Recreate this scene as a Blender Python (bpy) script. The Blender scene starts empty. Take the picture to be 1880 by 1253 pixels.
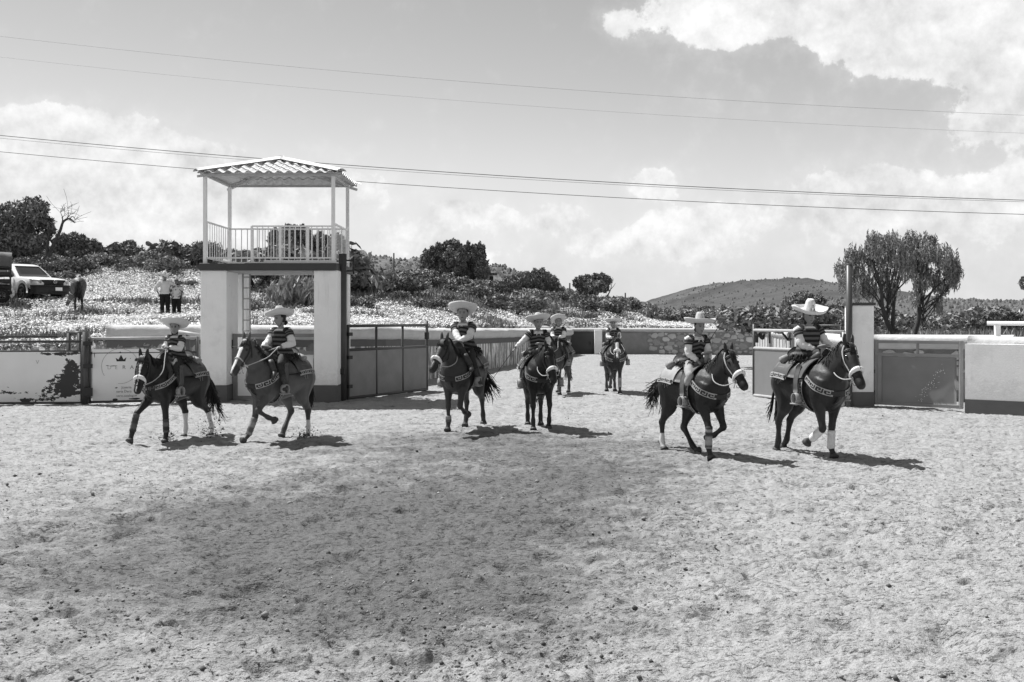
import bpy, math, random
import numpy as np
from mathutils import Vector, Matrix
from mathutils.bvhtree import BVHTree

random.seed(7)
RNG = np.random.default_rng(7)
scene = bpy.context.scene
COL = scene.collection
R = math.radians
PI = math.pi
W_ = math.atan2

# ------------------------------------------------------------------ camera
F = 2000.0            # focal length in photo pixels
CX, HY = 940.0, 582.0   # principal column, horizon row in the photo
CAMH = 2.15
cam = bpy.data.cameras.new('camera')
camo = bpy.data.objects.new('camera', cam)
COL.objects.link(camo)
camo.location = (0, 0, CAMH)
camo.rotation_euler = (R(90), 0, 0)
cam.sensor_width = 36.0
cam.lens = F / 1880.0 * 36.0
cam.shift_y = (HY - 626.5) / 1880.0
cam.clip_end = 5000
scene.camera = camo


def at(px, py, Y):
    """world point at depth Y that projects on photo pixel (px, py)"""
    return Vector(((px - CX) / F * Y, Y, CAMH - (py - HY) / F * Y))


def gp(px, py):
    """world point of a photo pixel on the flat ground"""
    return at(px, py, F * CAMH / (py - HY))


# ------------------------------------------------------------------ sun, sky, exposure
SUN_TRAVEL = Vector((1.8, -1.2, -3.5)).normalized()
sun = bpy.data.lights.new('sun', 'SUN')
suno = bpy.data.objects.new('sun', sun)
COL.objects.link(suno)
suno.rotation_euler = SUN_TRAVEL.to_track_quat('-Z', 'Y').to_euler()
sun.energy = 4.8
sun.angle = R(0.5)
sun.color = (1.0, 1.0, 1.0)      # black-and-white photograph: neutral light
SKY_GAIN = 0.118
scene.view_settings.view_transform = 'Standard'
scene.view_settings.look = 'None'
scene.view_settings.exposure = 0.5
scene.view_settings.gamma = 1.0
scene.view_settings.use_curve_mapping = False

world = bpy.data.worlds.new('World')
scene.world = world
world.use_nodes = True


def build_sky():
    nt = world.node_tree
    nt.nodes.clear()
    N, L = nt.nodes, nt.links
    out = N.new('ShaderNodeOutputWorld')
    bg = N.new('ShaderNodeBackground')
    sky = N.new('ShaderNodeTexSky')
    sky.sky_type = 'NISHITA'
    sky.sun_disc = False
    sky.sun_elevation = math.asin(-SUN_TRAVEL.z)
    sky.sun_rotation = math.atan2(-SUN_TRAVEL.x, -SUN_TRAVEL.y)
    sky.altitude = 2300
    sky.dust_density = 0.7
    bw = N.new('ShaderNodeRGBToBW')
    L.new(sky.outputs[0], bw.inputs[0])

    def m(op, a, b=None, c=None):
        n = N.new('ShaderNodeMath')
        n.operation = op
        for k, v in enumerate((a, b, c)):
            if v is None:
                continue
            if isinstance(v, (int, float)):
                n.inputs[k].default_value = v
            else:
                L.new(v, n.inputs[k])
        return n.outputs[0]

    def vm(op, a, b):
        n = N.new('ShaderNodeVectorMath')
        n.operation = op
        for k, v in enumerate((a, b)):
            if isinstance(v, tuple):
                n.inputs[k].default_value = v
            else:
                L.new(v, n.inputs[k])
        return n

    def noise(vec, scale, detail, rough=0.55):
        n = N.new('ShaderNodeTexNoise')
        n.inputs['Scale'].default_value = scale
        n.inputs['Detail'].default_value = detail
        n.inputs['Roughness'].default_value = rough
        L.new(vec, n.inputs['Vector'])
        return n.outputs[0]

    def ramp(x, a, b):
        n = N.new('ShaderNodeMapRange')
        n.interpolation_type = 'SMOOTHSTEP'
        n.inputs['From Min'].default_value = a
        n.inputs['From Max'].default_value = b
        L.new(x, n.inputs['Value'])
        return n.outputs[0]

    tc = N.new('ShaderNodeTexCoord')
    sx = N.new('ShaderNodeSeparateXYZ')
    L.new(tc.outputs['Generated'], sx.inputs[0])
    az = m('ARCTAN2', sx.outputs[0], sx.outputs[1])
    el = m('ARCSINE', sx.outputs[2])
    cmb = N.new('ShaderNodeCombineXYZ')
    L.new(az, cmb.inputs[0])
    L.new(el, cmb.inputs[1])
    ae = cmb.outputs[0]
    # cumulus heaps: azimuth / elevation of their hearts, angular radii, weight
    blobs = [  # px, py, rx, ry, weight
        (1130, 38, 55, 40, .8), (1290, 15, 110, 62, 1.05), (1480, 15, 160, 72, 1.1), (1650, 50, 120, 70, .95),
        (1800, 20, 160, 75, 1.0), (1640, 95, 80, 36, .6), (1850, 150, 80, 70, 1.1), (1800, 245, 90, 40, .6), (1700, -60, 300, 70, 1.0),
        (40, 255, 150, 52, 1.25), (175, 275, 95, 58, 1.1), (60, 330, 260, 90, 1.1), (270, 330, 150, 60, .8), (330, 330, 160, 70, .75), (650, 340, 120, 60, .6), (850, 385, 70, 32, .85), (930, 400, 40, 22, .6), (1110, 440, 50, 24, .6), (760, 430, 50, 30, .6), (1290, 470, 60, 22, .5),
        (1600, 250, 320, 110, .22), (690, 232, 22, 14, .55), (1195, 335, 62, 32, .95), (1030, 395, 55, 30, 1.0), (1330, 405, 62, 40, 1.05),
        (1210, 425, 52, 38, 1.0), (1600, 345, 130, 40, 1.1), (1480, 400, 120, 46, .6), (1870, 340, 50, 40, 1.1),
        (1800, 400, 130, 50, .7), (950, 455, 300, 50, .36), (520, 420, 260, 80, .42), (100, 430, 260, 90, .5),
        (1700, 460, 260, 60, .42), (1100, 470, 400, 40, .2),
        (-900, 100, 320, 150, 1.0), (-1500, 350, 300, 130, 1.0), (2700, 200, 320, 160, 1.0), (3600, 420, 300, 120, 1.0),
    ]
    tot = None
    for px, py, rx, ry, w in blobs:
        a0 = math.atan((px - CX) / F)
        e0 = math.atan((HY - py) / F * math.cos(a0))
        d = vm('SUBTRACT', ae, (a0, e0, 0)).outputs[0]
        d = vm('MULTIPLY', d, (F / rx, F / ry, 0)).outputs[0]
        q = vm('DOT_PRODUCT', d, d).outputs['Value']
        g = m('MULTIPLY', m('EXPONENT', m('MULTIPLY', q, -1.0)), w)
        tot = g if tot is None else m('ADD', tot, g)
    # elsewhere in the sky: the same kind of broken cumulus
    far = m('MULTIPLY', ramp(m('ABSOLUTE', az), 0.75, 1.1), ramp(noise(tc.outputs['Generated'], 2.2, 2), .5, .75))
    tot = m('ADD', tot, far)
    n1 = noise(tc.outputs['Generated'], 19, 13, .62)
    n2 = noise(tc.outputs['Generated'], 5.5, 4, .5)
    dens = m('ADD', tot, m('MULTIPLY', m('SUBTRACT', n1, .5), 1.3))
    dens = m('ADD', dens, m('MULTIPLY', m('SUBTRACT', n2, .5), .4))
    n5 = noise(tc.outputs['Generated'], 52, 10, .6)
    dens = m('ADD', dens, m('MULTIPLY', m('SUBTRACT', n5, .5), .8))
    mask = ramp(dens, .50, .70)
    thin = m('MULTIPLY', ramp(dens, .0, .9), .35)
    mask = m('MAXIMUM', mask, thin)
    # cloud tone: bright crowns, greyer cores
    n3 = noise(tc.outputs['Generated'], 11, 7, .6)
    n4 = noise(vm('ADD', tc.outputs['Generated'], (0.0, 0.0, 0.012)).outputs[0], 19, 13, .62)
    relief = m('SUBTRACT', n1, n4)      # tops of the lumps catch the light
    ct = m('ADD', .60, m('MULTIPLY', m('SUBTRACT', n3, .5), .42))
    ct = m('ADD', ct, m('MULTIPLY', relief, .6))
    ct = m('ADD', ct, m('MULTIPLY', m('SUBTRACT', n5, .5), .16))
    ct = m('MINIMUM', m('MAXIMUM', ct, .49), .71)
    base = m('MULTIPLY', bw.outputs[0], SKY_GAIN)
    # far cloud deck low over the horizon
    band = m('MULTIPLY', m('SUBTRACT', 1.0, ramp(el, .015, .17)), .92)
    deck = m('ADD', .50, m('MULTIPLY', m('SUBTRACT', n1, .5), .16))
    base = m('ADD', m('MULTIPLY', base, m('SUBTRACT', 1.0, band)), m('MULTIPLY', deck, band))
    mixed = m('ADD', m('MULTIPLY', base, m('SUBTRACT', 1.0, mask)), m('MULTIPLY', ct, mask))
    cc = N.new('ShaderNodeCombineColor')
    for k in range(3):
        L.new(mixed, cc.inputs[k])
    L.new(cc.outputs[0], bg.inputs[0])
    bg.inputs[1].default_value = 1.0
    L.new(bg.outputs[0], out.inputs[0])
    world.cycles.sampling_method = 'MANUAL'
    world.cycles.sample_map_resolution = 512


build_sky()


# ------------------------------------------------------------------ materials (all neutral grey)
def material(name, v=.5, rough=.8, var=.12, scale=6., bump=0., bscale=30., attr=None, metal=0., spec=.3, det=5, hook=None, stretch=None):
    mt = bpy.data.materials.new(name)
    mt.use_nodes = True
    nt = mt.node_tree
    N, L = nt.nodes, nt.links
    b = N['Principled BSDF']
    b.inputs['Roughness'].default_value = rough
    b.inputs['Metallic'].default_value = metal
    b.inputs['Specular IOR Level'].default_value = spec
    tc = N.new('ShaderNodeTexCoord')
    vec = tc.outputs['Object']
    if stretch:
        mp = N.new('ShaderNodeMapping')
        mp.inputs['Scale'].default_value = stretch
        L.new(vec, mp.inputs[0])
        vec = mp.outputs[0]

    def m(op, a, b_=None, c=None, clamp=False):
        n = N.new('ShaderNodeMath')
        n.operation = op
        n.use_clamp = clamp
        for k, x in enumerate((a, b_, c)):
            if x is None:
                continue
            if isinstance(x, (int, float)):
                n.inputs[k].default_value = x
            else:
                L.new(x, n.inputs[k])
        return n.outputs[0]

    def noise(s, d=4, r=.55, vector=None):
        n = N.new('ShaderNodeTexNoise')
        n.inputs['Scale'].default_value = s
        n.inputs['Detail'].default_value = d
        n.inputs['Roughness'].default_value = r
        L.new(vector or vec, n.inputs['Vector'])
        return n.outputs[0]

    def step(x, a, c):
        n = N.new('ShaderNodeMapRange')
        n.interpolation_type = 'SMOOTHSTEP'
        n.inputs['From Min'].default_value = a
        n.inputs['From Max'].default_value = c
        L.new(x, n.inputs['Value'])
        return n.outputs[0]

    def mix(a, c, f):
        return m('ADD', m('MULTIPLY', a, m('SUBTRACT', 1.0, f)), m('MULTIPLY', c, f))

    val = v
    if attr:
        an = N.new('ShaderNodeAttribute')
        an.attribute_name = attr
        val = an.outputs['Fac']
    if var:
        val = m('MULTIPLY', val, m('ADD', 1.0, m('MULTIPLY', m('SUBTRACT', noise(scale, det), .5), var * 3)))
    if hook:
        val = hook(dict(N=N, L=L, m=m, noise=noise, step=step, mix=mix, tc=tc, vec=vec, val=val, bsdf=b))
    if not isinstance(val, (int, float)):
        cc = N.new('ShaderNodeCombineColor')
        for k in range(3):
            L.new(val, cc.inputs[k])
        L.new(cc.outputs[0], b.inputs['Base Color'])
    else:
        b.inputs['Base Color'].default_value = (val, val, val, 1)
    if bump:
        bp = N.new('ShaderNodeBump')
        bp.inputs['Strength'].default_value = 1.0
        bp.inputs['Distance'].default_value = bump
        L.new(noise(bscale, 6, .6), bp.inputs['Height'])
        L.new(bp.outputs[0], b.inputs['Normal'])
    return mt


# ------------------------------------------------------------------ noise in numpy
def _hash(ix, iy, iz, seed):
    h = (ix * 374761393 + iy * 668265263 + iz * 2147483647 + seed * 974634777) & 0xFFFFFFFF
    h = ((h ^ (h >> 13)) * 1274126177) & 0xFFFFFFFF
    h = h ^ (h >> 16)
    return (h & 0xFFFF).astype(np.float64) / 32767.5 - 1.0


def vnoise(x, y, seed=0):
    ix = np.floor(x).astype(np.int64)
    iy = np.floor(y).astype(np.int64)
    fx = x - ix
    fy = y - iy
    fx = fx * fx * fx * (fx * (fx * 6 - 15) + 10)
    fy = fy * fy * fy * (fy * (fy * 6 - 15) + 10)
    z = np.zeros_like(ix)
    a = _hash(ix, iy, z, seed)
    b = _hash(ix + 1, iy, z, seed)
    c = _hash(ix, iy + 1, z, seed)
    d = _hash(ix + 1, iy + 1, z, seed)
    return (a * (1 - fx) + b * fx) * (1 - fy) + (c * (1 - fx) + d * fx) * fy


def fbm(x, y, octv=4, seed=0, gain=.5):
    s = np.zeros_like(np.asarray(x, float))
    a = 1.0
    for k in range(octv):
        c, sn = math.cos(k * 1.1), math.sin(k * 1.1)
        s += a * vnoise((x * c - y * sn) * 2 ** k + 17.3 * k, (x * sn + y * c) * 2 ** k - 9.1 * k, seed + k)
        a *= gain
    return s


def sstep(a, b, x):
    t = np.clip((x - a) / (b - a), 0, 1)
    return t * t * (3 - 2 * t)


# ------------------------------------------------------------------ mesh builder
def catmull(A, m):
    """resample the rows of A with a Catmull-Rom spline, m steps per span"""
    A = np.asarray(A, float)
    if len(A) < 3:
        t = np.linspace(0, 1, m + 1)[:, None]
        return A[0] * (1 - t) + A[-1] * t
    P = np.vstack([2 * A[0] - A[1], A, 2 * A[-1] - A[-2]])
    out = []
    for i in range(1, len(P) - 2):
        for k in range(m):
            t = k / m
            out.append(.5 * ((2 * P[i]) + (-P[i - 1] + P[i + 1]) * t + (2 * P[i - 1] - 5 * P[i] + 4 * P[i + 1] - P[i + 2]) * t * t
                             + (-P[i - 1] + 3 * P[i] - 3 * P[i + 1] + P[i + 2]) * t ** 3))
    out.append(A[-1])
    return np.array(out)


class MB:
    def __init__(self):
        self.v, self.f, self.t = [], [], []
        self.n = 0

    def add(self, V, Fc, tone=0.):
        V = np.asarray(V, float).reshape(-1, 3)
        o = self.n
        self.v.append(V)
        self.t.append(np.broadcast_to(np.asarray(tone, float), (len(V),)))
        self.f.extend([tuple(int(i) + o for i in q) for q in Fc])
        self.n += len(V)
        return self

    def loft(self, C, ra, rb, lat=(0, 1, 0), n=12, tone=0., cap=True, power=1.0):
        C = np.asarray(C, float)
        k = len(C)
        ra = np.broadcast_to(np.asarray(ra, float), (k,))
        rb = np.broadcast_to(np.asarray(rb, float), (k,))
        T = np.gradient(C, axis=0)
        T /= np.linalg.norm(T, axis=1)[:, None] + 1e-12
        lat = np.broadcast_to(np.asarray(lat, float), (k, 3)).copy()
        lat -= (lat * T).sum(1)[:, None] * T
        nl = np.linalg.norm(lat, axis=1)
        for i in range(k):
            if nl[i] < 1e-4:
                a = np.cross(T[i], (0.3, .2, 1))
                lat[i] = a
        lat /= np.linalg.norm(lat, axis=1)[:, None]
        up = np.cross(T, lat)
        th = np.linspace(0, 2 * PI, n, endpoint=False)
        c, s = np.cos(th), np.sin(th)
        if power != 1.0:
            c = np.sign(c) * np.abs(c) ** power
            s = np.sign(s) * np.abs(s) ** power
        V = C[:, None, :] + ra[:, None, None] * c[None, :, None] * up[:, None, :] + rb[:, None, None] * s[None, :, None] * lat[:, None, :]
        V = V.reshape(-1, 3)
        fs = []
        for i in range(k - 1):
            for j in range(n):
                j2 = (j + 1) % n
                fs.append((i * n + j, i * n + j2, (i + 1) * n + j2, (i + 1) * n + j))
        tone = np.asarray(tone, float)
        tv = np.repeat(np.broadcast_to(tone, (k,)), n)
        if cap:
            fs.append(tuple(range(n - 1, -1, -1)))
            fs.append(tuple((k - 1) * n + j for j in range(n)))
        return self.add(V, fs, tv)

    def tube(self, P, r, n=6, tone=0., cap=True):
        P = np.asarray(P, float)
        d = P[-1] - P[0]
        lat = np.array((0, 1, 0.)) if abs(d[1]) < .9 * np.linalg.norm(d) else np.array((1., 0, 0))
        return self.loft(P, r, r, lat, n, tone, cap)

    def box(self, c, s, rot=None, tone=0., bevel=0.):
        c = np.asarray(c, float)
        s = np.asarray(s, float) / 2
        if bevel <= 0:
            V = np.array([(x, y, z) for x in (-1, 1) for y in (-1, 1) for z in (-1, 1)], float) * s
            fs = [(0, 1, 3, 2), (4, 6, 7, 5), (0, 4, 5, 1), (2, 3, 7, 6), (0, 2, 6, 4), (1, 5, 7, 3)]
        else:
            b = min(bevel, .49 * 2 * min(s))
            V = []
            idx = {}
            for sx_ in (-1, 1):
                for sy_ in (-1, 1):
                    for sz_ in (-1, 1):
                        for ax in range(3):
                            p = [s[0] * sx_, s[1] * sy_, s[2] * sz_]
                            for o in range(3):
                                if o != ax:
                                    p[o] -= b * (sx_, sy_, sz_)[o]
                            idx[(sx_, sy_, sz_, ax)] = len(V)
                            V.append(p)
            V = np.array(V)
            fs = []
            for ax in range(3):
                o1, o2 = [(1, 2), (2, 0), (0, 1)][ax]
                for sg in (-1, 1):
                    q = []
                    for a, c2 in ((-1, -1), (1, -1), (1, 1), (-1, 1)):
                        key = [0, 0, 0]
                        key[ax], key[o1], key[o2] = sg, a, c2
                        q.append(idx[(*key, ax)])
                    fs.append(tuple(q if sg > 0 else q[::-1]))
            for ax in range(3):       # edge bevels along axis ax
                o1, o2 = [(1, 2), (2, 0), (0, 1)][ax]
                for a in (-1, 1):
                    for c2 in (-1, 1):
                        k0, k1 = [0, 0, 0], [0, 0, 0]
                        k0[ax], k1[ax] = -1, 1
                        k0[o1] = k1[o1] = a
                        k0[o2] = k1[o2] = c2
                        q = [idx[(*k0, o1)], idx[(*k1, o1)], idx[(*k1, o2)], idx[(*k0, o2)]]
                        fs.append(tuple(q if a * c2 < 0 else q[::-1]))
            for a in (-1, 1):
                for b2 in (-1, 1):
                    for c2 in (-1, 1):
                        q = [idx[(a, b2, c2, 0)], idx[(a, b2, c2, 1)], idx[(a, b2, c2, 2)]]
                        fs.append(tuple(q if a * b2 * c2 > 0 else q[::-1]))
        if rot is not None:
            V = V @ np.asarray(rot, float).T
        return self.add(V + c, fs, tone)

    def grid(self, G, tone=0., flip=False):
        """G: (rows, cols, 3)"""
        r, c = G.shape[:2]
        fs = []
        for i in range(r - 1):
            for j in range(c - 1):
                q = (i * c + j, i * c + j + 1, (i + 1) * c + j + 1, (i + 1) * c + j)
                fs.append(q[::-1] if flip else q)
        t = np.asarray(tone, float)
        return self.add(G.reshape(-1, 3), fs, t.reshape(-1) if t.ndim else t)

    def sheet(self, G, th, tone=0.):
        """a closed slab: grid G thickened along its normals"""
        du = np.gradient(G, axis=0)
        dv = np.gradient(G, axis=1)
        nrm = np.cross(du, dv)
        nrm /= np.linalg.norm(nrm, axis=2)[:, :, None] + 1e-12
        r, c = G.shape[:2]
        A = (G + nrm * th / 2).reshape(-1, 3)
        B = (G - nrm * th / 2).reshape(-1, 3)
        o = r * c
        fs = []
        for i in range(r - 1):
            for j in range(c - 1):
                q = (i * c + j, i * c + j + 1, (i + 1) * c + j + 1, (i + 1) * c + j)
                fs.append(q[::-1])
                fs.append(tuple(x + o for x in q))
        ed = [(i * c, (i + 1) * c) for i in range(r - 1)] + [((i + 1) * c + c - 1, i * c + c - 1) for i in range(r - 1)]
        ed += [(j + 1, j) for j in range(c - 1)] + [((r - 1) * c + j, (r - 1) * c + j + 1) for j in range(c - 1)]
        for a, b in ed:
            fs.append((a, b, b + o, a + o))
        t = np.asarray(tone, float)
        t = np.concatenate([t.reshape(-1)] * 2) if t.ndim else t
        return self.add(np.vstack([A, B]), fs, t)

    def mesh(self, name):
        me = bpy.data.meshes.new(name)
        V = np.vstack(self.v)
        me.from_pydata(V.tolist(), [], self.f)
        at_ = me.attributes.new('tone', 'FLOAT', 'POINT')
        at_.data.foreach_set('value', np.concatenate(self.t).astype(np.float32))
        me.update()
        return me

    def build(self, name, mat, parent=None, smooth=True, coll=None):
        return link(name, self.mesh(name), mat, parent, smooth)


def link(name, me, mat, parent=None, smooth=True):
    if mat is not None and not me.materials:
        me.materials.append(mat)
    if smooth:
        me.polygons.foreach_set('use_smooth', [True] * len(me.polygons))
        if smooth == 'angle':
            try:
                me.set_sharp_from_angle(angle=R(38))
            except Exception:
                pass
    o = bpy.data.objects.new(name, me)
    COL.objects.link(o)
    if parent is not None:
        o.parent = parent
    return o


def raw_mesh(name, V, Fq, tone=None):
    """fast mesh from numpy arrays; Fq is (n, k) with constant k"""
    V = np.ascontiguousarray(V, dtype=np.float32)
    Fq = np.ascontiguousarray(Fq, dtype=np.int32)
    n, k = Fq.shape
    me = bpy.data.meshes.new(name)
    me.vertices.add(len(V))
    me.vertices.foreach_set('co', V.ravel())
    me.loops.add(n * k)
    me.loops.foreach_set('vertex_index', Fq.ravel())
    me.polygons.add(n)
    me.polygons.foreach_set('loop_start', np.arange(0, n * k, k, dtype=np.int32))
    me.polygons.foreach_set('loop_total', np.full(n, k, dtype=np.int32))
    if tone is not None:
        a = me.attributes.new('tone', 'FLOAT', 'POINT')
        a.data.foreach_set('value', np.ascontiguousarray(tone, dtype=np.float32))
    me.update(calc_edges=True)
    me.validate()
    return me


def fuse(mb, voxel, it=3, fac=.5):
    """union of overlapping closed shapes as one continuous surface"""
    ob = bpy.data.objects.new('fuse', mb.mesh('fuse'))
    COL.objects.link(ob)
    r = ob.modifiers.new('r', 'REMESH')
    r.mode = 'VOXEL'
    r.voxel_size = voxel
    if it:
        s = ob.modifiers.new('s', 'SMOOTH')
        s.factor = fac
        s.iterations = it
    dg = bpy.context.evaluated_depsgraph_get()
    me = bpy.data.meshes.new_from_object(ob.evaluated_get(dg))
    old = ob.data
    bpy.data.objects.remove(ob)
    bpy.data.meshes.remove(old)
    return me


def verts_of(me):
    a = np.empty(len(me.vertices) * 3, np.float32)
    me.vertices.foreach_get('co', a)
    return a.reshape(-1, 3).astype(float)


def normals_of(me):
    a = np.empty(len(me.vertices) * 3, np.float32)
    me.vertices.foreach_get('normal', a)
    return a.reshape(-1, 3).astype(float)


def set_tone(me, t):
    a = me.attributes.get('tone') or me.attributes.new('tone', 'FLOAT', 'POINT')
    a.data.foreach_set('value', np.ascontiguousarray(t, dtype=np.float32))


def thing(name, label, cat, loc=(0, 0, 0), rotz=0., group=None, scale=1.):
    o = bpy.data.objects.new(name, None)
    o.empty_display_size = .2
    COL.objects.link(o)
    o.location = loc
    o.rotation_euler = (0, 0, rotz)
    o.scale = (scale,) * 3
    return tag(o, label, cat, group)


def tag(o, label=None, cat=None, group=None, kind=None):
    for k, v in (('label', label), ('category', cat), ('group', group), ('kind', kind)):
        if v:
            o[k] = v
    return o


def copy_thing(root, loc, rotz, scale, label, group=None):
    c = root.copy()
    COL.objects.link(c)
    c.location, c.rotation_euler, c.scale = loc, (0, 0, rotz), (scale if isinstance(scale, tuple) else (scale,) * 3)
    c['label'] = label
    if group:
        c['group'] = group
    for ch in root.children:
        d = ch.copy()
        COL.objects.link(d)
        d.parent = c
        for g in ch.children:
            e = g.copy()
            COL.objects.link(e)
            e.parent = d
    return c
# ------------------------------------------------------------------ palette
M = {}


def limewash_hook(d):
    """rain runs down the face and dirt splashed up from the ground"""
    m, N, L = d['m'], d['N'], d['L']
    mp = N.new('ShaderNodeMapping')
    mp.inputs['Scale'].default_value = (7., 7., .55)
    L.new(d['tc'].outputs['Object'], mp.inputs[0])
    run = d['step'](d['noise'](1.0, 5, .6, mp.outputs[0]), .56, .74)
    blot = d['step'](d['noise'](1.7, 6, .65), .54, .70)
    sp = N.new('ShaderNodeSeparateXYZ')
    L.new(d['tc'].outputs['Object'], sp.inputs[0])
    low = d['step'](m('ADD', sp.outputs[2], m('MULTIPLY', m('SUBTRACT', d['noise'](9., 5, .65), .5), 1.2)), .95, .35)
    k = m('ADD', m('ADD', m('MULTIPLY', run, .10), m('MULTIPLY', blot, .09)), m('MULTIPLY', low, .16))
    chip = d['step'](d['noise'](5.5, 6, .7), .70, .715)
    return m('MULTIPLY', m('MULTIPLY', d['val'], m('SUBTRACT', 1.0, k)), m('SUBTRACT', 1.0, m('MULTIPLY', chip, .35)))


M['white_wall'] = material('white_limewash', .90, .9, .05, 3., bump=.008, bscale=26, hook=limewash_hook)
M['white_paint'] = material('white_enamel', .85, .45, .04, 5.)
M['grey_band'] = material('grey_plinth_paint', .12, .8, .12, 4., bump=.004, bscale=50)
M['dark_paint'] = material('dark_gate_paint', .22, .5, .22, 2.2, det=8)
M['dark_slab'] = material('dark_slab_paint', .06, .6, .10, 3.)
M['mid_paint'] = material('weathered_gate_paint', .24, .5, .10, 2.5)
M['steel'] = material('painted_pipe', .075, .4, .1, 8.)
M['steel_pale'] = material('worn_pale_pipe', .42, .5, .15, 8.)
M['coping'] = material('mortar_coping', .56, .95, .16, 2.2, bump=.02, bscale=9)
M['concrete'] = material('concrete', .46, .95, .14, 2.5, bump=.01, bscale=25)
M['mortar'] = material('dark_mortar', .23, .95, .2, 3., bump=.02, bscale=14)
M['stone'] = material('field_stone', .3, .95, .25, 7., bump=.02, bscale=16, attr='tone')
M['iron'] = material('dark_iron', .03, .5, .1, 8.)
M['plain'] = material('plain_tone', .5, .8, .08, 9., attr='tone')
M['metal'] = material('bit_steel', .5, .25, .05, 20., metal=.8)
M['cable'] = material('cable', .05, .6, 0)
M['cable_pale'] = material('thin_cable', .34, .6, 0)


# ------------------------------------------------------------------ the arena sand
DARK_PATCHES = [(-.6, 15.6, 3.0, 3.6, 1.15), (-2.2, 11.6, 2.0, 2.2, .8), (-3.3, 9.0, 1.6, 1.3, .7), (-.3, 19.6, 2.0, 1.8, .8), (-.5, 11.3, 1.8, 2.2, .8), (-3.6, 11.0, 2.6, 2.6, .6), (1.4, 14.5, 1.6, 3.0, .6), (-.4, 9.6, 1.5, 2.0, .7), (-1.3, 8.0, 1.6, 1.2, .6), (.2, 7.6, 1.1, 1.0, .45),
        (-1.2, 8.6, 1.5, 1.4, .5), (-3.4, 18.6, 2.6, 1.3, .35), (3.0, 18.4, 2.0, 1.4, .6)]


def sand_tone_hook(d):  # broad soft darker patches, broken up by noise, over the sand tone
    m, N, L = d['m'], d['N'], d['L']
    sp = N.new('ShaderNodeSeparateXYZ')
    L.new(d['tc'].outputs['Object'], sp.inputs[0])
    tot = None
    for x, y, rx, ry, w in DARK_PATCHES:
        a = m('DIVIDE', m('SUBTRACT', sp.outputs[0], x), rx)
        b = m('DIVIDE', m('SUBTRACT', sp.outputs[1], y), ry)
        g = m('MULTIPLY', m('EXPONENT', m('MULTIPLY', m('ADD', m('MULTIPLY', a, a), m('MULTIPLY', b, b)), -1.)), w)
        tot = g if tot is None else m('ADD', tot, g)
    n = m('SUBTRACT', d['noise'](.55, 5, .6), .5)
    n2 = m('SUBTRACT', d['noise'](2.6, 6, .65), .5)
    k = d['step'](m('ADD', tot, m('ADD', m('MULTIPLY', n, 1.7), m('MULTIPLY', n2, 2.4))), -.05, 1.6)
    base_tone = d['val']
    v = m('MULTIPLY', base_tone, m('SUBTRACT', 1.0, m('MULTIPLY', k, .60)))
    # clod shade painted in as dark marks, plus dark debris specks, pale grit
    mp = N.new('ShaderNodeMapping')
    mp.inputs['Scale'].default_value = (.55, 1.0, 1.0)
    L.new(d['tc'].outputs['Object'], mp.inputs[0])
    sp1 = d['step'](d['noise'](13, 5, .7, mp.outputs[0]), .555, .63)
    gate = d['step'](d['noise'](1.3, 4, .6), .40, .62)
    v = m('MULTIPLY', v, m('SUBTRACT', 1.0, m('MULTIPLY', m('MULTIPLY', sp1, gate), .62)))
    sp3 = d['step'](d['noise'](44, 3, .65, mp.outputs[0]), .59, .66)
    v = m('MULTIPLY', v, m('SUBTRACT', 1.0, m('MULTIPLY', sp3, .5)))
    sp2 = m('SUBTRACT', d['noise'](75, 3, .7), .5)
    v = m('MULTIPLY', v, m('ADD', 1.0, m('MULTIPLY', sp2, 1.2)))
    # churned crust: sparse clods and pits over fine grit, as relief
    hz = m('MULTIPLY', d['step'](d['noise'](9., 5, .62, mp.outputs[0]), .52, .74), m('MULTIPLY', gate, 1.0))
    h2 = d['step'](d['noise'](21., 4, .6, mp.outputs[0]), .54, .72)
    grit = d['noise'](70., 4, .65)
    hh = m('ADD', m('MULTIPLY', hz, .036), m('ADD', m('MULTIPLY', h2, .030), m('MULTIPLY', grit, .016)))
    bp = N.new('ShaderNodeBump')
    bp.inputs['Strength'].default_value = 1.0
    bp.inputs['Distance'].default_value = 1.0
    L.new(hh, bp.inputs['Height'])
    L.new(bp.outputs[0], d['bsdf'].inputs['Normal'])
    return v


M['sand'] = material('arena_sand', .37, .97, .14, 3.2, spec=.15, hook=sand_tone_hook)


def sand_height(x, y):
    h = .022 * fbm(x * .45, y * .45, 3, 3)
    h += .012 * fbm(x * 2.1, y * 2.1, 3, 11)
    n = fbm(x * 6.5, y * 6.5, 3, 23, .6)
    h += .012 * n
    h += .008 * fbm(x * 28., y * 28., 2, 61, .6)
    c = fbm(x * 13., y * 13., 2, 31, .6)
    h += .040 * np.clip(c - .45, 0, 1) * sstep(-.45, .5, fbm(x * .8, y * .8, 2, 5))
    # trampled pits
    p = fbm(x * 3.4, y * 3.4, 2, 47)
    h -= .10 * np.clip(p - .42, 0, 1) * (1 + .5 * n)
    return h


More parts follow.
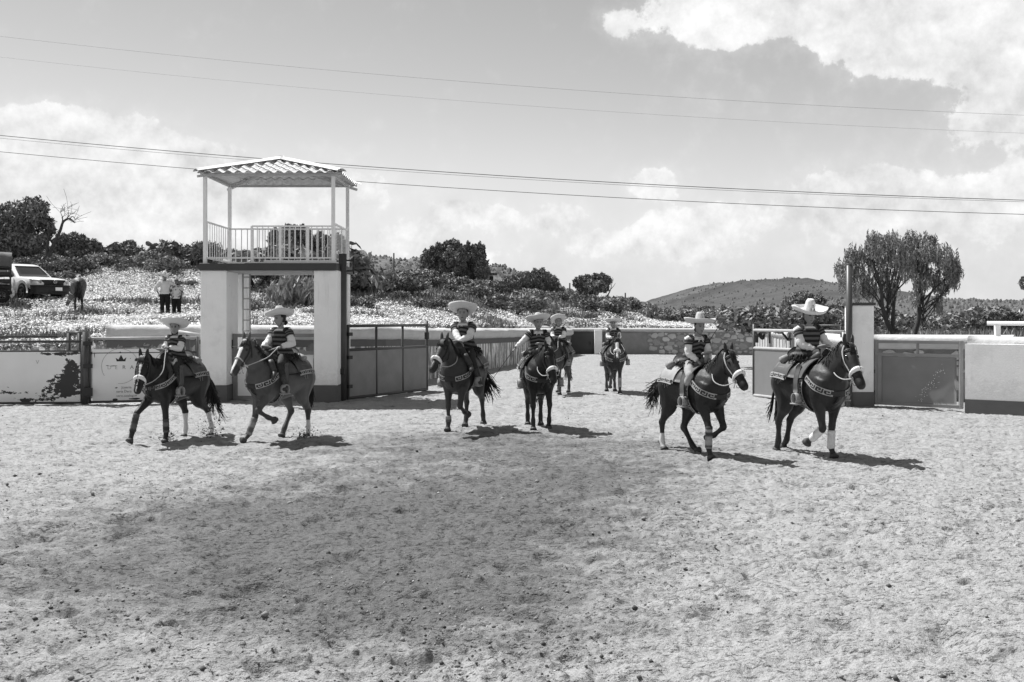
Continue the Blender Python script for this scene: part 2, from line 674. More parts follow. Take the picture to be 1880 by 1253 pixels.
def build_sand():
    iy = np.linspace(1 / 4.6, 1 / 40, 600)
    Y = np.concatenate([[2.5, 3.5], 1 / iy, np.linspace(41, 66, 60)])
    u = np.concatenate([np.linspace(-1.9, -.57, 26), np.linspace(-.56, .56, 820), np.linspace(.57, 1.9, 26)])
    YY, UU = np.meshgrid(Y, u, indexing='ij')
    XX = UU * YY
    fade = np.clip(1.15 - YY / 70, .3, 1)
    ZZ = sand_height(XX, YY) * fade
    # hoof prints left by horses that crossed the sand earlier
    rg = np.random.default_rng(12)
    for k in range(16):
        x0, y0 = rg.uniform(-7, 7), rg.uniform(5.5, 16)
        a = rg.uniform(-.5, .5) + (PI / 2 if k % 3 else 0.) + rg.uniform(-.3, .3)
        for j in range(22):
            x0 += math.cos(a) * .48
            y0 += math.sin(a) * .48
            a += rg.normal(0, .05)
            if not 5 < y0 < 19:
                continue
            hx, hy = x0 - math.sin(a) * .13 * (-1) ** j + rg.normal(0, .04), y0 + math.cos(a) * .13 * (-1) ** j + rg.normal(0, .04)
            r0, r1 = np.searchsorted(Y, [hy - .3, hy + .3])
            u0, u1 = np.searchsorted(u, [(hx - .3) / (hy - .3), (hx + .3) / (hy + .3)] if hx < 0 else [(hx - .3) / (hy + .3), (hx + .3) / (hy - .3)])
            sl = (slice(r0, r1), slice(min(u0, u1), max(u0, u1)))
            dx, dy = XX[sl] - hx, YY[sl] - hy
            d = np.hypot(dx, dy * 1.15) / .085 * (1 + .25 * vnoise(dx * 14 + j, dy * 14 + k, 5))
            ZZ[sl] += rg.uniform(.6, 1.) * (.016 * np.exp(-((d - 1.35) / .35) ** 2) - .036 * np.exp(-(d / .95) ** 4))
    V = np.stack([XX, YY, ZZ], -1).reshape(-1, 3)
    r, c = XX.shape
    i = np.arange(r - 1)[:, None] * c + np.arange(c - 1)[None, :]
    Fq = np.stack([i, i + 1, i + c + 1, i + c], -1).reshape(-1, 4)
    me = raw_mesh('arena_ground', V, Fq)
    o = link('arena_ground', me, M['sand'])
    o['kind'] = 'structure'
    # the wide country ground under everything, out to the horizon
    M['country'] = material('dry_country', .13, .97, .3, .02, det=8)
    mb = MB()
    g = np.array([[(x, y, -.35) for x in np.linspace(-3500, 3500, 15)] for y in np.linspace(-600, 4200, 12)])
    mb.grid(g)
    tag(mb.build('ground', M['country'], smooth=False), kind='structure')
    # clods thrown up by the hooves
    n = 11000
    yy = 1 / RNG.uniform(1 / 30, 1 / 5.6, n)
    uu = RNG.uniform(-.52, .52, n)
    xx = uu * yy
    keep = fbm(xx * .7, yy * .7, 2, 5) + RNG.normal(0, .35, n) > .1
    xx, yy = xx[keep], yy[keep]
    n = len(xx)
    zz = sand_height(xx, yy)
    base = np.array([(1, 0, 0), (-1, 0, 0), (0, 1, 0), (0, -1, 0), (0, 0, 1), (0, 0, -1)], float)
    tri = np.array([(0, 2, 4), (2, 1, 4), (1, 3, 4), (3, 0, 4), (2, 0, 5), (1, 2, 5), (3, 1, 5), (0, 3, 5)])
    sz = RNG.lognormal(math.log(.0075), .5, n).clip(.004, .03)
    V = base[None] * sz[:, None, None] * RNG.uniform(.6, 1.4, (n, 6, 3))
    V[:, :, 2] *= .75
    a = RNG.uniform(0, 2 * PI, n)
    ca, sa = np.cos(a)[:, None], np.sin(a)[:, None]
    x2 = V[:, :, 0] * ca - V[:, :, 1] * sa
    y2 = V[:, :, 0] * sa + V[:, :, 1] * ca
    V = np.stack([x2 + xx[:, None], y2 + yy[:, None], V[:, :, 2] + zz[:, None] + sz[:, None] * .3], -1)
    Ft = tri[None] + (np.arange(n) * 6)[:, None, None]
    tone = np.repeat(np.where(RNG.random(n) < .42, .09, np.where(RNG.random(n) < .06, .55, .26)), 6)
    me = raw_mesh('sand_clods', V.reshape(-1, 3), Ft.reshape(-1, 3), tone)
    M['clod'] = material('clod', .26, .97, .1, 20, attr='tone')
    tag(link('sand_clods', me, M['clod'], smooth=False), 'loose clods and pebbles scattered over the trampled arena sand', 'clods', kind='stuff')


build_sand()

# ------------------------------------------------------------------ hillside behind the walls
INSIDE = np.array([(-60, 15), (-14, 28.0), (-11.6, 28.4), (-11.1, 30.1), (-8, 31.0), (-5.5, 31.9), (-4, 33.6), (-3.15, 38), (2.85, 61.6), (3.2, 63.6),
                   (13.6, 62.2), (14.2, 60), (10.1, 30.4), (12.8, 28.2), (17.3, 23), (60, 8), (60, -60), (-60, -60)], float)


def sdist(x, y):
    d = np.full(x.shape, 1e9)
    ins = np.zeros(x.shape, bool)
    n = len(INSIDE)
    for i in range(n):
        ax, ay = INSIDE[i]
        bx, by = INSIDE[(i + 1) % n]
        dx, dy = bx - ax, by - ay
        t = np.clip(((x - ax) * dx + (y - ay) * dy) / (dx * dx + dy * dy), 0, 1)
        d = np.minimum(d, np.hypot(x - ax - t * dx, y - ay - t * dy))
        cond = ((ay > y) != (by > y)) & (x < (bx - ax) * (y - ay) / (by - ay + 1e-12) + ax)
        ins ^= cond
    return np.where(ins, -d, d)


RX = np.array([-80, -33, -26, -20, -10.5, -1.4, 2.5, 5.6, 9.1, 13, 17, 33, 80.])
RZ = np.array([6.6, 6.3, 6.1, 5.6, 4.7, 3.9, 3.5, 3.0, 2.35, 1.9, 1.6, 1.2, 1.0])


def hill_z(x, y):
    x = np.asarray(x, float)
    y = np.asarray(y, float)
    xs = x / np.maximum(y, 20) * 70
    zr = np.interp(xs, RX, RZ)
    zr = zr + .12 * vnoise(xs * .35, y * .05, 3)
    yw = np.interp(x, [-20, -11, -5, -3, 3, 13.5, 13.9, 20], [28, 29, 31, 35, 61, 61, 32, 28])
    yr = np.interp(xs, [-20, 0, 8, 16], [70, 76, 86, 86])
    t = (y - yw) / np.maximum(yr - yw, 4)
    tt = np.clip(t, 0, 1)
    edge = np.interp(x, [-14, -11, -5, 3, 13, 14, 18], [1.28, 1.42, 1.5, 1.42, 1.38, 1.3, 1.3])
    z = edge + (zr - edge) * tt ** 1.25
    zl = np.interp(y, [28, 43, 46, 50, 53, 62, 70], [1.28, 2.10, 2.55, 3.0, 3.4, 5.1, 6.2])
    zl = np.minimum(zl, zr + .0 * y)
    kl = sstep(-8, -13, x) * (y < 70.5)
    z = z * (1 - kl) + zl * kl
    over = np.clip(y - yr, 0, None)
    z = z - .035 * np.clip(over - 6, 0, None)
    z = z + .07 * fbm(x * .22, y * .22, 3, 8) + .05 * fbm(x * .9, y * .9, 2, 15)
    return z


def flower_density(x, y):
    """where the daisies are thick"""
    xs = x / np.maximum(y, 20) * 70
    top = np.interp(xs, [-33, -20, -14, -10, -2, 6, 12, 16], [64, 60, 57, 49, 55, 80, 76, 74])
    f = sstep(4, -3, y - top + 3.0 * vnoise(x * .25, y * .25, 77))
    return f * sstep(-.6, .3, fbm(x * .30, y * .42, 4, 91)) 


def build_hill():
    xs = np.concatenate([np.linspace(-90, -30, 40), np.linspace(-29.6, 24, 190), np.linspace(25, 90, 40)])
    ys = np.concatenate([np.linspace(6, 26, 24), np.linspace(26.4, 90, 190), np.linspace(92, 190, 30)])
    YY, XX = np.meshgrid(ys, xs, indexing='ij')
    Z = hill_z(XX, YY)
    sd = sdist(XX, YY)
    k = sstep(.05, .45, sd)
    Z = Z * k + (-.9) * (1 - k)
    V = np.stack([XX, YY, Z], -1).reshape(-1, 3)
    r, c = XX.shape
    i = np.arange(r - 1)[:, None] * c + np.arange(c - 1)[None, :]
    Fq = np.stack([i, i + 1, i + c + 1, i + c], -1).reshape(-1, 4)
    d = flower_density(XX, YY)
    tone = .17 + .24 * d + .08 * fbm(XX * .5, YY * .5, 3, 4)
    me = raw_mesh('hillside', V, Fq, np.clip(tone, .05, .4).ravel())
    M['hill'] = material('hillside_turf', .15, .97, .22, 2.5, bump=.05, bscale=7, attr='tone', det=8)
    tag(link('hillside', me, M['hill']), kind='structure')

    # white daisies and their leaves
    def scatter(n, x0, x1, y0, y1):
        u = RNG.uniform(x0, x1, n)
        y = RNG.uniform(y0 ** .5, y1 ** .5, n) ** 2
        return u * y, y

    n = 450000
    x, y = scatter(n, -.62, .24, 28, 88)
    sd = sdist(x, y)
    keep = (sd > .4) & (RNG.random(n) < flower_density(x, y) * 1.0 + .03) & (x < 16)
    x, y = x[keep], y[keep]
    n = len(x)
    z = hill_z(x, y) + RNG.uniform(.04, .22, n)
    s = RNG.uniform(.022, .05, n) * (.7 + y / 90)
    a = RNG.uniform(0, 2 * PI, n)
    tilt = RNG.normal(0, .28, (n, 2))
    ang = a[:, None] + np.array([0, 2.1, 4.2])[None]
    dx, dy = np.cos(ang) * s[:, None], np.sin(ang) * s[:, None]
    dz = dx * tilt[:, :1] + dy * tilt[:, 1:]
    V = np.stack([x[:, None] + dx, y[:, None] + dy, z[:, None] + dz], -1).reshape(-1, 3)
    Ft = np.arange(3 * n).reshape(-1, 3)
    me = raw_mesh('daisy_meadow', V, Ft, np.repeat(RNG.uniform(.6, .84, n), 3))
    M['petal'] = material('petals', .8, .8, 0, attr='tone')
    tag(link('daisy_meadow', me, M['petal'], smooth=False), 'white daisies covering the slope behind the arena walls', 'flowers', kind='stuff')
    # leaves and stems: narrow upright blades
    n = 175000
    x, y = scatter(n, -.62, .55, 28, 92)
    sd = sdist(x, y)
    keep = (sd > .4)
    x, y = x[keep], y[keep]
    n = len(x)
    z = hill_z(x, y)
    fd = flower_density(x, y)
    h = RNG.uniform(.05, .15, n) * (1.0 + 2.2 * (1 - fd) * RNG.random(n))
    w = RNG.uniform(.02, .06, n) * (.7 + y / 90)
    a = RNG.uniform(0, 2 * PI, n)
    lx, ly = RNG.normal(0, .10, n), RNG.normal(0, .10, n)
    V = np.empty((n, 3, 3))
    V[:, 0] = np.stack([x - np.cos(a) * w, y - np.sin(a) * w, z - .03], -1)
    V[:, 1] = np.stack([x + np.cos(a) * w, y + np.sin(a) * w, z - .03], -1)
    V[:, 2] = np.stack([x + lx, y + ly, z + h], -1)
    tone = np.repeat(RNG.uniform(.13, .32, n), 3)
    me = raw_mesh('meadow_grass', V.reshape(-1, 3), np.arange(3 * n).reshape(-1, 3), tone)
    M['blade'] = material('grass_blades', .1, .8, 0, attr='tone')
    tag(link('meadow_grass', me, M['blade'], smooth=False), 'grass and leafy stems growing between the daisies on the slope', 'grass', kind='stuff')


build_hill()


# ------------------------------------------------------------------ far hills
def far_hill(name, pts, Y0, Y1, zfoot, amp, tone, seed, scrub, sizes):
    """pts: (photo column, row) of the skyline, which stands at depth Y1"""
    px = np.array([p[0] for p in pts], float)
    pz = np.array([CAMH - (p[1] - HY) / F * Y1 for p in pts])
    pX = (px - CX) / F * Y1
    xs = np.linspace(pX[0], pX[-1], 170)
    ts = np.linspace(0, 1.6, 70)
    zr = np.interp(xs, pX, pz)
    ker = np.hanning(7)
    zr = np.convolve(np.pad(zr, 3, 'edge'), ker / ker.sum(), 'valid')
    zr = zr + .012 * Y1 * .12 * vnoise(np.arange(170) * .35, np.zeros(170) + seed, seed)
    T, X = np.meshgrid(ts, xs, indexing='ij')
    Yg = Y0 + (Y1 - Y0) * T
    prof = np.where(T <= 1, np.clip(T, 0, 1) ** 1.15, 1 - .35 * (T - 1) ** 1.4)
    Zr = np.broadcast_to(zr[None], T.shape)
    Z = zfoot + (Zr - zfoot) * prof + amp * fbm(X * .02, Yg * .02, 4, seed) * np.minimum(1, T * 2)
    V = np.stack([X * (.55 + .45 * np.minimum(T, 1.0)) if False else X, Yg, Z], -1).reshape(-1, 3)
    r, c = T.shape
    i = np.arange(r - 1)[:, None] * c + np.arange(c - 1)[None, :]
    Fq = np.stack([i, i + 1, i + c + 1, i + c], -1).reshape(-1, 4)
    tn = tone * (1 + .35 * fbm(X * .012, Yg * .02, 4, seed + 5))
    me = raw_mesh(name, V, Fq, tn.ravel())
    mt = material(name + '_scrub', tone, .97, .3, .12, attr='tone', det=9, bump=1.2, bscale=.25)
    tag(link(name, me, mt), kind='structure')
    # scrub bushes all over it
    n = scrub
    ii = RNG.integers(0, r - 14, n)
    jj = RNG.integers(1, c - 1, n)
    P = V.reshape(r, c, 3)[ii, jj] + np.stack([RNG.uniform(-2, 2, n), RNG.uniform(-2, 2, n), np.zeros(n)], -1)
    s = RNG.uniform(sizes[0], sizes[1], n)
    base = np.array([(1, 0, 0), (-.5, .87, 0), (-.5, -.87, 0), (.3, 0, .9), (-.4, .3, .75), (-.2, -.5, .8)], float)
    tri = np.array([(0, 1, 3), (1, 4, 3), (1, 2, 4), (2, 5, 4), (2, 0, 5), (0, 3, 5), (3, 4, 5)])
    Vb = base[None] * s[:, None, None] * RNG.uniform(.7, 1.3, (n, 6, 3)) + P[:, None]
    Vb[:, :3, 2] -= s[:, None] * .4
    Fb = tri[None] + (np.arange(n) * 6)[:, None, None]
    me = raw_mesh(name + '_bushes', Vb.reshape(-1, 3), Fb.reshape(-1, 3), np.repeat(RNG.uniform(.075, .13, n), 6))
    return me


M['bush_far'] = material('far_scrub', .08, .9, 0, attr='tone')
for nm, lab, args in (
    ('hill', 'low scrub bushes dotted over the rounded hill on the right', ([(1040, 592), (1160, 572), (1230, 552), (1290, 532), (1345, 515), (1385, 511), (1420, 513), (1455, 509), (1490, 512), (1520, 521), (1560, 536), (1640, 556), (1800, 580)], 240, 520, 0.5, 1.2, .07, 5, 2200, (.3, .8))),
    ('hill', 'low scrub bushes dotted over the long hill behind the watchtower', ([(330, 590), (430, 500), (560, 470), (650, 466), (690, 470), (738, 479), (775, 474), (830, 478), (880, 486), (930, 495), (1000, 518), (1080, 560), (1130, 590)], 150, 360, 1.0, .7, .11, 9, 6000, (.4, .9))),
    ('hill', 'low scrub bushes dotted over the low ridge behind the pepper trees', ([(1210, 596), (1300, 584), (1380, 566), (1460, 560), (1540, 552), (1640, 548), (1760, 548), (1880, 556), (2050, 552), (2250, 566), (2500, 596)], 95, 270, .6, .5, .115, 13, 6000, (.2, .75))),
):
    me = far_hill(nm, *args)
    tag(link('hill_scrub', me, M['bush_far'], smooth=False), lab, 'scrub', kind='stuff')


# ------------------------------------------------------------------ walls
def along(P, step):
    P = np.asarray(P, float)
    d = np.r_[0, np.cumsum(np.hypot(*np.diff(P[:, :2], axis=0).T))]
    s = np.linspace(0, d[-1], max(2, int(d[-1] / step) + 1))
    Q = np.stack([np.interp(s, d, P[:, k]) for k in range(P.shape[1])], -1)
    T = np.gradient(Q[:, :2], axis=0)
    T /= np.linalg.norm(T, axis=1)[:, None]
    return Q, T, s


def coping_sweep(P, hw, h, z_off=0., rough=.02, seed=1, n=14, droop=.0):
    """rounded mortar cap on top of the wall line P = (x, y, ztop)"""
    Q, T, s = along(P, .25)
    Nn = np.stack([T[:, 1], -T[:, 0]], -1)      # towards the arena
    th = np.linspace(PI * 1.5, -PI * .5, n, endpoint=False)
    rows = []
    for i in range(len(Q)):
        row = []
        for k, a in enumerate(th):
            c, sn = math.cos(a), math.sin(a)
            c = math.copysign(abs(c) ** .7, c)
            sn = math.copysign(abs(sn) ** .7, sn)
            w = 1 + rough * float(vnoise(np.array(s[i] * 1.3 + 5 * seed), np.array(k * .8))) * 2
            row.append((Q[i, 0] + Nn[i, 0] * c * hw * w, Q[i, 1] + Nn[i, 1] * c * hw * w, Q[i, 2] - h / 2 + sn * h / 2 * w + z_off))
        rows.append(row)
    V = np.array(rows)
    mb = MB()
    r, c = V.shape[:2]
    fs = []
    for i in range(r - 1):
        for j in range(c):
            fs.append((i * c + j, i * c + (j + 1) % c, (i + 1) * c + (j + 1) % c, (i + 1) * c + j))
    fs.append(tuple(range(c)))
    fs.append(tuple((r - 1) * c + j for j in range(c))[::-1])
    mb.add(V.reshape(-1, 3), fs)
    return mb


def wall_body(P, th, ztop_off, zb=-.4):
    Q, T, s = along(P, .5)
    Nn = np.stack([T[:, 1], -T[:, 0]], -1)
    mb = MB()
    rows = []
    for i in range(len(Q)):
        a, b = Q[i, :2] + Nn[i] * th / 2, Q[i, :2] - Nn[i] * th / 2
        zt = Q[i, 2] + ztop_off
        rows.append([(*a, zb), (*a, zt), (*b, zt), (*b, zb)])
    V = np.array(rows)
    r, c = V.shape[:2]
    fs = []
    for i in range(r - 1):
        for j in range(c):
            fs.append((i * c + j, i * c + (j + 1) % c, (i + 1) * c + (j + 1) % c, (i + 1) * c + j))
    fs.append((0, 1, 2, 3))
    fs.append(tuple((r - 1) * c + j for j in (3, 2, 1, 0)))
    mb.add(V.reshape(-1, 3), fs)
    return mb


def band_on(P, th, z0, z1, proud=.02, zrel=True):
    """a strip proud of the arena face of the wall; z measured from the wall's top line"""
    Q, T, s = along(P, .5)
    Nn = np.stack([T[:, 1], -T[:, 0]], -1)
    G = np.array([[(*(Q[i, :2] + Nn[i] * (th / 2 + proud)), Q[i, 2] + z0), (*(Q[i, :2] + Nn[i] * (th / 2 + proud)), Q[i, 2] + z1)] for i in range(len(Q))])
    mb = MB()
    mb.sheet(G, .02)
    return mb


def streak_hook(d):
    m = d['m']
    n = d['noise'](1.0, 5, .7)
    w = d['step'](n, .45, .55)
    return d['mix'](.22, .85, w)


M['streaks'] = material('limewash_runs', .2, .95, 0, stretch=(5.5, 5.5, .9), hook=streak_hook, bump=.02, bscale=6)

LW = [(-11.05, 29.75, 1.93), (-8, 30.6, 1.92), (-5.6, 31.5, 1.90), (-4.1, 33.2, 1.88), (-2.95, 38, 1.75), (3.05, 61.4, 1.50)]
FW = [(3.1, 63.2, 1.50), (7.6, 63.0, 1.5), (13.7, 61.4, 1.5)]
RW = [(13.9, 60.8, 1.50), (10.0, 30.5, 1.60)]
RW2 = [(9.6, 29.0, 1.68), (12.55, 27.2, 1.70)]


def stones_on(parent, P, th, s0, s1, z0, z1, size, seed, gap=.05, tones=(.2, .55)):
    """irregular field stones set proud in the mortar of one stretch of wall"""
    rng = np.random.default_rng(seed)
    Q, T, s = along(P, .1)
    variants = []
    for k in range(14):
        mb = MB()
        nn = int(rng.integers(5, 9))
        ang = np.sort(np.linspace(0, 2 * PI, nn, endpoint=False) + rng.uniform(-.38, .38, nn))
        rr = rng.uniform(.36, .56, nn)
        o = np.stack([np.cos(ang) * rr, np.zeros(nn), np.sin(ang) * rr], -1)
        a = o + (0, .05, 0)
        b = o * (.93, 1, .93) + np.stack([np.zeros(nn), -rng.uniform(.25, .4, nn) * .3, np.zeros(nn)], -1)
        c = o * (.55, 1, .55) + np.stack([np.zeros(nn), -rng.uniform(.35, .55, nn) * .3, np.zeros(nn)], -1)
        V = np.vstack([a, b, c])
        fs = []
        for L_ in range(2):
            for j in range(nn):
                j2 = (j + 1) % nn
                fs.append((L_ * nn + j, L_ * nn + j2, (L_ + 1) * nn + j2, (L_ + 1) * nn + j))
        fs.append(tuple(2 * nn + j for j in range(nn)))
        mb.add(V, fs, rng.uniform(*tones))
        me = mb.mesh('stone')
        me.materials.append(M['stone'])
        variants.append(me)
    # dart throwing: big stones first, smaller ones fill the gaps
    placed_ = []
    cnt = 0
    for rad, tries in ((size * .62, 260), (size * .44, 420), (size * .28, 700)):
        for _ in range(int(tries * (s1 - s0) * (z1 - z0) / 7.)):
            r_ = rad * rng.uniform(.8, 1.15)
            sc = rng.uniform(s0 + r_, max(s0 + r_ + .01, s1 - r_))
            zc = rng.uniform(z0 + r_ * .5, z1 - r_ * .5)
            if any(((sc - q[0]) / 1.25) ** 2 + (zc - q[1]) ** 2 < (.86 * (r_ * .8 + q[2] * .8)) ** 2 for q in placed_):
                continue
            placed_.append((sc, zc, r_))
            px_, py_ = np.interp(sc, s, Q[:, 0]), np.interp(sc, s, Q[:, 1])
            tx, ty = np.interp(sc, s, T[:, 0]), np.interp(sc, s, T[:, 1])
            nx, ny = ty, -tx
            o = bpy.data.objects.new('stone', variants[int(rng.integers(0, len(variants)))])
            COL.objects.link(o)
            o.parent = parent
            o.location = (px_ + nx * (th / 2 - .012), py_ + ny * (th / 2 - .012), zc)
            o.rotation_euler = (0, rng.uniform(-.4, .4), math.atan2(ty, tx))
            o.scale = (2.0 * r_ * rng.uniform(.95, 1.3), .42, 1.55 * r_)
            cnt += 1
    return cnt


w = thing('arena_wall', 'long pale-streaked lane wall with thick rounded mortar coping, running back from the watchtower', 'wall')
wall_body(LW, .5, -.40).build('wall_face', M['streaks'], w, smooth=False)
coping_sweep(LW, .42, .44, seed=1, rough=.035).build('coping', M['coping'], w)
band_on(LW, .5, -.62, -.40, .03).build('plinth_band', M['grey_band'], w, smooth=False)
Q, T, s = along(LW, .05)
for sc in np.arange(11.6, s[-1] - .5, 1.25):
    mb = MB()
    x, y = np.interp(sc, s, Q[:, 0]), np.interp(sc, s, Q[:, 1])
    tx, ty, zt = np.interp(sc, s, T[:, 0]), np.interp(sc, s, T[:, 1]), np.interp(sc, s, Q[:, 2])
    rot = np.array([(tx, ty, 0), (-ty, tx, 0), (0, 0, 1)]).T
    mb.box((x + ty * .265, y - tx * .265, zt - .62 - .56), (.10, .05, 1.12), rot)
    mb.build('pilaster', M['concrete'], w, smooth=False)
stones_on(w, LW, .5, .2, 6.2, .2, 1.46, .42, 4)

w = thing('lane_end_wall', 'low stone wall closing the far end of the lane behind the frontmost distant rider', 'wall')
wall_body(FW, .5, -.2).build('wall_face', M['mortar'], w, smooth=False)
coping_sweep(FW, .36, .24, seed=3, rough=.02).build('coping', M['concrete'], w)
Q, T, s = along(FW, .1)
sx_ = lambda px: np.interp((px - CX) / F * 62.6, Q[:, 0], s)
stones_on(w, FW, .5, sx_(1190), s[-1], .02, 1.26, .40, 8, tones=(.3, .62))
mb = MB(); mb.box(at(1098, 628, 62.55) , (.42, .5, 1.36)); mb.build('white_pier', M['white_wall'], w, smooth=False)
p0, p1 = at(1040, 628, 62.72), at(1090, 628, 62.72)
mb = MB(); mb.box(((p0.x + p1.x) / 2, 62.8, .62), (p1.x - p0.x, .1, 1.28)); 
d = mb.build('door', M['dark_slab'], w, smooth=False)
mb = MB(); mb.box((p1.x - .2, 62.72, .65), (.05, .06, .16)); mb.build('door_handle', M['iron'], d, smooth=False)
p0, p1 = at(1111, 628, 62.5), at(1188, 628, 62.5)
mb = MB(); mb.box(((p0.x + p1.x) / 2, 62.74, .62), (p1.x - p0.x, .08, 1.26)); mb.build('rendered_panel', M['mortar'], w, smooth=False)

w = thing('lane_side_wall', 'pale sunlit lane wall of upright joints seen through the open rail of the right lane gate', 'wall')
wall_body(RW, .5, -.3).build('wall_face', M['concrete'], w, smooth=False)
coping_sweep(RW, .36, .34, seed=5).build('coping', M['coping'], w)
Q, T, s = along(RW, .05)
for sc in np.arange(.8, s[-1] - .4, 1.3):
    mb = MB()
    x, y = np.interp(sc, s, Q[:, 0]), np.interp(sc, s, Q[:, 1])
    tx, ty, zt = np.interp(sc, s, T[:, 0]), np.interp(sc, s, T[:, 1]), np.interp(sc, s, Q[:, 2])
    rot = np.array([(tx, ty, 0), (-ty, tx, 0), (0, 0, 1)]).T
    mb.box((x + ty * .262, y - tx * .262, .58), (.09, .05, 1.2), rot)
    mb.build('pilaster', M['concrete'], w, smooth=False)

w = thing('ring_wall', 'stone-faced ring wall with grey coping standing behind the low right-hand gate', 'wall')
wall_body(RW2, .5, -.2).build('wall_face', M['mortar'], w, smooth=False)
coping_sweep(RW2, .40, .40, seed=7).build('coping', M['coping'], w)
stones_on(w, RW2, .5, .1, 3.3, .3, 1.3, .36, 18, tones=(.3, .6))

# low inner kerb wall seen just above the long wall
BW2 = [(-1.0, 50.5, 1.80), (4.2, 66.5, 1.55), (9, 67, 1.5)]
w = thing('back_kerb', 'second low coping running just behind the long lane wall', 'wall')
wall_body(BW2, .4, -.2, zb=.6).build('wall_face', M['mortar'], w, smooth=False)
coping_sweep(BW2, .30, .30, seed=9).build('coping', M['coping'], w)

# white rendered wall at the right edge
P0, P1 = Vector((10.28, 24.62, 0)), Vector((16.8, 19.9, 0))
w = thing('white_arena_wall', 'white rendered arena wall with a grey painted foot at the right edge', 'wall')
PW = [(P0.x, P0.y, 1.54), (11.3, 23.88, 1.54), (P1.x, P1.y, 1.54)]
Q, T, s = along(PW, .3)
mb = wall_body(PW, .34, 0.)
mb.build('wall_face', M['white_wall'], w, smooth=False)
mb = band_on(PW, .34, -1.95, -1.24, .012); mb.build('painted_foot', M['grey_band'], w, smooth=False)
PC = [(10.5, 25.0, 1.72), (11.6, 24.35, 1.70), (17.2, 20.35, 1.70)]
coping_sweep(PC, .36, .34, seed=11, rough=.03).build('coping', M['coping'], w)

w = thing('white_rail', 'thick white pipe rail on a post above the right-hand wall', 'railing')
a, b = at(1812, 594, 25.2), at(2100, 596, 24.0)
mb = MB(); mb.tube([a, b], .05, 12); mb.build('rail', M['white_paint'], w)
for px in (1831, 1990):
    q = at(px, 594, 25.2 - (px - 1831) * .004)
    mb = MB(); mb.box((q.x, q.y, (q.z + 1.5) / 2 - .02), (.11, .11, q.z - 1.5)); mb.build('post', M['white_paint'], w, smooth=False)


# ------------------------------------------------------------------ gates
def bar(mb, a, b, r=.03, square=False):
    a, b = np.asarray(a, float), np.asarray(b, float)
    if square:
        d = b - a
        L_ = np.linalg.norm(d)
        d /= L_
        up = np.array((0, 0, 1.)) if abs(d[2]) < .9 else np.array((0, 1., 0))
        s_ = np.cross(d, up); s_ /= np.linalg.norm(s_)
        u_ = np.cross(s_, d)
        mb.box((a + b) / 2, (L_, 2 * r, 2 * r), np.stack([d, s_, u_], 1))
    else:
        mb.tube([a, b], r, 10)
    return mb


class Frame:
    """a local frame along a gate: s metres from A towards B, z up, o out of the plane towards the camera"""

    def __init__(self, A, B):
        self.A = Vector((A[0], A[1], 0))
        d = Vector((B[0] - A[0], B[1] - A[1], 0))
        self.L = d.length
        self.d = d.normalized()
        self.n = Vector((self.d.y, -self.d.x, 0))
        self.rot = np.array([self.d, -self.n, (0, 0, 1)]).T

    def p(self, s, z, o=0.):
        return self.A + self.d * s + self.n * o + Vector((0, 0, z))

    def panel(self, s0, s1, z0, z1, th, o=0.):
        mb = MB()
        mb.box(self.p((s0 + s1) / 2, (z0 + z1) / 2, o), (abs(s1 - s0), th, z1 - z0), self.rot)
        return mb


def lane_gate(label, A, B, zt, zm, zb, mat, rail_mat, bays, end_extra):
    f = Frame(A, B)
    g = thing('lane_gate', label, 'gate')
    for k in range(bays):
        s0, s1 = f.L * k / bays + .03, f.L * (k + 1) / bays - .03
        f.panel(s0, s1, zb + .03, zm - .03, .03).build('panel', mat, g, smooth=False)
    for k in range(bays + 1):
        s_ = f.L * k / bays
        mb = MB()
        bar(mb, f.p(s_, zb), f.p(s_, zt + (end_extra if k == bays else 0)), .035 if 0 < k < bays else .042)
        mb.build('stile', M['steel'] if (k == bays or rail_mat is M['steel']) else rail_mat, g)
    for z_ in (zt, zm, zb):
        mb = MB()
        bar(mb, f.p(-.02, z_), f.p(f.L + .02, z_), .04)
        mb.build('rail', rail_mat, g)
    mb = MB()
    mb.box(f.p(f.L - .05, (zt + zm) / 2, .03), (.09, .1, .2), f.rot)
    mb.build('latch', M['iron'], g, smooth=False)
    for z_ in (.35, 1.1, 1.7):
        mb = MB(); mb.box(f.p(.02, z_, .03), (.16, .1, .09), f.rot); mb.build('hinge', M['iron'], g, smooth=False)
    return g, f


POLE_L, POLE_R = (-4.36, 28.05), (8.0, 25.85)
lane_gate('dark lane gate of three sheet panels swung open beside the watchtower', (POLE_L[0] + .12, POLE_L[1] + .1), (-2.47, 31.6), 1.91, 1.29, .05, M['dark_paint'], M['steel'], 3, .12)
g, f = lane_gate('grey lane gate swung open behind the rightmost rider', (POLE_R[0] - .1, POLE_R[1] + .1), (6.53, 29.4), 1.79, 1.31, .04, M['mid_paint'], M['steel_pale'], 2, .16)

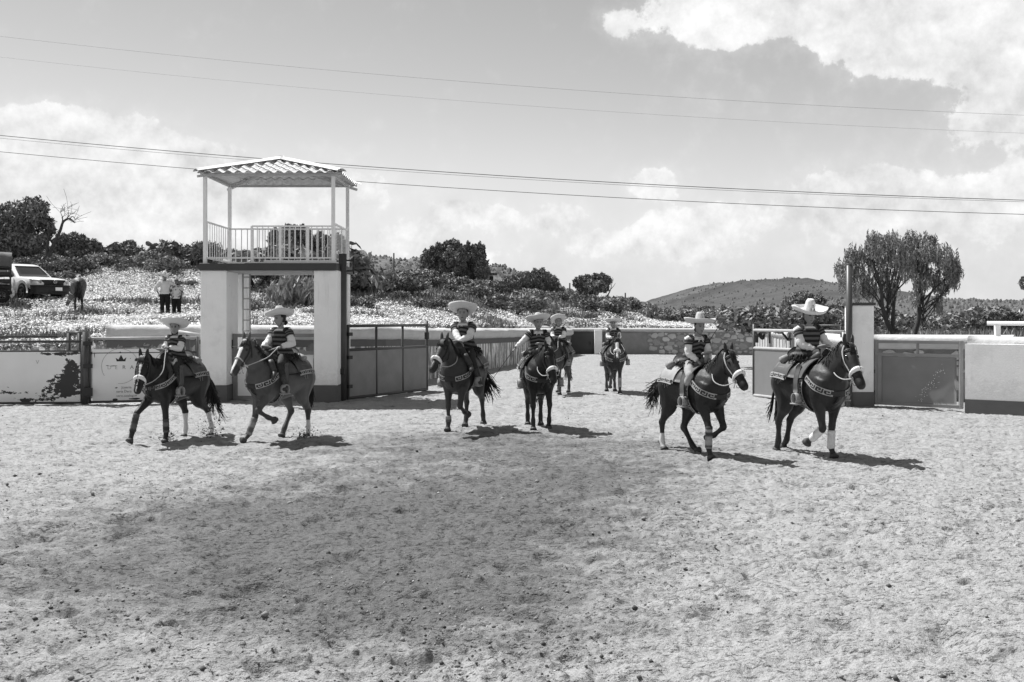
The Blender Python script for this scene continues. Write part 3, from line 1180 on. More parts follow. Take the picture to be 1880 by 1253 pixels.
for lab, (x, y), z, r in (('tall dark gate pole at the right foot of the watchtower', POLE_L, 3.75, .105), ('tall dark pole beside the white gate pillar on the right', POLE_R, 3.38, .075)):
    o = thing('gate_pole', lab, 'pole')
    mb = MB(); mb.tube([(x, y, -.2), (x, y, z)], r, 16); mb.build('shaft', M['steel'], o)
    mb = MB(); mb.tube([(x, y, z), (x, y, z + .02)], r + .004, 16); mb.build('cap', M['steel'], o)
    mb = MB(); mb.box((x, y - r - .03, .75), (.14, .12, .14)); mb.build('collar', M['iron'], o, smooth=False)
    if z > 3.5:
        mb = MB(); bar(mb, (x + .09, y, z - .15), (x + .28, y, z - .15), .02); bar(mb, (x + .28, y, z - .05), (x + .28, y, z - .5), .02); bar(mb, (x + .09, y, z - .42), (x + .28, y, z - .42), .02)
        mb.build('hinge_bracket', M['iron'], o)
        mb = MB(); bar(mb, (x - .08, y, 3.4), (x - .6, y + .1, 3.42), .035); mb.build('brace', M['steel'], o)

# right pillar
pl = thing('gate_pillar', 'white square gate pillar with dark cap and grey foot right of the tall pole', 'pillar')
mb = MB(); mb.box((8.35, 26.2, 1.37), (.54, .54, 2.12), bevel=.02); mb.build('shaft', M['white_wall'], pl, smooth=False)
mb = MB(); mb.box((8.35, 26.2, .13), (.556, .556, .46)); mb.build('painted_foot', M['grey_band'], pl, smooth=False)
mb = MB(); mb.box((8.35, 26.2, 2.455), (.60, .60, .06)); mb.build('cap', M['dark_slab'], pl, smooth=False)

# right arena gate
f = Frame((8.68, 25.95), (10.19, 24.72))
def dent_hook(d):
    return d['val']
M['sheet'] = material('dull_sheet', .20, .42, .22, 1.2, attr=None)
g = thing('arena_gate', 'low grey sheet gate in a pipe frame between the pillar and the white wall', 'gate')
n_, m_ = 26, 18
G = np.array([[tuple(f.p(.1 + (f.L - .2) * i / n_, .12 + 1.1 * j / m_, .035 * math.exp(-((i - 9) / 4) ** 2 - ((j - 13) / 3) ** 2) - .02 * math.exp(-((i - 18) / 5) ** 2 - ((j - 7) / 4) ** 2))) for j in range(m_ + 1)] for i in range(n_ + 1)])
mb = MB(); mb.sheet(G, .012); mb.build('panel', M['sheet'], g)
for z_ in (.10, 1.26, 1.56):
    mb = MB(); bar(mb, f.p(0, z_), f.p(f.L, z_), .035, True); mb.build('rail', M['dark_paint'] , g, smooth=False)
for s_ in (0, f.L):
    mb = MB(); bar(mb, f.p(s_, .06), f.p(s_, 1.6), .04, True); mb.build('stile', M['dark_paint'], g, smooth=False)
mb = MB(); bar(mb, f.p(f.L * .5, 1.29), f.p(f.L * .5, 1.53), .025, True); mb.build('stile', M['dark_paint'], g, smooth=False)
f.panel(.04, .14, .13, 1.22, .02, .03).build('edge_strip', M['dark_paint'], g, smooth=False)
for z_ in (.35, .85):
    mb = MB(); mb.box(f.p(-.05, z_, .0), (.12, .08, .09), f.rot); mb.build('hinge', M['iron'], g, smooth=False)
# flecks of dried paint spatter
mb = MB()
rr = np.random.default_rng(3)
for k in range(60):
    t_ = rr.random()
    c_ = f.p(1.02 + .55 * t_ + rr.normal(0, .05), .2 + .78 * t_ + rr.normal(0, .06), .026)
    s_ = rr.uniform(.004, .013)
    mb.box(c_, (s_, .006, s_ * rr.uniform(.6, 1.6)), f.rot)
mb.build('paint_spatter', M['white_paint'], g, smooth=False)['kind'] = 'stuff'


# ---- left arena gates with peeling advertisement sheets
def peel_hook(cx, cz, wx, wz, thr, more=()):
    def h(d):
        m, N, L = d['m'], d['N'], d['L']
        sp = N.new('ShaderNodeSeparateXYZ')
        L.new(d['tc'].outputs['Object'], sp.inputs[0])
        a = m('DIVIDE', m('SUBTRACT', sp.outputs[0], cx), wx)
        b = m('DIVIDE', m('SUBTRACT', sp.outputs[2], cz), wz)
        g_ = m('EXPONENT', m('MULTIPLY', m('ADD', m('MULTIPLY', a, a), m('MULTIPLY', b, b)), -1.))
        for c1, c2, w1, w2, am in more:
            a = m('DIVIDE', m('SUBTRACT', sp.outputs[0], c1), w1)
            b = m('DIVIDE', m('SUBTRACT', sp.outputs[2], c2), w2)
            g_ = m('ADD', g_, m('MULTIPLY', m('EXPONENT', m('MULTIPLY', m('ADD', m('MULTIPLY', a, a), m('MULTIPLY', b, b)), -1.)), am))
        mp = N.new('ShaderNodeMapping')
        mp.inputs['Scale'].default_value = (3.2, 3.2, 5.5)
        L.new(d['tc'].outputs['Object'], mp.inputs[0])
        n1 = d['noise'](1.0, 6, .62, mp.outputs[0])
        n2 = d['noise'](2.6, 5, .65, mp.outputs[0])
        s_ = m('ADD', m('MULTIPLY', g_, .31), m('ADD', m('MULTIPLY', n1, .6), m('MULTIPLY', n2, .4)))
        return d['mix'](d['val'], .045, d['step'](s_, thr, thr + .018))
    return h


M['sheet_a'] = material('peeling_white_sheet', .80, .6, .06, 2., hook=peel_hook(-10.75, .62, .42, .66, .716, ((-11.25, .42, .45, .30, .62), (-12.35, .62, .16, .3, .6), (-11.75, .12, .5, .13, .75), (-11.2, 1.25, .7, .05, .8), (-12.2, .30, .5, .05, .7))))
M['sheet_b'] = material('white_banner_sheet', .82, .55, .04, 2., hook=peel_hook(-10.0, -.15, .9, .2, .72))
M['sheet_c'] = material('peeling_gate_sheet', .84, .6, .05, 2., hook=peel_hook(-7.25, .7, .12, .7, .73))
M['ink'] = material('dark_ink', .03, .6, 0)
M['ink_faint'] = material('faded_ink', .45, .6, 0)
M['ink_mid'] = material('worn_ink', .2, .6, 0)


def text_part(txt, size, f, s, z, o, mat, parent, spacing=1.0, name='lettering'):
    cu = bpy.data.curves.new('lettering', 'FONT')
    cu.body = txt
    cu.size = size
    cu.extrude = .0015
    cu.space_character = spacing
    ob = bpy.data.objects.new('lettering', cu)
    COL.objects.link(ob)
    dg = bpy.context.evaluated_depsgraph_get()
    me = bpy.data.meshes.new_from_object(ob.evaluated_get(dg))
    bpy.data.objects.remove(ob)
    me.materials.clear()
    o_ = link(name, me, mat, parent, smooth=False)
    d = f.d
    Mx = Matrix(((d.x, 0, f.n.x, 0), (d.y, 0, f.n.y, 0), (0, 1, 0, 0), (0, 0, 0, 1)))
    Mx.translation = f.p(s, z, o)
    o_.matrix_local = Mx
    return o_


f = Frame((-15.2, 26.35), (-10.5, 26.62))
g = thing('arena_gate', 'white gate sheet with a large patch of peeled paint at the left edge', 'gate')
f.panel(.05, f.L - .05, .06, 1.30, .025).build('panel', M['sheet_a'], g, smooth=False)
for z_, r_ in ((1.66, .028), (1.545, .032), (1.31, .022), (.05, .03)):
    mb = MB(); bar(mb, f.p(0, z_, -.05 if z_ > 1.6 else 0), f.p(f.L - (.62 if z_ > 1.6 else 0), z_, -.05 if z_ > 1.6 else 0), r_); mb.build('rail', M['steel'], g)
for s_ in (0, f.L):
    mb = MB(); bar(mb, f.p(s_, .02), f.p(s_, 1.56), .035); mb.build('stile', M['steel'], g)
text_part('JR', .17, f, 2.6, .98, .016, M['ink_faint'], g, 1.0)
text_part('V', .14, f, 3.6, 1.0, .016, M['ink_faint'], g)

o = thing('gate_post', 'thick dark post between the two white sheet gates', 'post')
mb = MB(); mb.tube([(-10.42, 26.6, -.1), (-10.42, 26.6, 1.78)], .07, 14); mb.build('shaft', M['steel'], o)
for z_ in (.32, .95, 1.5):
    mb = MB(); mb.box((-10.33, 26.53, z_), (.2, .1, .1 if z_ > .5 else .2)); mb.build('hinge', M['iron'], o, smooth=False)

o = thing('pipe_hoop', 'low inverted pipe hoop standing behind the peeling gate post', 'railing')
q0, q1 = at(124, 612, 27.9), at(161, 612, 27.9)
mb = MB(); bar(mb, q0, q1, .045); mb.build('top_rail', M['steel'], o)
for t_ in (0.06, .58, .98):
    q = q0.lerp(q1, t_)
    mb = MB(); bar(mb, (q.x, q.y, -.2), q, .045, True); mb.build('leg', M['steel'], o)

f = Frame((-10.34, 26.68), (-7.95, 27.5))
g = thing('arena_gate', 'white banner gate printed with a crown emblem behind the leftmost rider', 'gate')
f.panel(.06, f.L - .62, .09, 1.35, .02, .02).build('banner_panel', M['sheet_b'], g, smooth=False)
f.panel(f.L - .60, f.L - .05, .09, 1.24, .02).build('panel', M['dark_paint'], g, smooth=False)
for z_ in (1.62, 1.26, .06):
    mb = MB(); bar(mb, f.p(0, z_), f.p(f.L, z_), .033); mb.build('rail', M['steel_pale'] if z_ > 1.5 else M['steel'], g)
for s_ in (0, f.L):
    mb = MB(); bar(mb, f.p(s_, .02), f.p(s_, 1.65), .035); mb.build('stile', M['steel'], g)
C_ = f.p(.72, .93, .034)
S_, Z_, O_ = .70, .93, .034
mb = MB()   # the thin ring of the emblem
for k in range(56):
    a0, a1 = 2 * PI * k / 56, 2 * PI * (k + 1) / 56
    if 3.6 < a0 < 4.6:
        continue
    bar(mb, f.p(S_ + .43 * math.cos(a0), Z_ + .43 * math.sin(a0), O_), f.p(S_ + .43 * math.cos(a1), Z_ + .43 * math.sin(a1), O_), .0035)
mb.build('ring_print', M['ink_mid'], g)
mb = MB()   # crown
cr = [(-.10, 0), (-.125, .09), (-.06, .045), (0, .16), (.06, .045), (.125, .10), (.10, 0)]
V = [tuple(f.p(S_ + .02 + x, Z_ + .12 + y, O_)) for x, y in cr] + [tuple(f.p(S_ + .02, Z_ + .12, O_))]
mb.add(V, [(7, 0, 1, 2), (7, 2, 3), (7, 3, 4), (7, 4, 5, 6)]); mb.build('crown_print', M['ink'], g, smooth=False)
text_part('D', .13, f, S_ - .30, Z_ - .07, O_, M['ink_faint'], g)
text_part('E', .13, f, S_ - .125, Z_ - .07, O_, M['ink_faint'], g)
text_part('R', .13, f, S_ + .05, Z_ - .07, O_, M['ink_mid'], g)
text_part('A', .13, f, S_ + .23, Z_ - .07, O_, M['ink_mid'], g)
text_part('Joyeria', .085, f, S_ + .03, .38, O_, M['ink_mid'], g)
text_part('teria Dera', .085, f, S_ - .09, .28, O_, M['ink_mid'], g)
text_part('vero.catalog.m', .082, f, S_ - .09, .175, O_, M['ink_mid'], g)
for bx, by, bw_, bh in ((S_ - .16, Z_ + .01, .17, .02), (S_ - .30, Z_ + .02, .08, .015), (S_ - .09, .40, .07, .03), (.11, 1.22, .015, .16), (S_ + .0, 1.27, .05, .04), (S_ + .02, 1.18, .03, .025), (S_ + .42, 1.08, .2, .10), (S_ - .12, .11, .16, .07), (S_ + .35, .12, .3, .05), (S_ + .24, 1.12, .02, .02)):
    mb = MB()
    nn = 9
    rr = np.random.default_rng(int(bx * 999) & 255)
    V = [tuple(f.p(bx + math.cos(2 * PI * k / nn) * bw_ / 2 * rr.uniform(.6, 1.2), by + math.sin(2 * PI * k / nn) * bh / 2 * rr.uniform(.6, 1.2), O_ + .002)) for k in range(nn)]
    mb.add(V, [tuple(range(nn))]); mb.build('torn_patch', M['iron'], g, smooth=False)

f = Frame((-7.17, 28.02), (-4.99, 28.0))
g = thing('tower_gate', 'dark framed gate with a peeling white panel under the watchtower', 'gate')
f.panel(.12, f.L - .12, .12, 1.17, .02, .0).build('panel', M['sheet_c'], g, smooth=False)
for z_ in (1.67, 1.22, .07):
    mb = MB(); bar(mb, f.p(0, z_), f.p(f.L, z_), .045, True); mb.build('rail', M['dark_paint'], g, smooth=False)
for s_ in (.05, f.L - .05):
    mb = MB(); bar(mb, f.p(s_, .02), f.p(s_, 1.71), .05, True); mb.build('stile', M['dark_paint'], g, smooth=False)
mb = MB(); mb.box(f.p(-.02, 1.45, .06), (.06, .06, .22), f.rot); mb.build('latch', M['iron'], g, smooth=False)

# low rail behind the leftmost rider
o = thing('pen_rail', 'short pale pipe rail slanting down behind the leftmost rider', 'railing')
mb = MB(); bar(mb, at(318, 608, 28.6), at(372, 617, 28.2), .05); mb.build('rail', M['steel_pale'], o)
for px in (345, 362):
    q = at(px, 613, 28.45); mb = MB(); bar(mb, (q.x, q.y, -.2), q, .045, True); mb.build('post', M['steel'], o, smooth=False)

# ---- things behind the right lane gate
o = thing('rail_fence', 'thin dark post and rail standing above the right lane wall', 'railing')
q0, q1 = at(1413, 597, 47), at(1545, 598, 38)
mb = MB(); bar(mb, at(1413, 562, 47), (q0.x, q0.y, 1.0), .05); mb.build('post', M['steel'], o)
mb = MB(); bar(mb, q0, q1, .028); mb.build('rail', M['steel'], o)
for t_ in (.33, .66, .99):
    q = q0.lerp(q1, t_); mb = MB(); bar(mb, q, (q.x, q.y, 1.0), .025); mb.build('post', M['steel'], o)
o = thing('small_ladder', 'small pale-runged ladder leaning at the far end of the lane', 'ladder')
for px in (1400, 1409):
    mb = MB(); bar(mb, at(px, 611, 59.5), (at(px, 611, 59.5).x, 59.3, 0.05), .03); mb.build('rail', M['steel'], o)
for k in range(5):
    z_ = .2 + k * .24; mb = MB(); bar(mb, (at(1400, 0, 59.3).x, 59.3, z_), (at(1409, 0, 59.3).x, 59.3, z_), .025); mb.build('rung', M['steel_pale'], o)


# ------------------------------------------------------------------ the watchtower
t = thing('watchtower', 'white judges watchtower with railed platform and hipped tile roof over the gate', 'tower')
X0, X1, Y0, Y1 = -7.86, -4.42, 27.42, 30.05
ZS, ZT = 3.32, 3.50


def pillar(cx, cy, wx, wy, part='pillar'):
    mb = MB(); mb.box((cx, cy, (ZS + .42) / 2), (wx, wy, ZS - .42), bevel=.015); p = mb.build(part, M['white_wall'], t, smooth=False)
    mb = MB(); mb.box((cx, cy, .16), (wx + .014, wy + .014, .52)); mb.build('painted_foot', M['grey_band'], p, smooth=False)


pillar(-7.52, 28.02, .66, 1.14)
pillar(-4.69, 27.75, .60, .62)
pillar(-7.45, 29.78, .5, .5)
pillar(-4.64, 29.85, .36, .42)
mb = MB(); mb.box(((X0 + X1) / 2, (Y0 + Y1) / 2, (ZS + ZT) / 2), (X1 - X0 + .02, Y1 - Y0 + .1, ZT - ZS), bevel=.01); mb.build('floor_slab', M['dark_slab'], t, smooth=False)
mb = MB(); mb.box(((X0 + X1) / 2, (Y0 + Y1) / 2, ZS - .015), (X1 - X0 - .3, Y1 - Y0 - .3, .03)); mb.build('slab_soffit', M['concrete'], t, smooth=False)
PX0, PX1, PY0, PY1 = -7.76, -4.52, 27.55, 29.95
ZE = 5.77
for x in (PX0, PX1):
    for y in (PY0, PY1):
        mb = MB(); mb.box((x, y, (ZT - .06 + ZE) / 2), (.085, .085, ZE - ZT + .06)); mb.build('post', M['white_paint'], t, smooth=False)


def railing(a, b, z0, z1, n, bal=.0105):
    a, b = Vector(a), Vector(b)
    mb = MB(); bar(mb, a + Vector((0, 0, z1)), b + Vector((0, 0, z1)), .02, True); mb.build('handrail', M['white_paint'], t, smooth=False)
    mb = MB(); bar(mb, a + Vector((0, 0, z0)), b + Vector((0, 0, z0)), .018, True); mb.build('bottom_rail', M['white_paint'], t, smooth=False)
    for k in range(1, n):
        q = a.lerp(b, k / n)
        mb = MB(); bar(mb, q + Vector((0, 0, z0)), q + Vector((0, 0, z1)), bal, True); mb.build('baluster', M['white_paint'], t, smooth=False)


railing((PX0, PY0, ZT), (PX0, PY1, ZT), .14, 1.06, 11, .008)
railing((PX1, PY0, ZT), (PX1, PY1, ZT), .14, 1.02, 13, .006)
railing((PX0, PY1, ZT), (PX1, PY1, ZT), .14, 1.06, 20)
# front railing is a panel on the right two thirds only, with its own feet
fx = PX0 + (PX1 - PX0) * .365
railing((fx, PY0, ZT), (PX1, PY0, ZT), .14, .94, 15)
mb = MB(); bar(mb, (fx + .3, PY0, ZT + .06), (PX1, PY0, ZT + .06), .02, True); mb.build('bottom_rail', M['white_paint'], t, smooth=False)
for q in (0, .35, .69):
    x = fx + (PX1 - fx) * q
    mb = MB(); bar(mb, (x, PY0, ZT - .05), (x, PY0, ZT + .94), .028, True); mb.build('rail_post', M['white_paint'], t, smooth=False)
mb = MB(); bar(mb, (PX0, PY0 + .02, ZT + .14), (fx, PY0 + .02, ZT + .14), .02, True); mb.build('bottom_rail', M['white_paint'], t, smooth=False)

# roof: four hipped slopes of stepped corrugated tile sheet
M['tile'] = material('tile_sheet', .62, .5, .06, 4.)
M['tile_under'] = material('roof_frame_paint', .5, .6, .06, 4.)
EX0, EX1, EY0, EY1 = PX0 - .12, PX1 + .22, PY0 - .26, PY1 + .25
AX, AY = (EX0 + EX1) / 2, (EY0 + EY1) / 2
AZ = 6.25
EZ = 5.74


def slope(c0, c1, rows, name):
    """c0, c1: eave corners; apex shared. Overlapping courses of wavy sheet"""
    c0, c1, ap = np.array(c0), np.array(c1), np.array((AX, AY, AZ))
    mid = (c0 + c1) / 2
    L_ = np.linalg.norm(c1 - c0)
    e = (c1 - c0) / L_
    up = ap - mid
    H_ = np.linalg.norm(up)
    u = up / H_
    nrm = np.cross(e, u)
    if nrm[2] < 0:
        nrm = -nrm
    for k in range(rows):
        v0, v1 = k / rows, min(1., (k + 1) / rows + .06)
        nc = max(8, int(70 * (1 - v0)))
        G = []
        for j in range(4):
            v = v0 + (v1 - v0) * j / 3
            half = L_ / 2 * (1 - v0 * 1.0)
            row = []
            for i in range(nc + 1):
                x = -half + 2 * half * i / nc
                lim = L_ / 2 * (1 - v)
                xx = max(-lim, min(lim, x))
                wv = .035 * math.cos(2 * PI * x / .255)
                row.append(mid + e * xx + u * (H_ * v) + nrm * (wv + .028 * (1 - j / 3) + .02))
            G.append(row)
        mb = MB(); mb.sheet(np.array(G), .012); mb.build('tile_course', M['tile'], t)


CF = [(EX0, EY0, EZ), (EX1, EY0, EZ), (EX1, EY1, EZ), (EX0, EY1, EZ)]
for a, b in ((0, 1), (1, 2), (2, 3), (3, 0)):
    slope(CF[a], CF[b], 4, 'tile')
for c in CF:
    c = np.array(c); ap = np.array((AX, AY, AZ))
    d = ap - c
    d /= np.linalg.norm(d)
    sd_ = np.cross(d, (0, 0, 1)); sd_ /= np.linalg.norm(sd_)
    G = []
    for s_ in np.linspace(-.06, np.linalg.norm(ap - c) + .04, 6):
        row = []
        for k in range(7):
            a_ = -1.2 + 2.4 * k / 6
            row.append(c + d * s_ + sd_ * .15 * math.sin(a_) / math.sin(1.2) + np.array((0, 0, .10 * math.cos(a_) + .035)))
        G.append(row)
    mb = MB(); mb.sheet(np.array(G), .012); mb.build('hip_cap', M['white_paint'], t)
    mb = MB(); bar(mb, c + np.array((0, 0, -.07)), ap - np.array((0, 0, .12)), .03, True); mb.build('hip_rafter', M['tile_under'], t, smooth=False)
for a, b in ((0, 1), (1, 2), (2, 3), (3, 0)):
    p, q = [(PX0, PY0), (PX1, PY0), (PX1, PY1), (PX0, PY1)][a], [(PX0, PY0), (PX1, PY0), (PX1, PY1), (PX0, PY1)][b]
    mb = MB(); bar(mb, (*p, ZE - .03), (*q, ZE - .03), .03, True); mb.build('eave_beam', M['tile_under'], t, smooth=False)

o = thing('tower_ladder', 'pale steel ladder standing under the watchtower platform', 'ladder')
lx0, lx1, ly = at(446, 0, 28.9).x, at(459, 0, 28.9).x, 28.9
for x in (lx0, lx1):
    mb = MB(); bar(mb, (x, ly, .1), (x, ly, ZS - .02), .022); mb.build('rail', M['steel_pale'], o)
for k in range(11):
    z_ = .35 + k * .285; mb = MB(); bar(mb, (lx0, ly, z_), (lx1, ly, z_), .016); mb.build('rung', M['steel_pale'], o)

# ------------------------------------------------------------------ overhead lines
for lab, (y0, y1), Y, r, mt in (
    ('topmost thin overhead cable crossing the sky', (67, 212), 34, .0048, 'cable_pale'),
    ('second thin overhead cable from the top', (105, 245), 34, .0036, 'cable_pale'),
    ('upper dark cable of the close pair crossing behind the tower roof', (249, 368), 38, .012, 'cable'),
    ('lower paler cable of the close pair crossing behind the tower roof', (254, 371), 38, .008, 'cable_pale'),
    ('lowest dark cable passing just behind the tower eaves', (279, 394), 38, .010, 'cable')):
    a, b = at(0, y0, Y + 1.0), at(1880, y1, Y - 1.0)
    d = b - a
    A, B = a - d * .6, b + d * .6
    P = []
    for k in range(41):
        t_ = k / 40
        q = A.lerp(B, t_)
        tp = (t_ * 2.2 - .6)
        q = q - Vector((0, 0, 1)) * (.22 * 4 * tp * (1 - tp) if False else .30 * (1 - (2 * tp - 1) ** 2))
        P.append(q)
    mb = MB(); mb.tube(P, r, 5)
    tag(mb.build('overhead_cable', M[mt]), lab, 'cable', 'overhead cables crossing the sky')
# ------------------------------------------------------------------ vegetation
M['leaf'] = material('leaves', .07, .75, 0, attr='tone', spec=.2)
M['bark'] = material('bark', .06, .95, .25, 6., bump=.02, bscale=12)
M['deadwood'] = material('dead_wood', .10, .9, .2, 8.)
M['cactus'] = material('cactus_skin', .075, .7, .2, 9., attr='tone')


def leaf_mesh(centers, size, aspect, tone, droop=0., seed=0, tri=False):
    """one leaf (or leaflet spray) card per centre, randomly turned"""
    rng = np.random.default_rng(seed)
    n = len(centers)
    a = rng.normal(0, 1, (n, 3))
    if droop:
        a[:, 2] -= droop * 2.2
    a /= np.linalg.norm(a, axis=1)[:, None]
    b = np.cross(a, rng.normal(0, 1, (n, 3)))
    b /= np.linalg.norm(b, axis=1)[:, None]
    s = size * rng.uniform(.6, 1.4, n)
    a *= s[:, None] * aspect
    b *= s[:, None]
    V = np.stack([centers - a, centers + b * .5, centers + a, centers - b * .5], 1).reshape(-1, 3)
    return V, np.arange(4 * n).reshape(-1, 4), np.repeat(tone, 4)


def crown_points(clumps, n, rng, shell=.55):
    """points spread through a set of ellipsoid clumps, thicker towards their skins"""
    clumps = np.asarray(clumps, float)
    vol = (clumps[:, 3] * clumps[:, 4] * clumps[:, 5]) ** .8
    k = rng.choice(len(clumps), n, p=vol / vol.sum())
    d = rng.normal(0, 1, (n, 3))
    d /= np.linalg.norm(d, axis=1)[:, None]
    r = rng.random(n) ** (1 / 3) * (1 - shell) + shell * rng.uniform(.75, 1.05, n)
    r *= 1 + .22 * np.sin(d[:, 0] * 7 + k) * np.cos(d[:, 2] * 6 + 2 * k)
    return clumps[k, :3] + d * clumps[k, 3:6] * r[:, None], k


def limb(mb, P, r0, r1, n=6, rng=None, wob=.0):
    P = catmull(np.asarray(P, float), 4)
    if rng is not None and wob:
        P[1:-1] += rng.normal(0, wob, (len(P) - 2, 3))
    r = np.linspace(r0, r1, len(P)) if r0 != r1 else r0
    mb.loft(P, r, r, (0.9, .3, .1), n)


def make_tree(label, base, clumps, n, leaf, aspect, tone, trunk_r, seed, droop=0., trunk=None, cat='tree', name='tree', group=None, hang=0.):
    """clumps are relative to the base: (x, y, z, rx, ry, rz)"""
    rng = np.random.default_rng(seed)
    t = thing(name, label, cat, base, 0, group)
    cl = np.asarray(clumps, float)
    n, leaf = int(n * 1.7), leaf * .72
    P, k = crown_points(cl, n, rng)
    if hang:
        cl2 = cl.copy()
        cl2[:, 3:] *= .88
        P, k = crown_points(cl2, int(n * .40), rng, .30)
    if hang:       # weeping sprays: leaflets strung below each point
        m = 8
        off = np.arange(m)[None, :, None] * np.array([0, 0, -1.])[None, None] * leaf * 1.25
        P = (P[:, None] + off + rng.normal(0, leaf * .35, (len(P), m, 3))).reshape(-1, 3)
        k = np.repeat(k, m)
    tn = 3.3 * tone * rng.uniform(.5, 1.6, len(P)) * (1 + .18 * np.sin(k * 2.1))
    V, Fq, T = leaf_mesh(P, leaf, aspect, tn, droop, seed + 1)
    link('crown', raw_mesh('crown', V, Fq, T), M['leaf'], t, smooth=False)
    mb = MB()
    if trunk:
        for P_, r0, r1 in trunk:
            limb(mb, P_, r0, r1, 7)
    else:
        c = cl[:, :3].mean(0)
        limb(mb, [(0, 0, -.2), (c[0] * .3, c[1] * .3, c[2] * .35), (c[0] * .8, c[1] * .8, c[2] * .8)], trunk_r, trunk_r * .5)
    for q in cl[rng.permutation(len(cl))[:14]]:
        c = cl[:, :3].mean(0)
        st = np.array((c[0] * .4, c[1] * .4, q[2] * .38))
        limb(mb, [st, (st + q[:3]) / 2 + rng.normal(0, .12, 3), q[:3]], trunk_r * .24, trunk_r * .07, 5)
    mb.build('trunk', M['bark'], t)
    return t


def skyline(px, Y):
    x = (px - CX) / F * Y
    return Vector((x, Y, float(hill_z(np.array([x]), np.array([Y]))[0])))


def clumps_from(px_list, Y, base, rng, depth=.8):
    """clump list from photo columns/rows: (px, py, rx_px, ry_px)"""
    out = []
    for px, py, rx, ry in px_list:
        c = at(px, py, Y)
        sx, sz = rx / F * Y, ry / F * Y
        out.append((c.x - base.x, rng.uniform(-depth, depth) * sx, c.z - base.z, sx, (sx + sz) / 2, sz))
    return out


rngv = np.random.default_rng(21)

# the big tree at the left edge
Y = 62
b = skyline(40, Y)
make_tree('large leafy tree on the ridge at the far left, beside a bare leaning branch', b,
          clumps_from([(0, 405, 34, 34), (30, 395, 26, 26), (58, 385, 26, 24), (75, 392, 20, 22), (20, 425, 36, 30), (60, 420, 30, 26), (40, 450, 40, 24), (-30, 430, 40, 40), (85, 412, 13, 14), (0, 455, 40, 22), (70, 448, 26, 18)], Y, b, rngv), 9500, .13, 1.3, .060, .22, 31)
b = skyline(88, 60)
t = thing('bare_tree', 'bare dead tree leaning right beside the large leafy tree', 'tree', b)
mb = MB()
pt = lambda px, py, dy=0.: tuple(at(px, py, 60 + dy) - b)
for P_, r0, r1 in (([pt(86, 482), pt(97, 452), pt(110, 425), pt(116, 408), pt(127, 402), pt(137, 409)], .13, .03), ([pt(112, 418), pt(115, 402), pt(111, 390)], .05, .012), ([pt(116, 408), pt(124, 400), pt(131, 392)], .04, .012), ([pt(127, 403), pt(133, 398), pt(138, 402)], .03, .01),
                    ([pt(113, 401), pt(119, 394), pt(118, 386)], .02, .008), ([pt(125, 399), pt(126, 390), pt(124, 384)], .02, .008), ([pt(130, 394), pt(136, 392), pt(139, 388)], .015, .006), ([pt(98, 450), pt(93, 442), pt(92, 430)], .05, .02), ([pt(86, 480), pt(87, 455), pt(90, 430), pt(88, 415)], .10, .05)):
    limb(mb, P_, r0, r1, 6)
mb.build('trunk', M['bark'], t)
mb = MB()
rr = np.random.default_rng(5)
for k in range(46):
    s0 = np.array(pt(*[(111, 390), (131, 392), (138, 402), (137, 409), (127, 402), (118, 386), (124, 384)][k % 7])) + rr.normal(0, .04, 3)
    d = rr.normal(0, .16, 3) + np.array((.06, 0, .12))
    mb.tube([s0, s0 + d, s0 + d * 1.8 + rr.normal(0, .07, 3)], .009, 3)
mb.build('twigs', M['bark'], t)['kind'] = 'stuff'

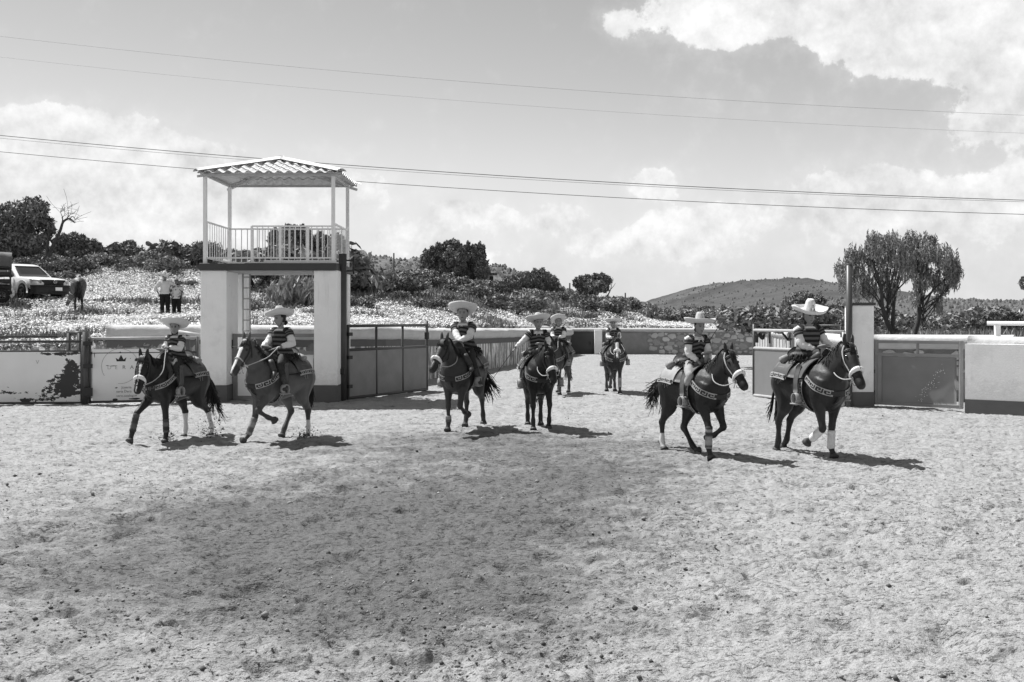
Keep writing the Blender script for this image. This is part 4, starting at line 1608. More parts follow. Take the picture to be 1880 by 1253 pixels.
specs = [  # label, Y, column of base, clumps, leaves, leaf size, tone
    ('broad dark bush just right of the bare dead tree', 62, 132, [(112, 445, 18, 16), (130, 440, 18, 15), (148, 447, 18, 15), (125, 460, 24, 12), (160, 455, 18, 14), (176, 455, 16, 14), (150, 466, 26, 10)], 4200, .11, .055),
    ('low round bush on the ridge between the dead tree and the small tree', 64, 205, [(200, 462, 14, 10), (215, 458, 12, 9), (190, 467, 12, 9)], 1600, .10, .055),
    ('small slender tree on the ridge beside a thin pole', 66, 236, [(232, 452, 10, 10), (242, 450, 9, 9), (236, 462, 11, 9)], 1300, .10, .06),
    ('tall thicket behind the watchtower railing', 60, 540, [(505, 440, 13, 20), (530, 428, 18, 16), (548, 426, 16, 14), (562, 440, 14, 20), (525, 455, 28, 24), (590, 448, 20, 20), (615, 444, 16, 16), (630, 458, 14, 18), (575, 470, 40, 18)], 7500, .12, .065),
    ('very dense dark tree with a lumpy crown right of the watchtower', 84, 832, [(790, 480, 20, 26), (785, 505, 18, 22), (812, 465, 18, 20), (835, 456, 16, 16), (836, 478, 26, 26), (860, 470, 16, 24), (878, 472, 14, 26), (885, 495, 14, 26), (815, 505, 22, 26), (850, 505, 24, 26), (800, 500, 14, 24), (832, 448, 8, 8), (868, 458, 8, 9), (800, 468, 10, 10)], 14000, .15, .050),
    ('broad olive bush on the slope right of the very dense tree', 84, 975, [(940, 520, 18, 14), (965, 512, 20, 14), (990, 508, 18, 14), (1012, 518, 16, 14), (970, 530, 34, 14), (1015, 532, 16, 10)], 5200, .13, .07),
    ('spreading tree with a bare side branch above the middle of the back wall', 84, 1085, [(1062, 520, 12, 12), (1078, 514, 14, 10), (1100, 512, 16, 10), (1115, 515, 10, 9), (1090, 528, 22, 14), (1070, 538, 16, 12), (1108, 528, 10, 10)], 4200, .13, .06),
    ('tall round bush just left of the tall dark pole', 52, 1475, [(1450, 560, 18, 16), (1475, 550, 22, 16), (1498, 556, 20, 16), (1465, 575, 26, 14), (1500, 575, 20, 14)], 4600, .10, .075),
    ('dark bush touching the tall dark pole', 50, 1530, [(1522, 574, 14, 14), (1540, 570, 16, 14), (1530, 585, 18, 10)], 2400, .09, .06),
    ('dark bush behind the white pipe rail', 46, 1835, [(1815, 588, 26, 14), (1845, 582, 24, 14), (1870, 590, 20, 12), (1790, 596, 20, 9)], 3600, .09, .05),
    ('hanging branch of a pepper tree entering at the right edge', 36, 1890, [(1880, 520, 9, 13), (1895, 510, 16, 18), (1905, 535, 14, 14), (1930, 500, 30, 30)], 2600, .06, .06),
]
for i, (lab, Y, px, cl, n, ls, tn) in enumerate(specs):
    b = skyline(px, Y)
    nm = 'tree' if 'tree' in lab.split(' ')[1:4] or 'spreading tree' in lab or 'dense dark tree' in lab or 'pepper' in lab or 'slender' in lab else 'bush'
    make_tree(lab, b, clumps_from(cl, Y, b, rngv), n, ls, 1.2, tn, .14, 50 + i, cat=nm, name=nm, droop=.6 if 'dense' in lab or 'pepper' in lab else .1)

# bare side branch of the spreading tree is its own dead stem
t = thing('dead_tree', 'thin bare dead tree leaning out beside the spreading tree on the skyline', 'tree', skyline(1110, 83.5))
b = Vector(t.location)
mb = MB()
for P_, r0, r1 in (([(1108, 550), (1116, 542), (1121, 532), (1123, 522)], .07, .02), ([(1121, 532), (1127, 525), (1130, 520)], .03, .01), ([(1123, 522), (1126, 514), (1124, 509)], .02, .008)):
    limb(mb, [tuple(at(x, y, 83.5) - b) for x, y in P_], r0, r1, 5)
mb.build('trunk', M['bark'], t)

# pepper trees on the right: open weeping crowns on forked trunks
Y = 36
b = at(1640, 612, Y)
b.z = 1.25
q = lambda px, py, dy=0.: tuple(at(px, py, Y + dy) - b)
make_tree('weeping pepper tree with a forked trunk standing right behind the white gate pillar', b,
          clumps_from([(1555, 490, 22, 24), (1548, 512, 16, 18), (1575, 465, 22, 22), (1600, 445, 22, 22), (1630, 440, 20, 20), (1612, 470, 26, 22), (1645, 465, 26, 24), (1585, 500, 24, 20), (1625, 500, 26, 18), (1668, 455, 20, 26), (1660, 490, 22, 20), (1600, 525, 18, 18), (1640, 525, 16, 20), (1565, 530, 14, 16), (1675, 432, 12, 14), (1600, 430, 10, 10), (1636, 428, 9, 9)], Y, b, rngv, 1.0),
          2100, .045, 2.3, .085, .1, 71, droop=.9, hang=1,
          trunk=[([q(1638, 640), q(1637, 612), q(1628, 590), q(1620, 562), q(1618, 530), q(1605, 490), q(1590, 455)], .10, .03), ([q(1638, 640), q(1639, 605, .1), q(1640, 570, .1), q(1645, 530, .1), q(1655, 490, .2), q(1668, 450)], .085, .03), ([q(1620, 562), q(1605, 545), q(1590, 530)], .035, .012), ([q(1645, 535), q(1660, 520), q(1676, 505)], .03, .012), ([q(1622, 570), q(1608, 566), q(1596, 568)], .02, .008), ([q(1618, 530), q(1635, 500), q(1635, 460)], .04, .012)])
b = at(1682, 612, Y + .6)
b.z = 1.25
q = lambda px, py, dy=0.: tuple(at(px, py, Y + .6 + dy) - b)
make_tree('weeping pepper tree with one slanting trunk, the farther right of the pair', b,
          clumps_from([(1690, 450, 18, 24), (1715, 440, 20, 22), (1728, 436, 10, 14), (1700, 480, 24, 22), (1735, 465, 22, 24), (1755, 490, 22, 22), (1768, 505, 13, 18), (1728, 500, 24, 18), (1700, 515, 20, 16), (1745, 520, 18, 14), (1690, 540, 10, 16), (1738, 553, 12, 14), (1762, 470, 12, 18), (1710, 455, 20, 20)], Y, b, rngv, 1.0),
          1700, .045, 2.3, .085, .1, 73, droop=.9, hang=1,
          trunk=[([q(1678, 640), q(1680, 612), q(1687, 585), q(1688, 555), q(1692, 520), q(1705, 480), q(1715, 445)], .10, .03), ([q(1688, 560), q(1702, 545), q(1718, 528), q(1735, 512)], .04, .015), ([q(1689, 568), q(1710, 552), q(1730, 545)], .03, .01), ([q(1692, 520), q(1684, 490), q(1688, 455)], .035, .012)])


# ------------------------------------------------------------------ shrubs on the slope: a few kinds, copied
def bush_kind(seed, n, leaf, tone, squash=.75, spiky=False):
    rng = np.random.default_rng(seed)
    t = bpy.data.objects.new('bush', None)
    COL.objects.link(t)
    cl = [(rng.normal(0, .35), rng.normal(0, .35), .35 + .25 * rng.random(), .38 * rng.uniform(.7, 1.2), .38 * rng.uniform(.7, 1.2), .38 * squash * rng.uniform(.8, 1.2)) for _ in range(8)]
    P, k = crown_points(cl, n, rng)
    P = P[P[:, 2] > -.05]
    tn = 3.3 * tone * rng.uniform(.5, 1.6, len(P))
    V, Fq, T = leaf_mesh(P, leaf, 2.6 if spiky else 1.3, tn, -.8 if spiky else 0, seed)
    link('foliage', raw_mesh('foliage', V, Fq, T), M['leaf'], t, smooth=False)
    mb = MB()
    for c in cl[:5]:
        limb(mb, [(0, 0, -.1), (c[0] * .4, c[1] * .4, c[2] * .5), c[:3]], .03, .008, 5)
    mb.build('stem', M['bark'], t)
    return t


def nopal_kind(seed, n):
    """prickly pear: flat oval pads growing out of one another"""
    rng = np.random.default_rng(seed)
    t = bpy.data.objects.new('prickly_pear', None)
    COL.objects.link(t)
    pads = []
    for k in range(11):
        a = rng.uniform(0, 2 * PI)
        pads.append((np.array((math.cos(a) * .20 * rng.random() ** .5, math.sin(a) * .20, 0.)), np.array((math.cos(a) * .35, math.sin(a) * .35, 1.))))
    done = []
    while pads and len(done) < n:
        p, d = pads.pop(0)
        d = d + rng.normal(0, .3, 3)
        d[2] = max(d[2], .15)
        d /= np.linalg.norm(d)
        L_ = rng.uniform(.13, .20)
        done.append((p, d, L_))
        for _ in range(int(rng.integers(1, 4))):
            d2 = d + rng.normal(0, .55, 3)
            pads.append((p + d * L_ * .93, d2))
    mb = MB()
    th = np.linspace(0, 2 * PI, 9, endpoint=False)
    for p, d, L_ in done:
        sd_ = np.cross(d, rng.normal(0, 1, 3)); sd_ /= np.linalg.norm(sd_)
        nn = np.cross(d, sd_)
        c = p + d * L_ / 2
        ring = c + np.cos(th)[:, None] * d * L_ / 2 + np.sin(th)[:, None] * sd_ * L_ * .36 * (1 + .12 * np.cos(th))[:, None]
        V = np.vstack([ring, (c + nn * .03)[None], (c - nn * .03)[None]])
        fs = [(j, (j + 1) % 9, 9) for j in range(9)] + [((j + 1) % 9, j, 10) for j in range(9)]
        mb.add(V, fs, rng.uniform(.10, .22))
    mb.build('pads', M['cactus'], t, smooth=False)
    return t


kinds = [bush_kind(101, 1300, .075, .055), bush_kind(102, 1300, .075, .075), bush_kind(103, 1100, .07, .095, .9, True), nopal_kind(104, 120), nopal_kind(105, 80)]
for k_ in kinds:
    tag(k_, 'x', 'bush')
KN = {3: ('prickly_pear', 'cactus'), 4: ('prickly_pear', 'cactus')}

placed = []
used_first = [False] * 5


def put(kind, px, py, Yd, h, label, group, wide=1.0):
    b = skyline(px, Yd)
    sc = h
    lab = label
    if not used_first[kind]:
        o = kinds[kind]
        o.location, o.rotation_euler, o.scale = b, (0, 0, rngv.uniform(0, 6.28)), (sc * wide, sc * wide, sc)
        o['label'] = lab
        used_first[kind] = True
    else:
        o = copy_thing(kinds[kind], b, rngv.uniform(0, 6.28), (sc * wide, sc * wide, sc), lab)
    o['group'] = group
    nm, ct = KN.get(kind, ('bush', 'bush'))
    o['category'] = ct
    return o


GB, GN = 'shrubs on the slope behind the walls', 'prickly pears on the slope'
KW = {0: 'dark leafy', 1: 'green leafy', 2: 'spiky pale-tipped', 3: 'many-padded prickly pear', 4: 'sparse prickly pear'}
PLACES = [(0, 'behind the parked trailer'), (70, 'behind the white pickup'), (150, 'behind the grazing horse'), (240, 'on the slope left of the standing couple'), (330, 'on the slope behind the standing couple'),
          (420, 'beside the left pillar of the watchtower'), (600, 'behind the watchtower gateway'), (680, 'beside the right pillar of the watchtower'), (740, 'below the thin skyline pole'), (800, 'below the left half of the very dense tree'), (860, 'below the right half of the very dense tree'),
          (930, 'below the little ranch hut'), (985, 'below the broad olive bush'), (1040, 'left of the spreading skyline tree'), (1100, 'below the spreading skyline tree'), (1160, 'below the skyline prickly pear'), (1230, 'above the far stone wall, left part'),
          (1300, 'above the far stone wall, right part'), (1370, 'under the foot of the rounded hill'), (1450, 'left of the rightmost rider'), (1520, 'behind the rightmost rider'), (1600, 'behind the white gate pillar'), (1680, 'behind the forked pepper tree'), (1760, 'behind the slanting pepper tree'), (1830, 'left of the white rail post'), (9999, 'right of the white rail post')]


def anon(kd, px, Yd, h, seen={}):
    place = next(w for lim, w in PLACES if px < lim)
    size = 'low' if h < .75 else ('mid-sized' if h < 1.1 else 'tall')
    row = 'nearer the camera' if Yd < 60 else 'farther up the slope'
    noun = 'shrub' if kd < 3 else 'cactus'
    lab = f'{size} {KW[kd]} {noun} {place}'
    if lab in seen:
        lab2 = f'{size} {KW[kd]} {noun} {place}, {row}'
        lab = lab2 if lab2 not in seen and len(lab2.split()) <= 16 else None
    seen[lab] = 1
    return lab


# singled out
put(3, 310, None, 62, 2.2, 'large prickly pear thicket on the ridge left of the watchtower', GN, 1.3)
put(4, 278, None, 61, 1.5, 'prickly pear at the left end of the ridge thicket by the tower', GN)
put(0, 345, None, 61, 1.7, 'dark shrub filling the ridge against the left edge of the watchtower', GB)
put(3, 1146, None, 84, 1.9, 'tall prickly pear with an upright tip standing alone on the skyline mid-right', GN)
put(3, 1222, None, 74, 1.6, 'prickly pear above the wall between the two distant front riders and the striped right rider', GN, 1.2)
put(4, 1366, None, 70, 1.5, 'prickly pear just right of the sombrero of the second rider from the right', GN)
put(3, 1440, None, 48, 1.35, 'tall prickly pear left of the hat of the rightmost rider', GN)
put(4, 665, None, 62, 2.2, 'prickly pear leaning beside the right corner of the watchtower', GN, 1.2)
put(3, 700, None, 66, 2.2, 'prickly pear thicket under the thin pole right of the watchtower', GN, 1.3)
put(4, 908, None, 80, 1.4, 'prickly pear beside the little ranch hut', GN, 1.4)
put(3, 968, None, 68, 1.5, 'prickly pear on the slope left of the far pair of riders', GN)
put(2, 545, None, 46, 1.5, 'big spiky shrub framed under the platform of the watchtower', GB)
put(0, 590, None, 56, 2.6, 'dark thicket behind the right pillar of the watchtower', GB, 1.3)
put(1, 505, None, 55, 2.3, 'leafy shrub seen between the tower ladder and the hatted rider', GB, 1.3)
put(0, 470, None, 54, 1.8, 'dark shrub seen through the rungs of the tower ladder', GB)
put(4, 1690, None, 33.5, .55, 'low prickly pear between the trunks of the pepper trees', GN)
put(4, 1735, None, 33.5, .6, 'low prickly pear right of the slanting pepper trunk', GN, 1.4)
put(3, 1812, None, 31, .5, 'upright prickly pear left of the white rail post', GN)
put(3, 1850, None, 31, .5, 'upright prickly pear right of the white rail post', GN)
# the many
rs = np.random.default_rng(77)
rows = []
for px in np.arange(-40, 470, 17):
    rows.append((px + rs.uniform(-9, 9), rs.uniform(58, 72), rs.uniform(.6, 1.2)))
for px in np.arange(640, 1010, 11):
    rows.append((px + rs.uniform(-9, 9), rs.uniform(58, 76), rs.uniform(.6, 1.4)))
for px in np.arange(1000, 1420, 13):
    rows.append((px + rs.uniform(-10, 10), rs.uniform(74, 92), rs.uniform(.6, 1.4)))
for px in np.arange(1390, 1900, 17):
    rows.append((px + rs.uniform(-12, 12), rs.uniform(44, 70), rs.uniform(.8, 1.5)))
for px in np.arange(40, 1300, 75):
    Yd = np.interp(px, [0, 640, 1000, 1300], [52, 46, 66, 72]) + rs.uniform(-6, 6)
    rows.append((px + rs.uniform(-30, 30), Yd, rs.uniform(.4, .8)))
for px, Yd, h in rows:
    if 150 < px < 450 and Yd < 56 and h > .6:
        continue
    kd = int(rs.choice([0, 1, 2, 3, 4], p=[.3, .3, .2, .1, .1]))
    lab_ = anon(kd, px, Yd, h)
    if lab_ is None:
        continue
    put(kd, px, None, Yd, h, lab_, GN if kd > 2 else GB, rs.uniform(1., 1.5))

# thin poles on the skyline
for px, y0, y1, Y, lab in ((723, 465, 520, 88, 'thin dark pole on the skyline between the tower and the dense tree'), (1148, 538, 560, 90, 'short thin pole on the skyline right of the spreading tree'), (1046, 520, 548, 88, 'thin pole on the skyline left of the spreading tree'), (248, 447, 470, 68, 'thin pole beside the small slender tree on the ridge')):
    a, b = at(px, y0, Y), at(px, y1, Y)
    o = tag(MB().tube([(b.x, b.y, b.z - 1.5), a], .06, 6).build('utility_pole', M['bark']), lab, 'pole')

# little ranch hut on the ridge
b = skyline(893, 88)
h = thing('ranch_hut', 'small pale ranch hut half hidden right of the very dense tree', 'hut', b)
w_ = 24 / F * 88
mb = MB(); mb.box((0, 0, .9), (w_, 1.4, 1.9)); mb.build('wall', M['concrete'], h, smooth=False)
mb = MB(); mb.box((.1, -.1, 1.9), (w_ + .5, 1.9, .12)); mb.build('roof', M['dark_slab'], h, smooth=False)
mb = MB(); mb.box((w_ / 2 - .1, -.72, .9), (.3, .06, 1.6)); mb.build('door', M['iron'], h, smooth=False)
# ------------------------------------------------------------------ vehicles on the slope
M['car_paint'] = material('white_car_paint', .78, .25, .02, 3., spec=.5)
M['glass'] = material('dark_window_glass', .03, .08, .1, 2., spec=.6)
M['black_plastic'] = material('black_plastic', .022, .5, .1, 12.)
M['tyre'] = material('tyre_rubber', .02, .85, .15, 20.)
M['rim'] = material('dark_alloy', .10, .35, .1, 12., metal=.5)
M['lamp'] = material('headlamp_glass', .45, .12, .3, 18., spec=.7)
M['tarp'] = material('grey_tarp', .13, .8, .2, 3., bump=.03, bscale=5)


def wheel(parent, c, r, w, spokes=6):
    root = bpy.data.objects.new('wheel', None); COL.objects.link(root); root.parent = parent; root.location = c
    th = np.linspace(0, 2 * PI, 29)
    ring = [np.array((math.cos(a) * (r - .085), 0, math.sin(a) * (r - .085))) for a in th]
    mb = MB(); mb.loft(ring, .085, w / 2, (0, 1, 0), 10, cap=False, power=.7); mb.build('tyre', M['tyre'], root)
    mb = MB()
    ring = [np.array((math.cos(a) * (r - .17), 0, math.sin(a) * (r - .17))) for a in th]
    mb.loft(ring, .03, w / 2 - .02, (0, 1, 0), 8, cap=False)
    for k in range(spokes):
        a = 2 * PI * k / spokes
        for sd in (-1, 1):
            mb.tube([(0, sd * (w / 2 - .05), 0), (math.cos(a) * (r - .17), sd * (w / 2 - .03), math.sin(a) * (r - .17))], .022, 5)
    mb.tube([(0, -w / 2 + .03, 0), (0, w / 2 - .03, 0)], .06, 12)
    mb.build('rim', M['rim'], root)


def pickup(label, loc, yaw, dark_bumper=True, scale=1., emblem=True):
    t = thing('pickup_truck' if dark_bumper else 'parked_car', label, 'pickup' if dark_bumper else 'car', loc, yaw, None, scale)
    # body stations along x: (x, z low, z shoulder, half width, hood crown)
    st = np.array([(-2.65, .62, 1.08, .86), (-2.55, .55, 1.12, .90), (-1.6, .50, 1.12, .92), (-.2, .48, 1.12, .92), (.55, .48, 1.12, .92), (.75, .50, 1.11, .92), (1.3, .55, 1.07, .92), (1.9, .55, 1.01, .90), (2.25, .50, .95, .86), (2.45, .48, .86, .78), (2.52, .50, .78, .70)])
    st = catmull(st, 3)
    rows = []
    for x, zl, zs, hw in st:
        crown = .03 + .02 * max(0, min(1, (x - .6) / 1.0))
        prof = [(-hw * .86, zl), (-hw * .99, zl + .10), (-hw, (zl + zs) / 2), (-hw * .985, zs - .10), (-hw * .93, zs - .01), (-hw * .75, zs + crown * .6), (0, zs + crown), (hw * .75, zs + crown * .6), (hw * .93, zs - .01), (hw * .985, zs - .10), (hw, (zl + zs) / 2), (hw * .99, zl + .10), (hw * .86, zl)]
        rows.append([(x, y, z) for y, z in prof])
    V = np.array(rows)
    r, c = V.shape[:2]
    fs = []
    for i in range(r - 1):
        for j in range(c):
            fs.append((i * c + j, i * c + (j + 1) % c, (i + 1) * c + (j + 1) % c, (i + 1) * c + j))
    fs.append(tuple(range(c))[::-1]); fs.append(tuple((r - 1) * c + j for j in range(c)))
    mb = MB(); mb.add(V.reshape(-1, 3), fs); mb.build('body', M['car_paint'], t, 'angle')
    # cabin
    def cab(rows_):
        mb = MB()
        V = np.array(rows_)
        r, c = V.shape[:2]
        fs = []
        for i in range(r - 1):
            for j in range(c):
                fs.append((i * c + j, i * c + (j + 1) % c, (i + 1) * c + (j + 1) % c, (i + 1) * c + j))
        fs.append(tuple(range(c))[::-1]); fs.append(tuple((r - 1) * c + j for j in range(c)))
        mb.add(V.reshape(-1, 3), fs)
        return mb
    lv = [(1.06, -1.15, .98, .86), (1.30, -1.10, .62, .80), (1.58, -.98, .20, .71), (1.70, -.85, -.02, .66), (1.75, -.62, -.28, .56)]
    rows_ = []
    for z, xr, xf, hw in lv:
        rows_.append([(xr, -hw, z), (xf - .10, -hw, z), (xf, -hw * .8, z), (xf + .04, 0, z), (xf, hw * .8, z), (xf - .10, hw, z), (xr, hw, z)])
    cab(rows_).build('cabin', M['car_paint'], t, 'angle')
    L3 = lambda z: [np.interp(z, [q[0] for q in lv], [q[k] for q in lv]) for k in (1, 2, 3)]
    G = []
    for z in np.linspace(1.15, 1.64, 6):
        xr, xf, hw = L3(z)
        G.append([(xf + .055 - .06 * abs(q) ** 3, q * hw * .86, z) for q in np.linspace(-1, 1, 9)])
    mb = MB(); mb.sheet(np.array(G), .012); mb.build('windscreen', M['glass'], t)
    for sd in (-1, 1):
        for x0, x1 in ((-.98, -.22), (-.14, .62)):
            G = []
            for z in np.linspace(1.14, 1.58, 5):
                xr, xf, hw = L3(z)
                a, b = max(x0, xr + .08), min(x1, xf - .16)
                G.append([(a + (b - a) * q, sd * (hw + .012), z) for q in np.linspace(0, 1, 5)])
            mb = MB(); mb.sheet(np.array(G), .012); mb.build('side_window', M['glass'], t, smooth=False)
        mb = MB(); mb.box((-.18, sd * .923, .80), (.015, .012, .56)); mb.box((.72, sd * .926, .80), (.015, .012, .5)); mb.build('door_seam', M['black_plastic'], t, smooth=False)
        mb = MB(); mb.box((-.02, sd * .935, .96), (.16, .03, .035), bevel=.01); mb.build('door_handle', M['black_plastic'], t, smooth=False)
        mb = MB(); mb.box((.62, sd * 1.02, 1.16), (.12, .20, .16), bevel=.04); mb.build('wing_mirror', M['black_plastic'], t, smooth=False)
        for x in (1.45, -1.75):
            mb = MB()
            th = np.linspace(-.1, PI + .1, 15)
            G = np.array([[(x + math.cos(a) * rr, sd * yy, .42 + math.sin(a) * rr) for a in th] for rr, yy in ((.40, .90), (.47, .955), (.52, .925))])
            mb.sheet(G, .03); mb.build('wheel_arch', M['car_paint'], t)
            mb = MB()
            mb.loft([(x, sd * .62, .42), (x, sd * .930, .42)], .405, .405, (1, 0, 0), 24); mb.build('wheel_well', M['black_plastic'], t)
            wheel(t, (x, sd * .86, .37), .38, .25)
    bm_ = M['black_plastic'] if dark_bumper else M['car_paint']
    # bumper wraps round the nose
    ang = np.linspace(-1.25, 1.25, 13)
    G = np.array([[(1.75 + .90 * math.cos(a) ** .55 + dx, .95 * math.copysign(abs(math.sin(a) / math.sin(1.25)) ** .7, a), z) for a in ang] for z, dx in ((.32, -.06), (.40, .03), (.56, .06), (.64, .04), (.70, -.01))])
    mb = MB(); mb.sheet(G, .05); mb.build('bumper', bm_, t)
    G = np.array([[(1.74 + .86 * math.cos(a) ** .8, .60 * math.sin(a) / math.sin(.75), z) for a in np.linspace(-.75, .75, 9)] for z in (.72, .80, .90, .955)])
    mb = MB(); mb.sheet(G, .05); gr = mb.build('grille', M['black_plastic'], t)
    for z in (.78, .84, .90):
        mb = MB(); mb.tube([(1.775 + .86 * math.cos(a) ** .8, .56 * math.sin(a) / math.sin(.75), z) for a in np.linspace(-.75, .75, 9)], .008, 4); mb.build('grille_bar', M['black_plastic'], gr)
    if emblem:
        mb = MB()
        th = np.linspace(0, 2 * PI, 17)
        mb.loft([(2.64, math.cos(a) * .075, .86 + math.sin(a) * .075) for a in th], .012, .012, (1, 0, 0), 6, cap=False)
        mb.box((2.645, 0, .86), (.02, .20, .03)); mb.build('emblem', M['metal'], t)
    mb = MB(); mb.box((2.74, .12, .54), (.012, .32, .15)); mb.build('number_plate', M['white_paint'], t, smooth=False)
    for sd in (-1, 1):
        G = np.array([[(2.10 + .44 * (1 - q), sd * (.60 + .30 * q), z + .06 * q) for q in np.linspace(0, 1, 5)] for z in (.78, .84, .92)])
        mb = MB(); mb.sheet(G, .05); mb.build('headlight', M['lamp'], t)
    # load bed walls
    mb = MB(); mb.box((-1.9, .86, 1.2), (1.4, .06, .2)); mb.box((-1.9, -.86, 1.2), (1.4, .06, .2)); mb.box((-2.58, 0, 1.15), (.06, 1.7, .3)); mb.build('load_bed', M['car_paint'], t, smooth=False)
    return t


def on_hill(px, Y, dz=0.):
    x = (px - CX) / F * Y
    return (x, Y, float(hill_z(np.array([x]), np.array([Y]))[0]) + dz)


fw = W_(-.62, .78)
c = on_hill(47, 49.6)
pickup('white pickup truck with a black lower nose parked on the flowery slope', (c[0], c[1], c[2] - .02), fw, True, .98)
c = on_hill(-14, 47.6)
pickup('white car almost wholly hidden between the dark stake trailer and the white pickup', (at(-52, 0, 47.6).x, 47.6, on_hill(-18, 48.2)[2]), fw + .15, False, .8, emblem=False)

# dark stake trailer cut by the left edge of the picture
Yt = 46.0
x1 = at(19, 0, Yt).x
zb = at(0, 556, Yt).z
t = thing('stake_trailer', 'dark slatted livestock trailer under a grey tarp at the left edge', 'trailer', (x1, Yt, zb), math.atan2(-x1, Yt))
LT_, WT_, HT_ = 4.2, 1.9, 2.26
for k, z in enumerate((.62, .92, 1.22, 1.52)):
    for y in (0, WT_):
        mb = MB(); mb.box((-LT_ / 2, y, z), (LT_, .03, .15)); mb.build('slat', M['iron'], t, smooth=False)
    for x in (0, -LT_):
        mb = MB(); mb.box((x, WT_ / 2, z), (.03, WT_, .15)); mb.build('slat', M['iron'], t, smooth=False)
for k in range(7):
    for y in (-.03, WT_ + .03):
        mb = MB(); mb.box((-LT_ * k / 6, y, 1.1), (.07, .05, 1.5)); mb.build('stake', M['iron'], t, smooth=False)
mb = MB(); mb.box((-LT_ / 2, WT_ / 2, .44), (LT_ + .1, WT_ + .1, .16)); mb.build('bed', M['iron'], t, smooth=False)
G = np.array([[(-LT_ * u + .06 - .12 * u, WT_ / 2 - (WT_ / 2 + .06) * math.copysign(abs(math.cos(a)) ** .5, math.cos(a)), 1.56 + .62 * math.sin(a) ** .35 - .05 * (1 - u) + .02 * math.sin(u * 19)) for a in np.linspace(0, PI, 13)] for u in np.linspace(0, 1, 14)])
mb = MB(); mb.sheet(G, .02); mb.build('tarpaulin', M['tarp'], t)
G = np.array([[(.04 , WT_ / 2 - (WT_ / 2 + .05) * math.copysign(abs(math.cos(a)) ** .5, math.cos(a)), 1.56 + (.58 * math.sin(a) ** .35) * q) for a in np.linspace(0, PI, 13)] for q in (0., .5, 1.)])
mb = MB(); mb.sheet(G, .02); mb.build('tarpaulin_end', M['tarp'], t)
for x in (-.32, -1.2, -3.2):
    for y in (-.02, WT_):
        wheel(t, (x, y, .30), .32, .2, 5)
for y in (-.05, WT_):
    mb = MB()
    G = np.array([[(-.32 + math.cos(a) * .40, y + q, .32 + math.sin(a) * .40) for a in np.linspace(.1, PI - .1, 9)] for q in (-.10, .12)])
    mb.sheet(G, .02); mb.build('mudguard', M['iron'], t)
# ------------------------------------------------------------------ horses
M['coat'] = material('horse_coat', .05, .52, .2, 5., attr='tone', spec=.42, bump=.012, bscale=7)
M['hair'] = material('horse_hair', .018, .5, .3, 30., spec=.4)
M['hoof'] = material('hoof', .06, .6, .2, 20.)
M['eye'] = material('eye', .008, .15, 0, spec=.6)
M['leather'] = material('tooled_leather', .09, .5, .3, 14.)
M['leather_pale'] = material('pale_leather', .30, .6, .2, 12.)
M['leather_dark'] = material('dark_leather', .028, .5, .25, 12.)
M['fleece'] = material('white_fleece', .78, 1., .08, 30., bump=.01, bscale=60)
M['stitch'] = material('pale_stitching', .40, .7, .1, 30.)
M['rope'] = material('pale_rope', .42, .8, .15, 60.)
M['bandage'] = material('leg_bandage', .42, .9, .25, 16., attr='tone')



def dirv(p, y):
    return np.array((math.cos(p) * math.cos(y), math.cos(p) * math.sin(y), math.sin(p)))


TRUNK = np.array([  # x, zc, half height, half width
    (-.745, 1.10, .11, .09), (-.71, 1.11, .20, .175), (-.61, 1.115, .285, .265), (-.46, 1.12, .325, .31), (-.28, 1.105, .33, .31), (-.09, 1.075, .345, .315),
    (.11, 1.06, .37, .315), (.29, 1.075, .382, .295), (.44, 1.10, .372, .27), (.57, 1.11, .315, .235), (.66, 1.10, .235, .18), (.715, 1.09, .12, .10)])


def trunk_at(x):
    return [np.interp(x, TRUNK[:, 0], TRUNK[:, k]) for k in (1, 2, 3)]


def on_trunk(x, phi, off=0.):
    """point on the barrel, phi from the spine down the left side"""
    zc, hh, hw = trunk_at(x)
    return np.array((x, (hw + off) * math.sin(phi), zc + (hh + off) * math.cos(phi)))


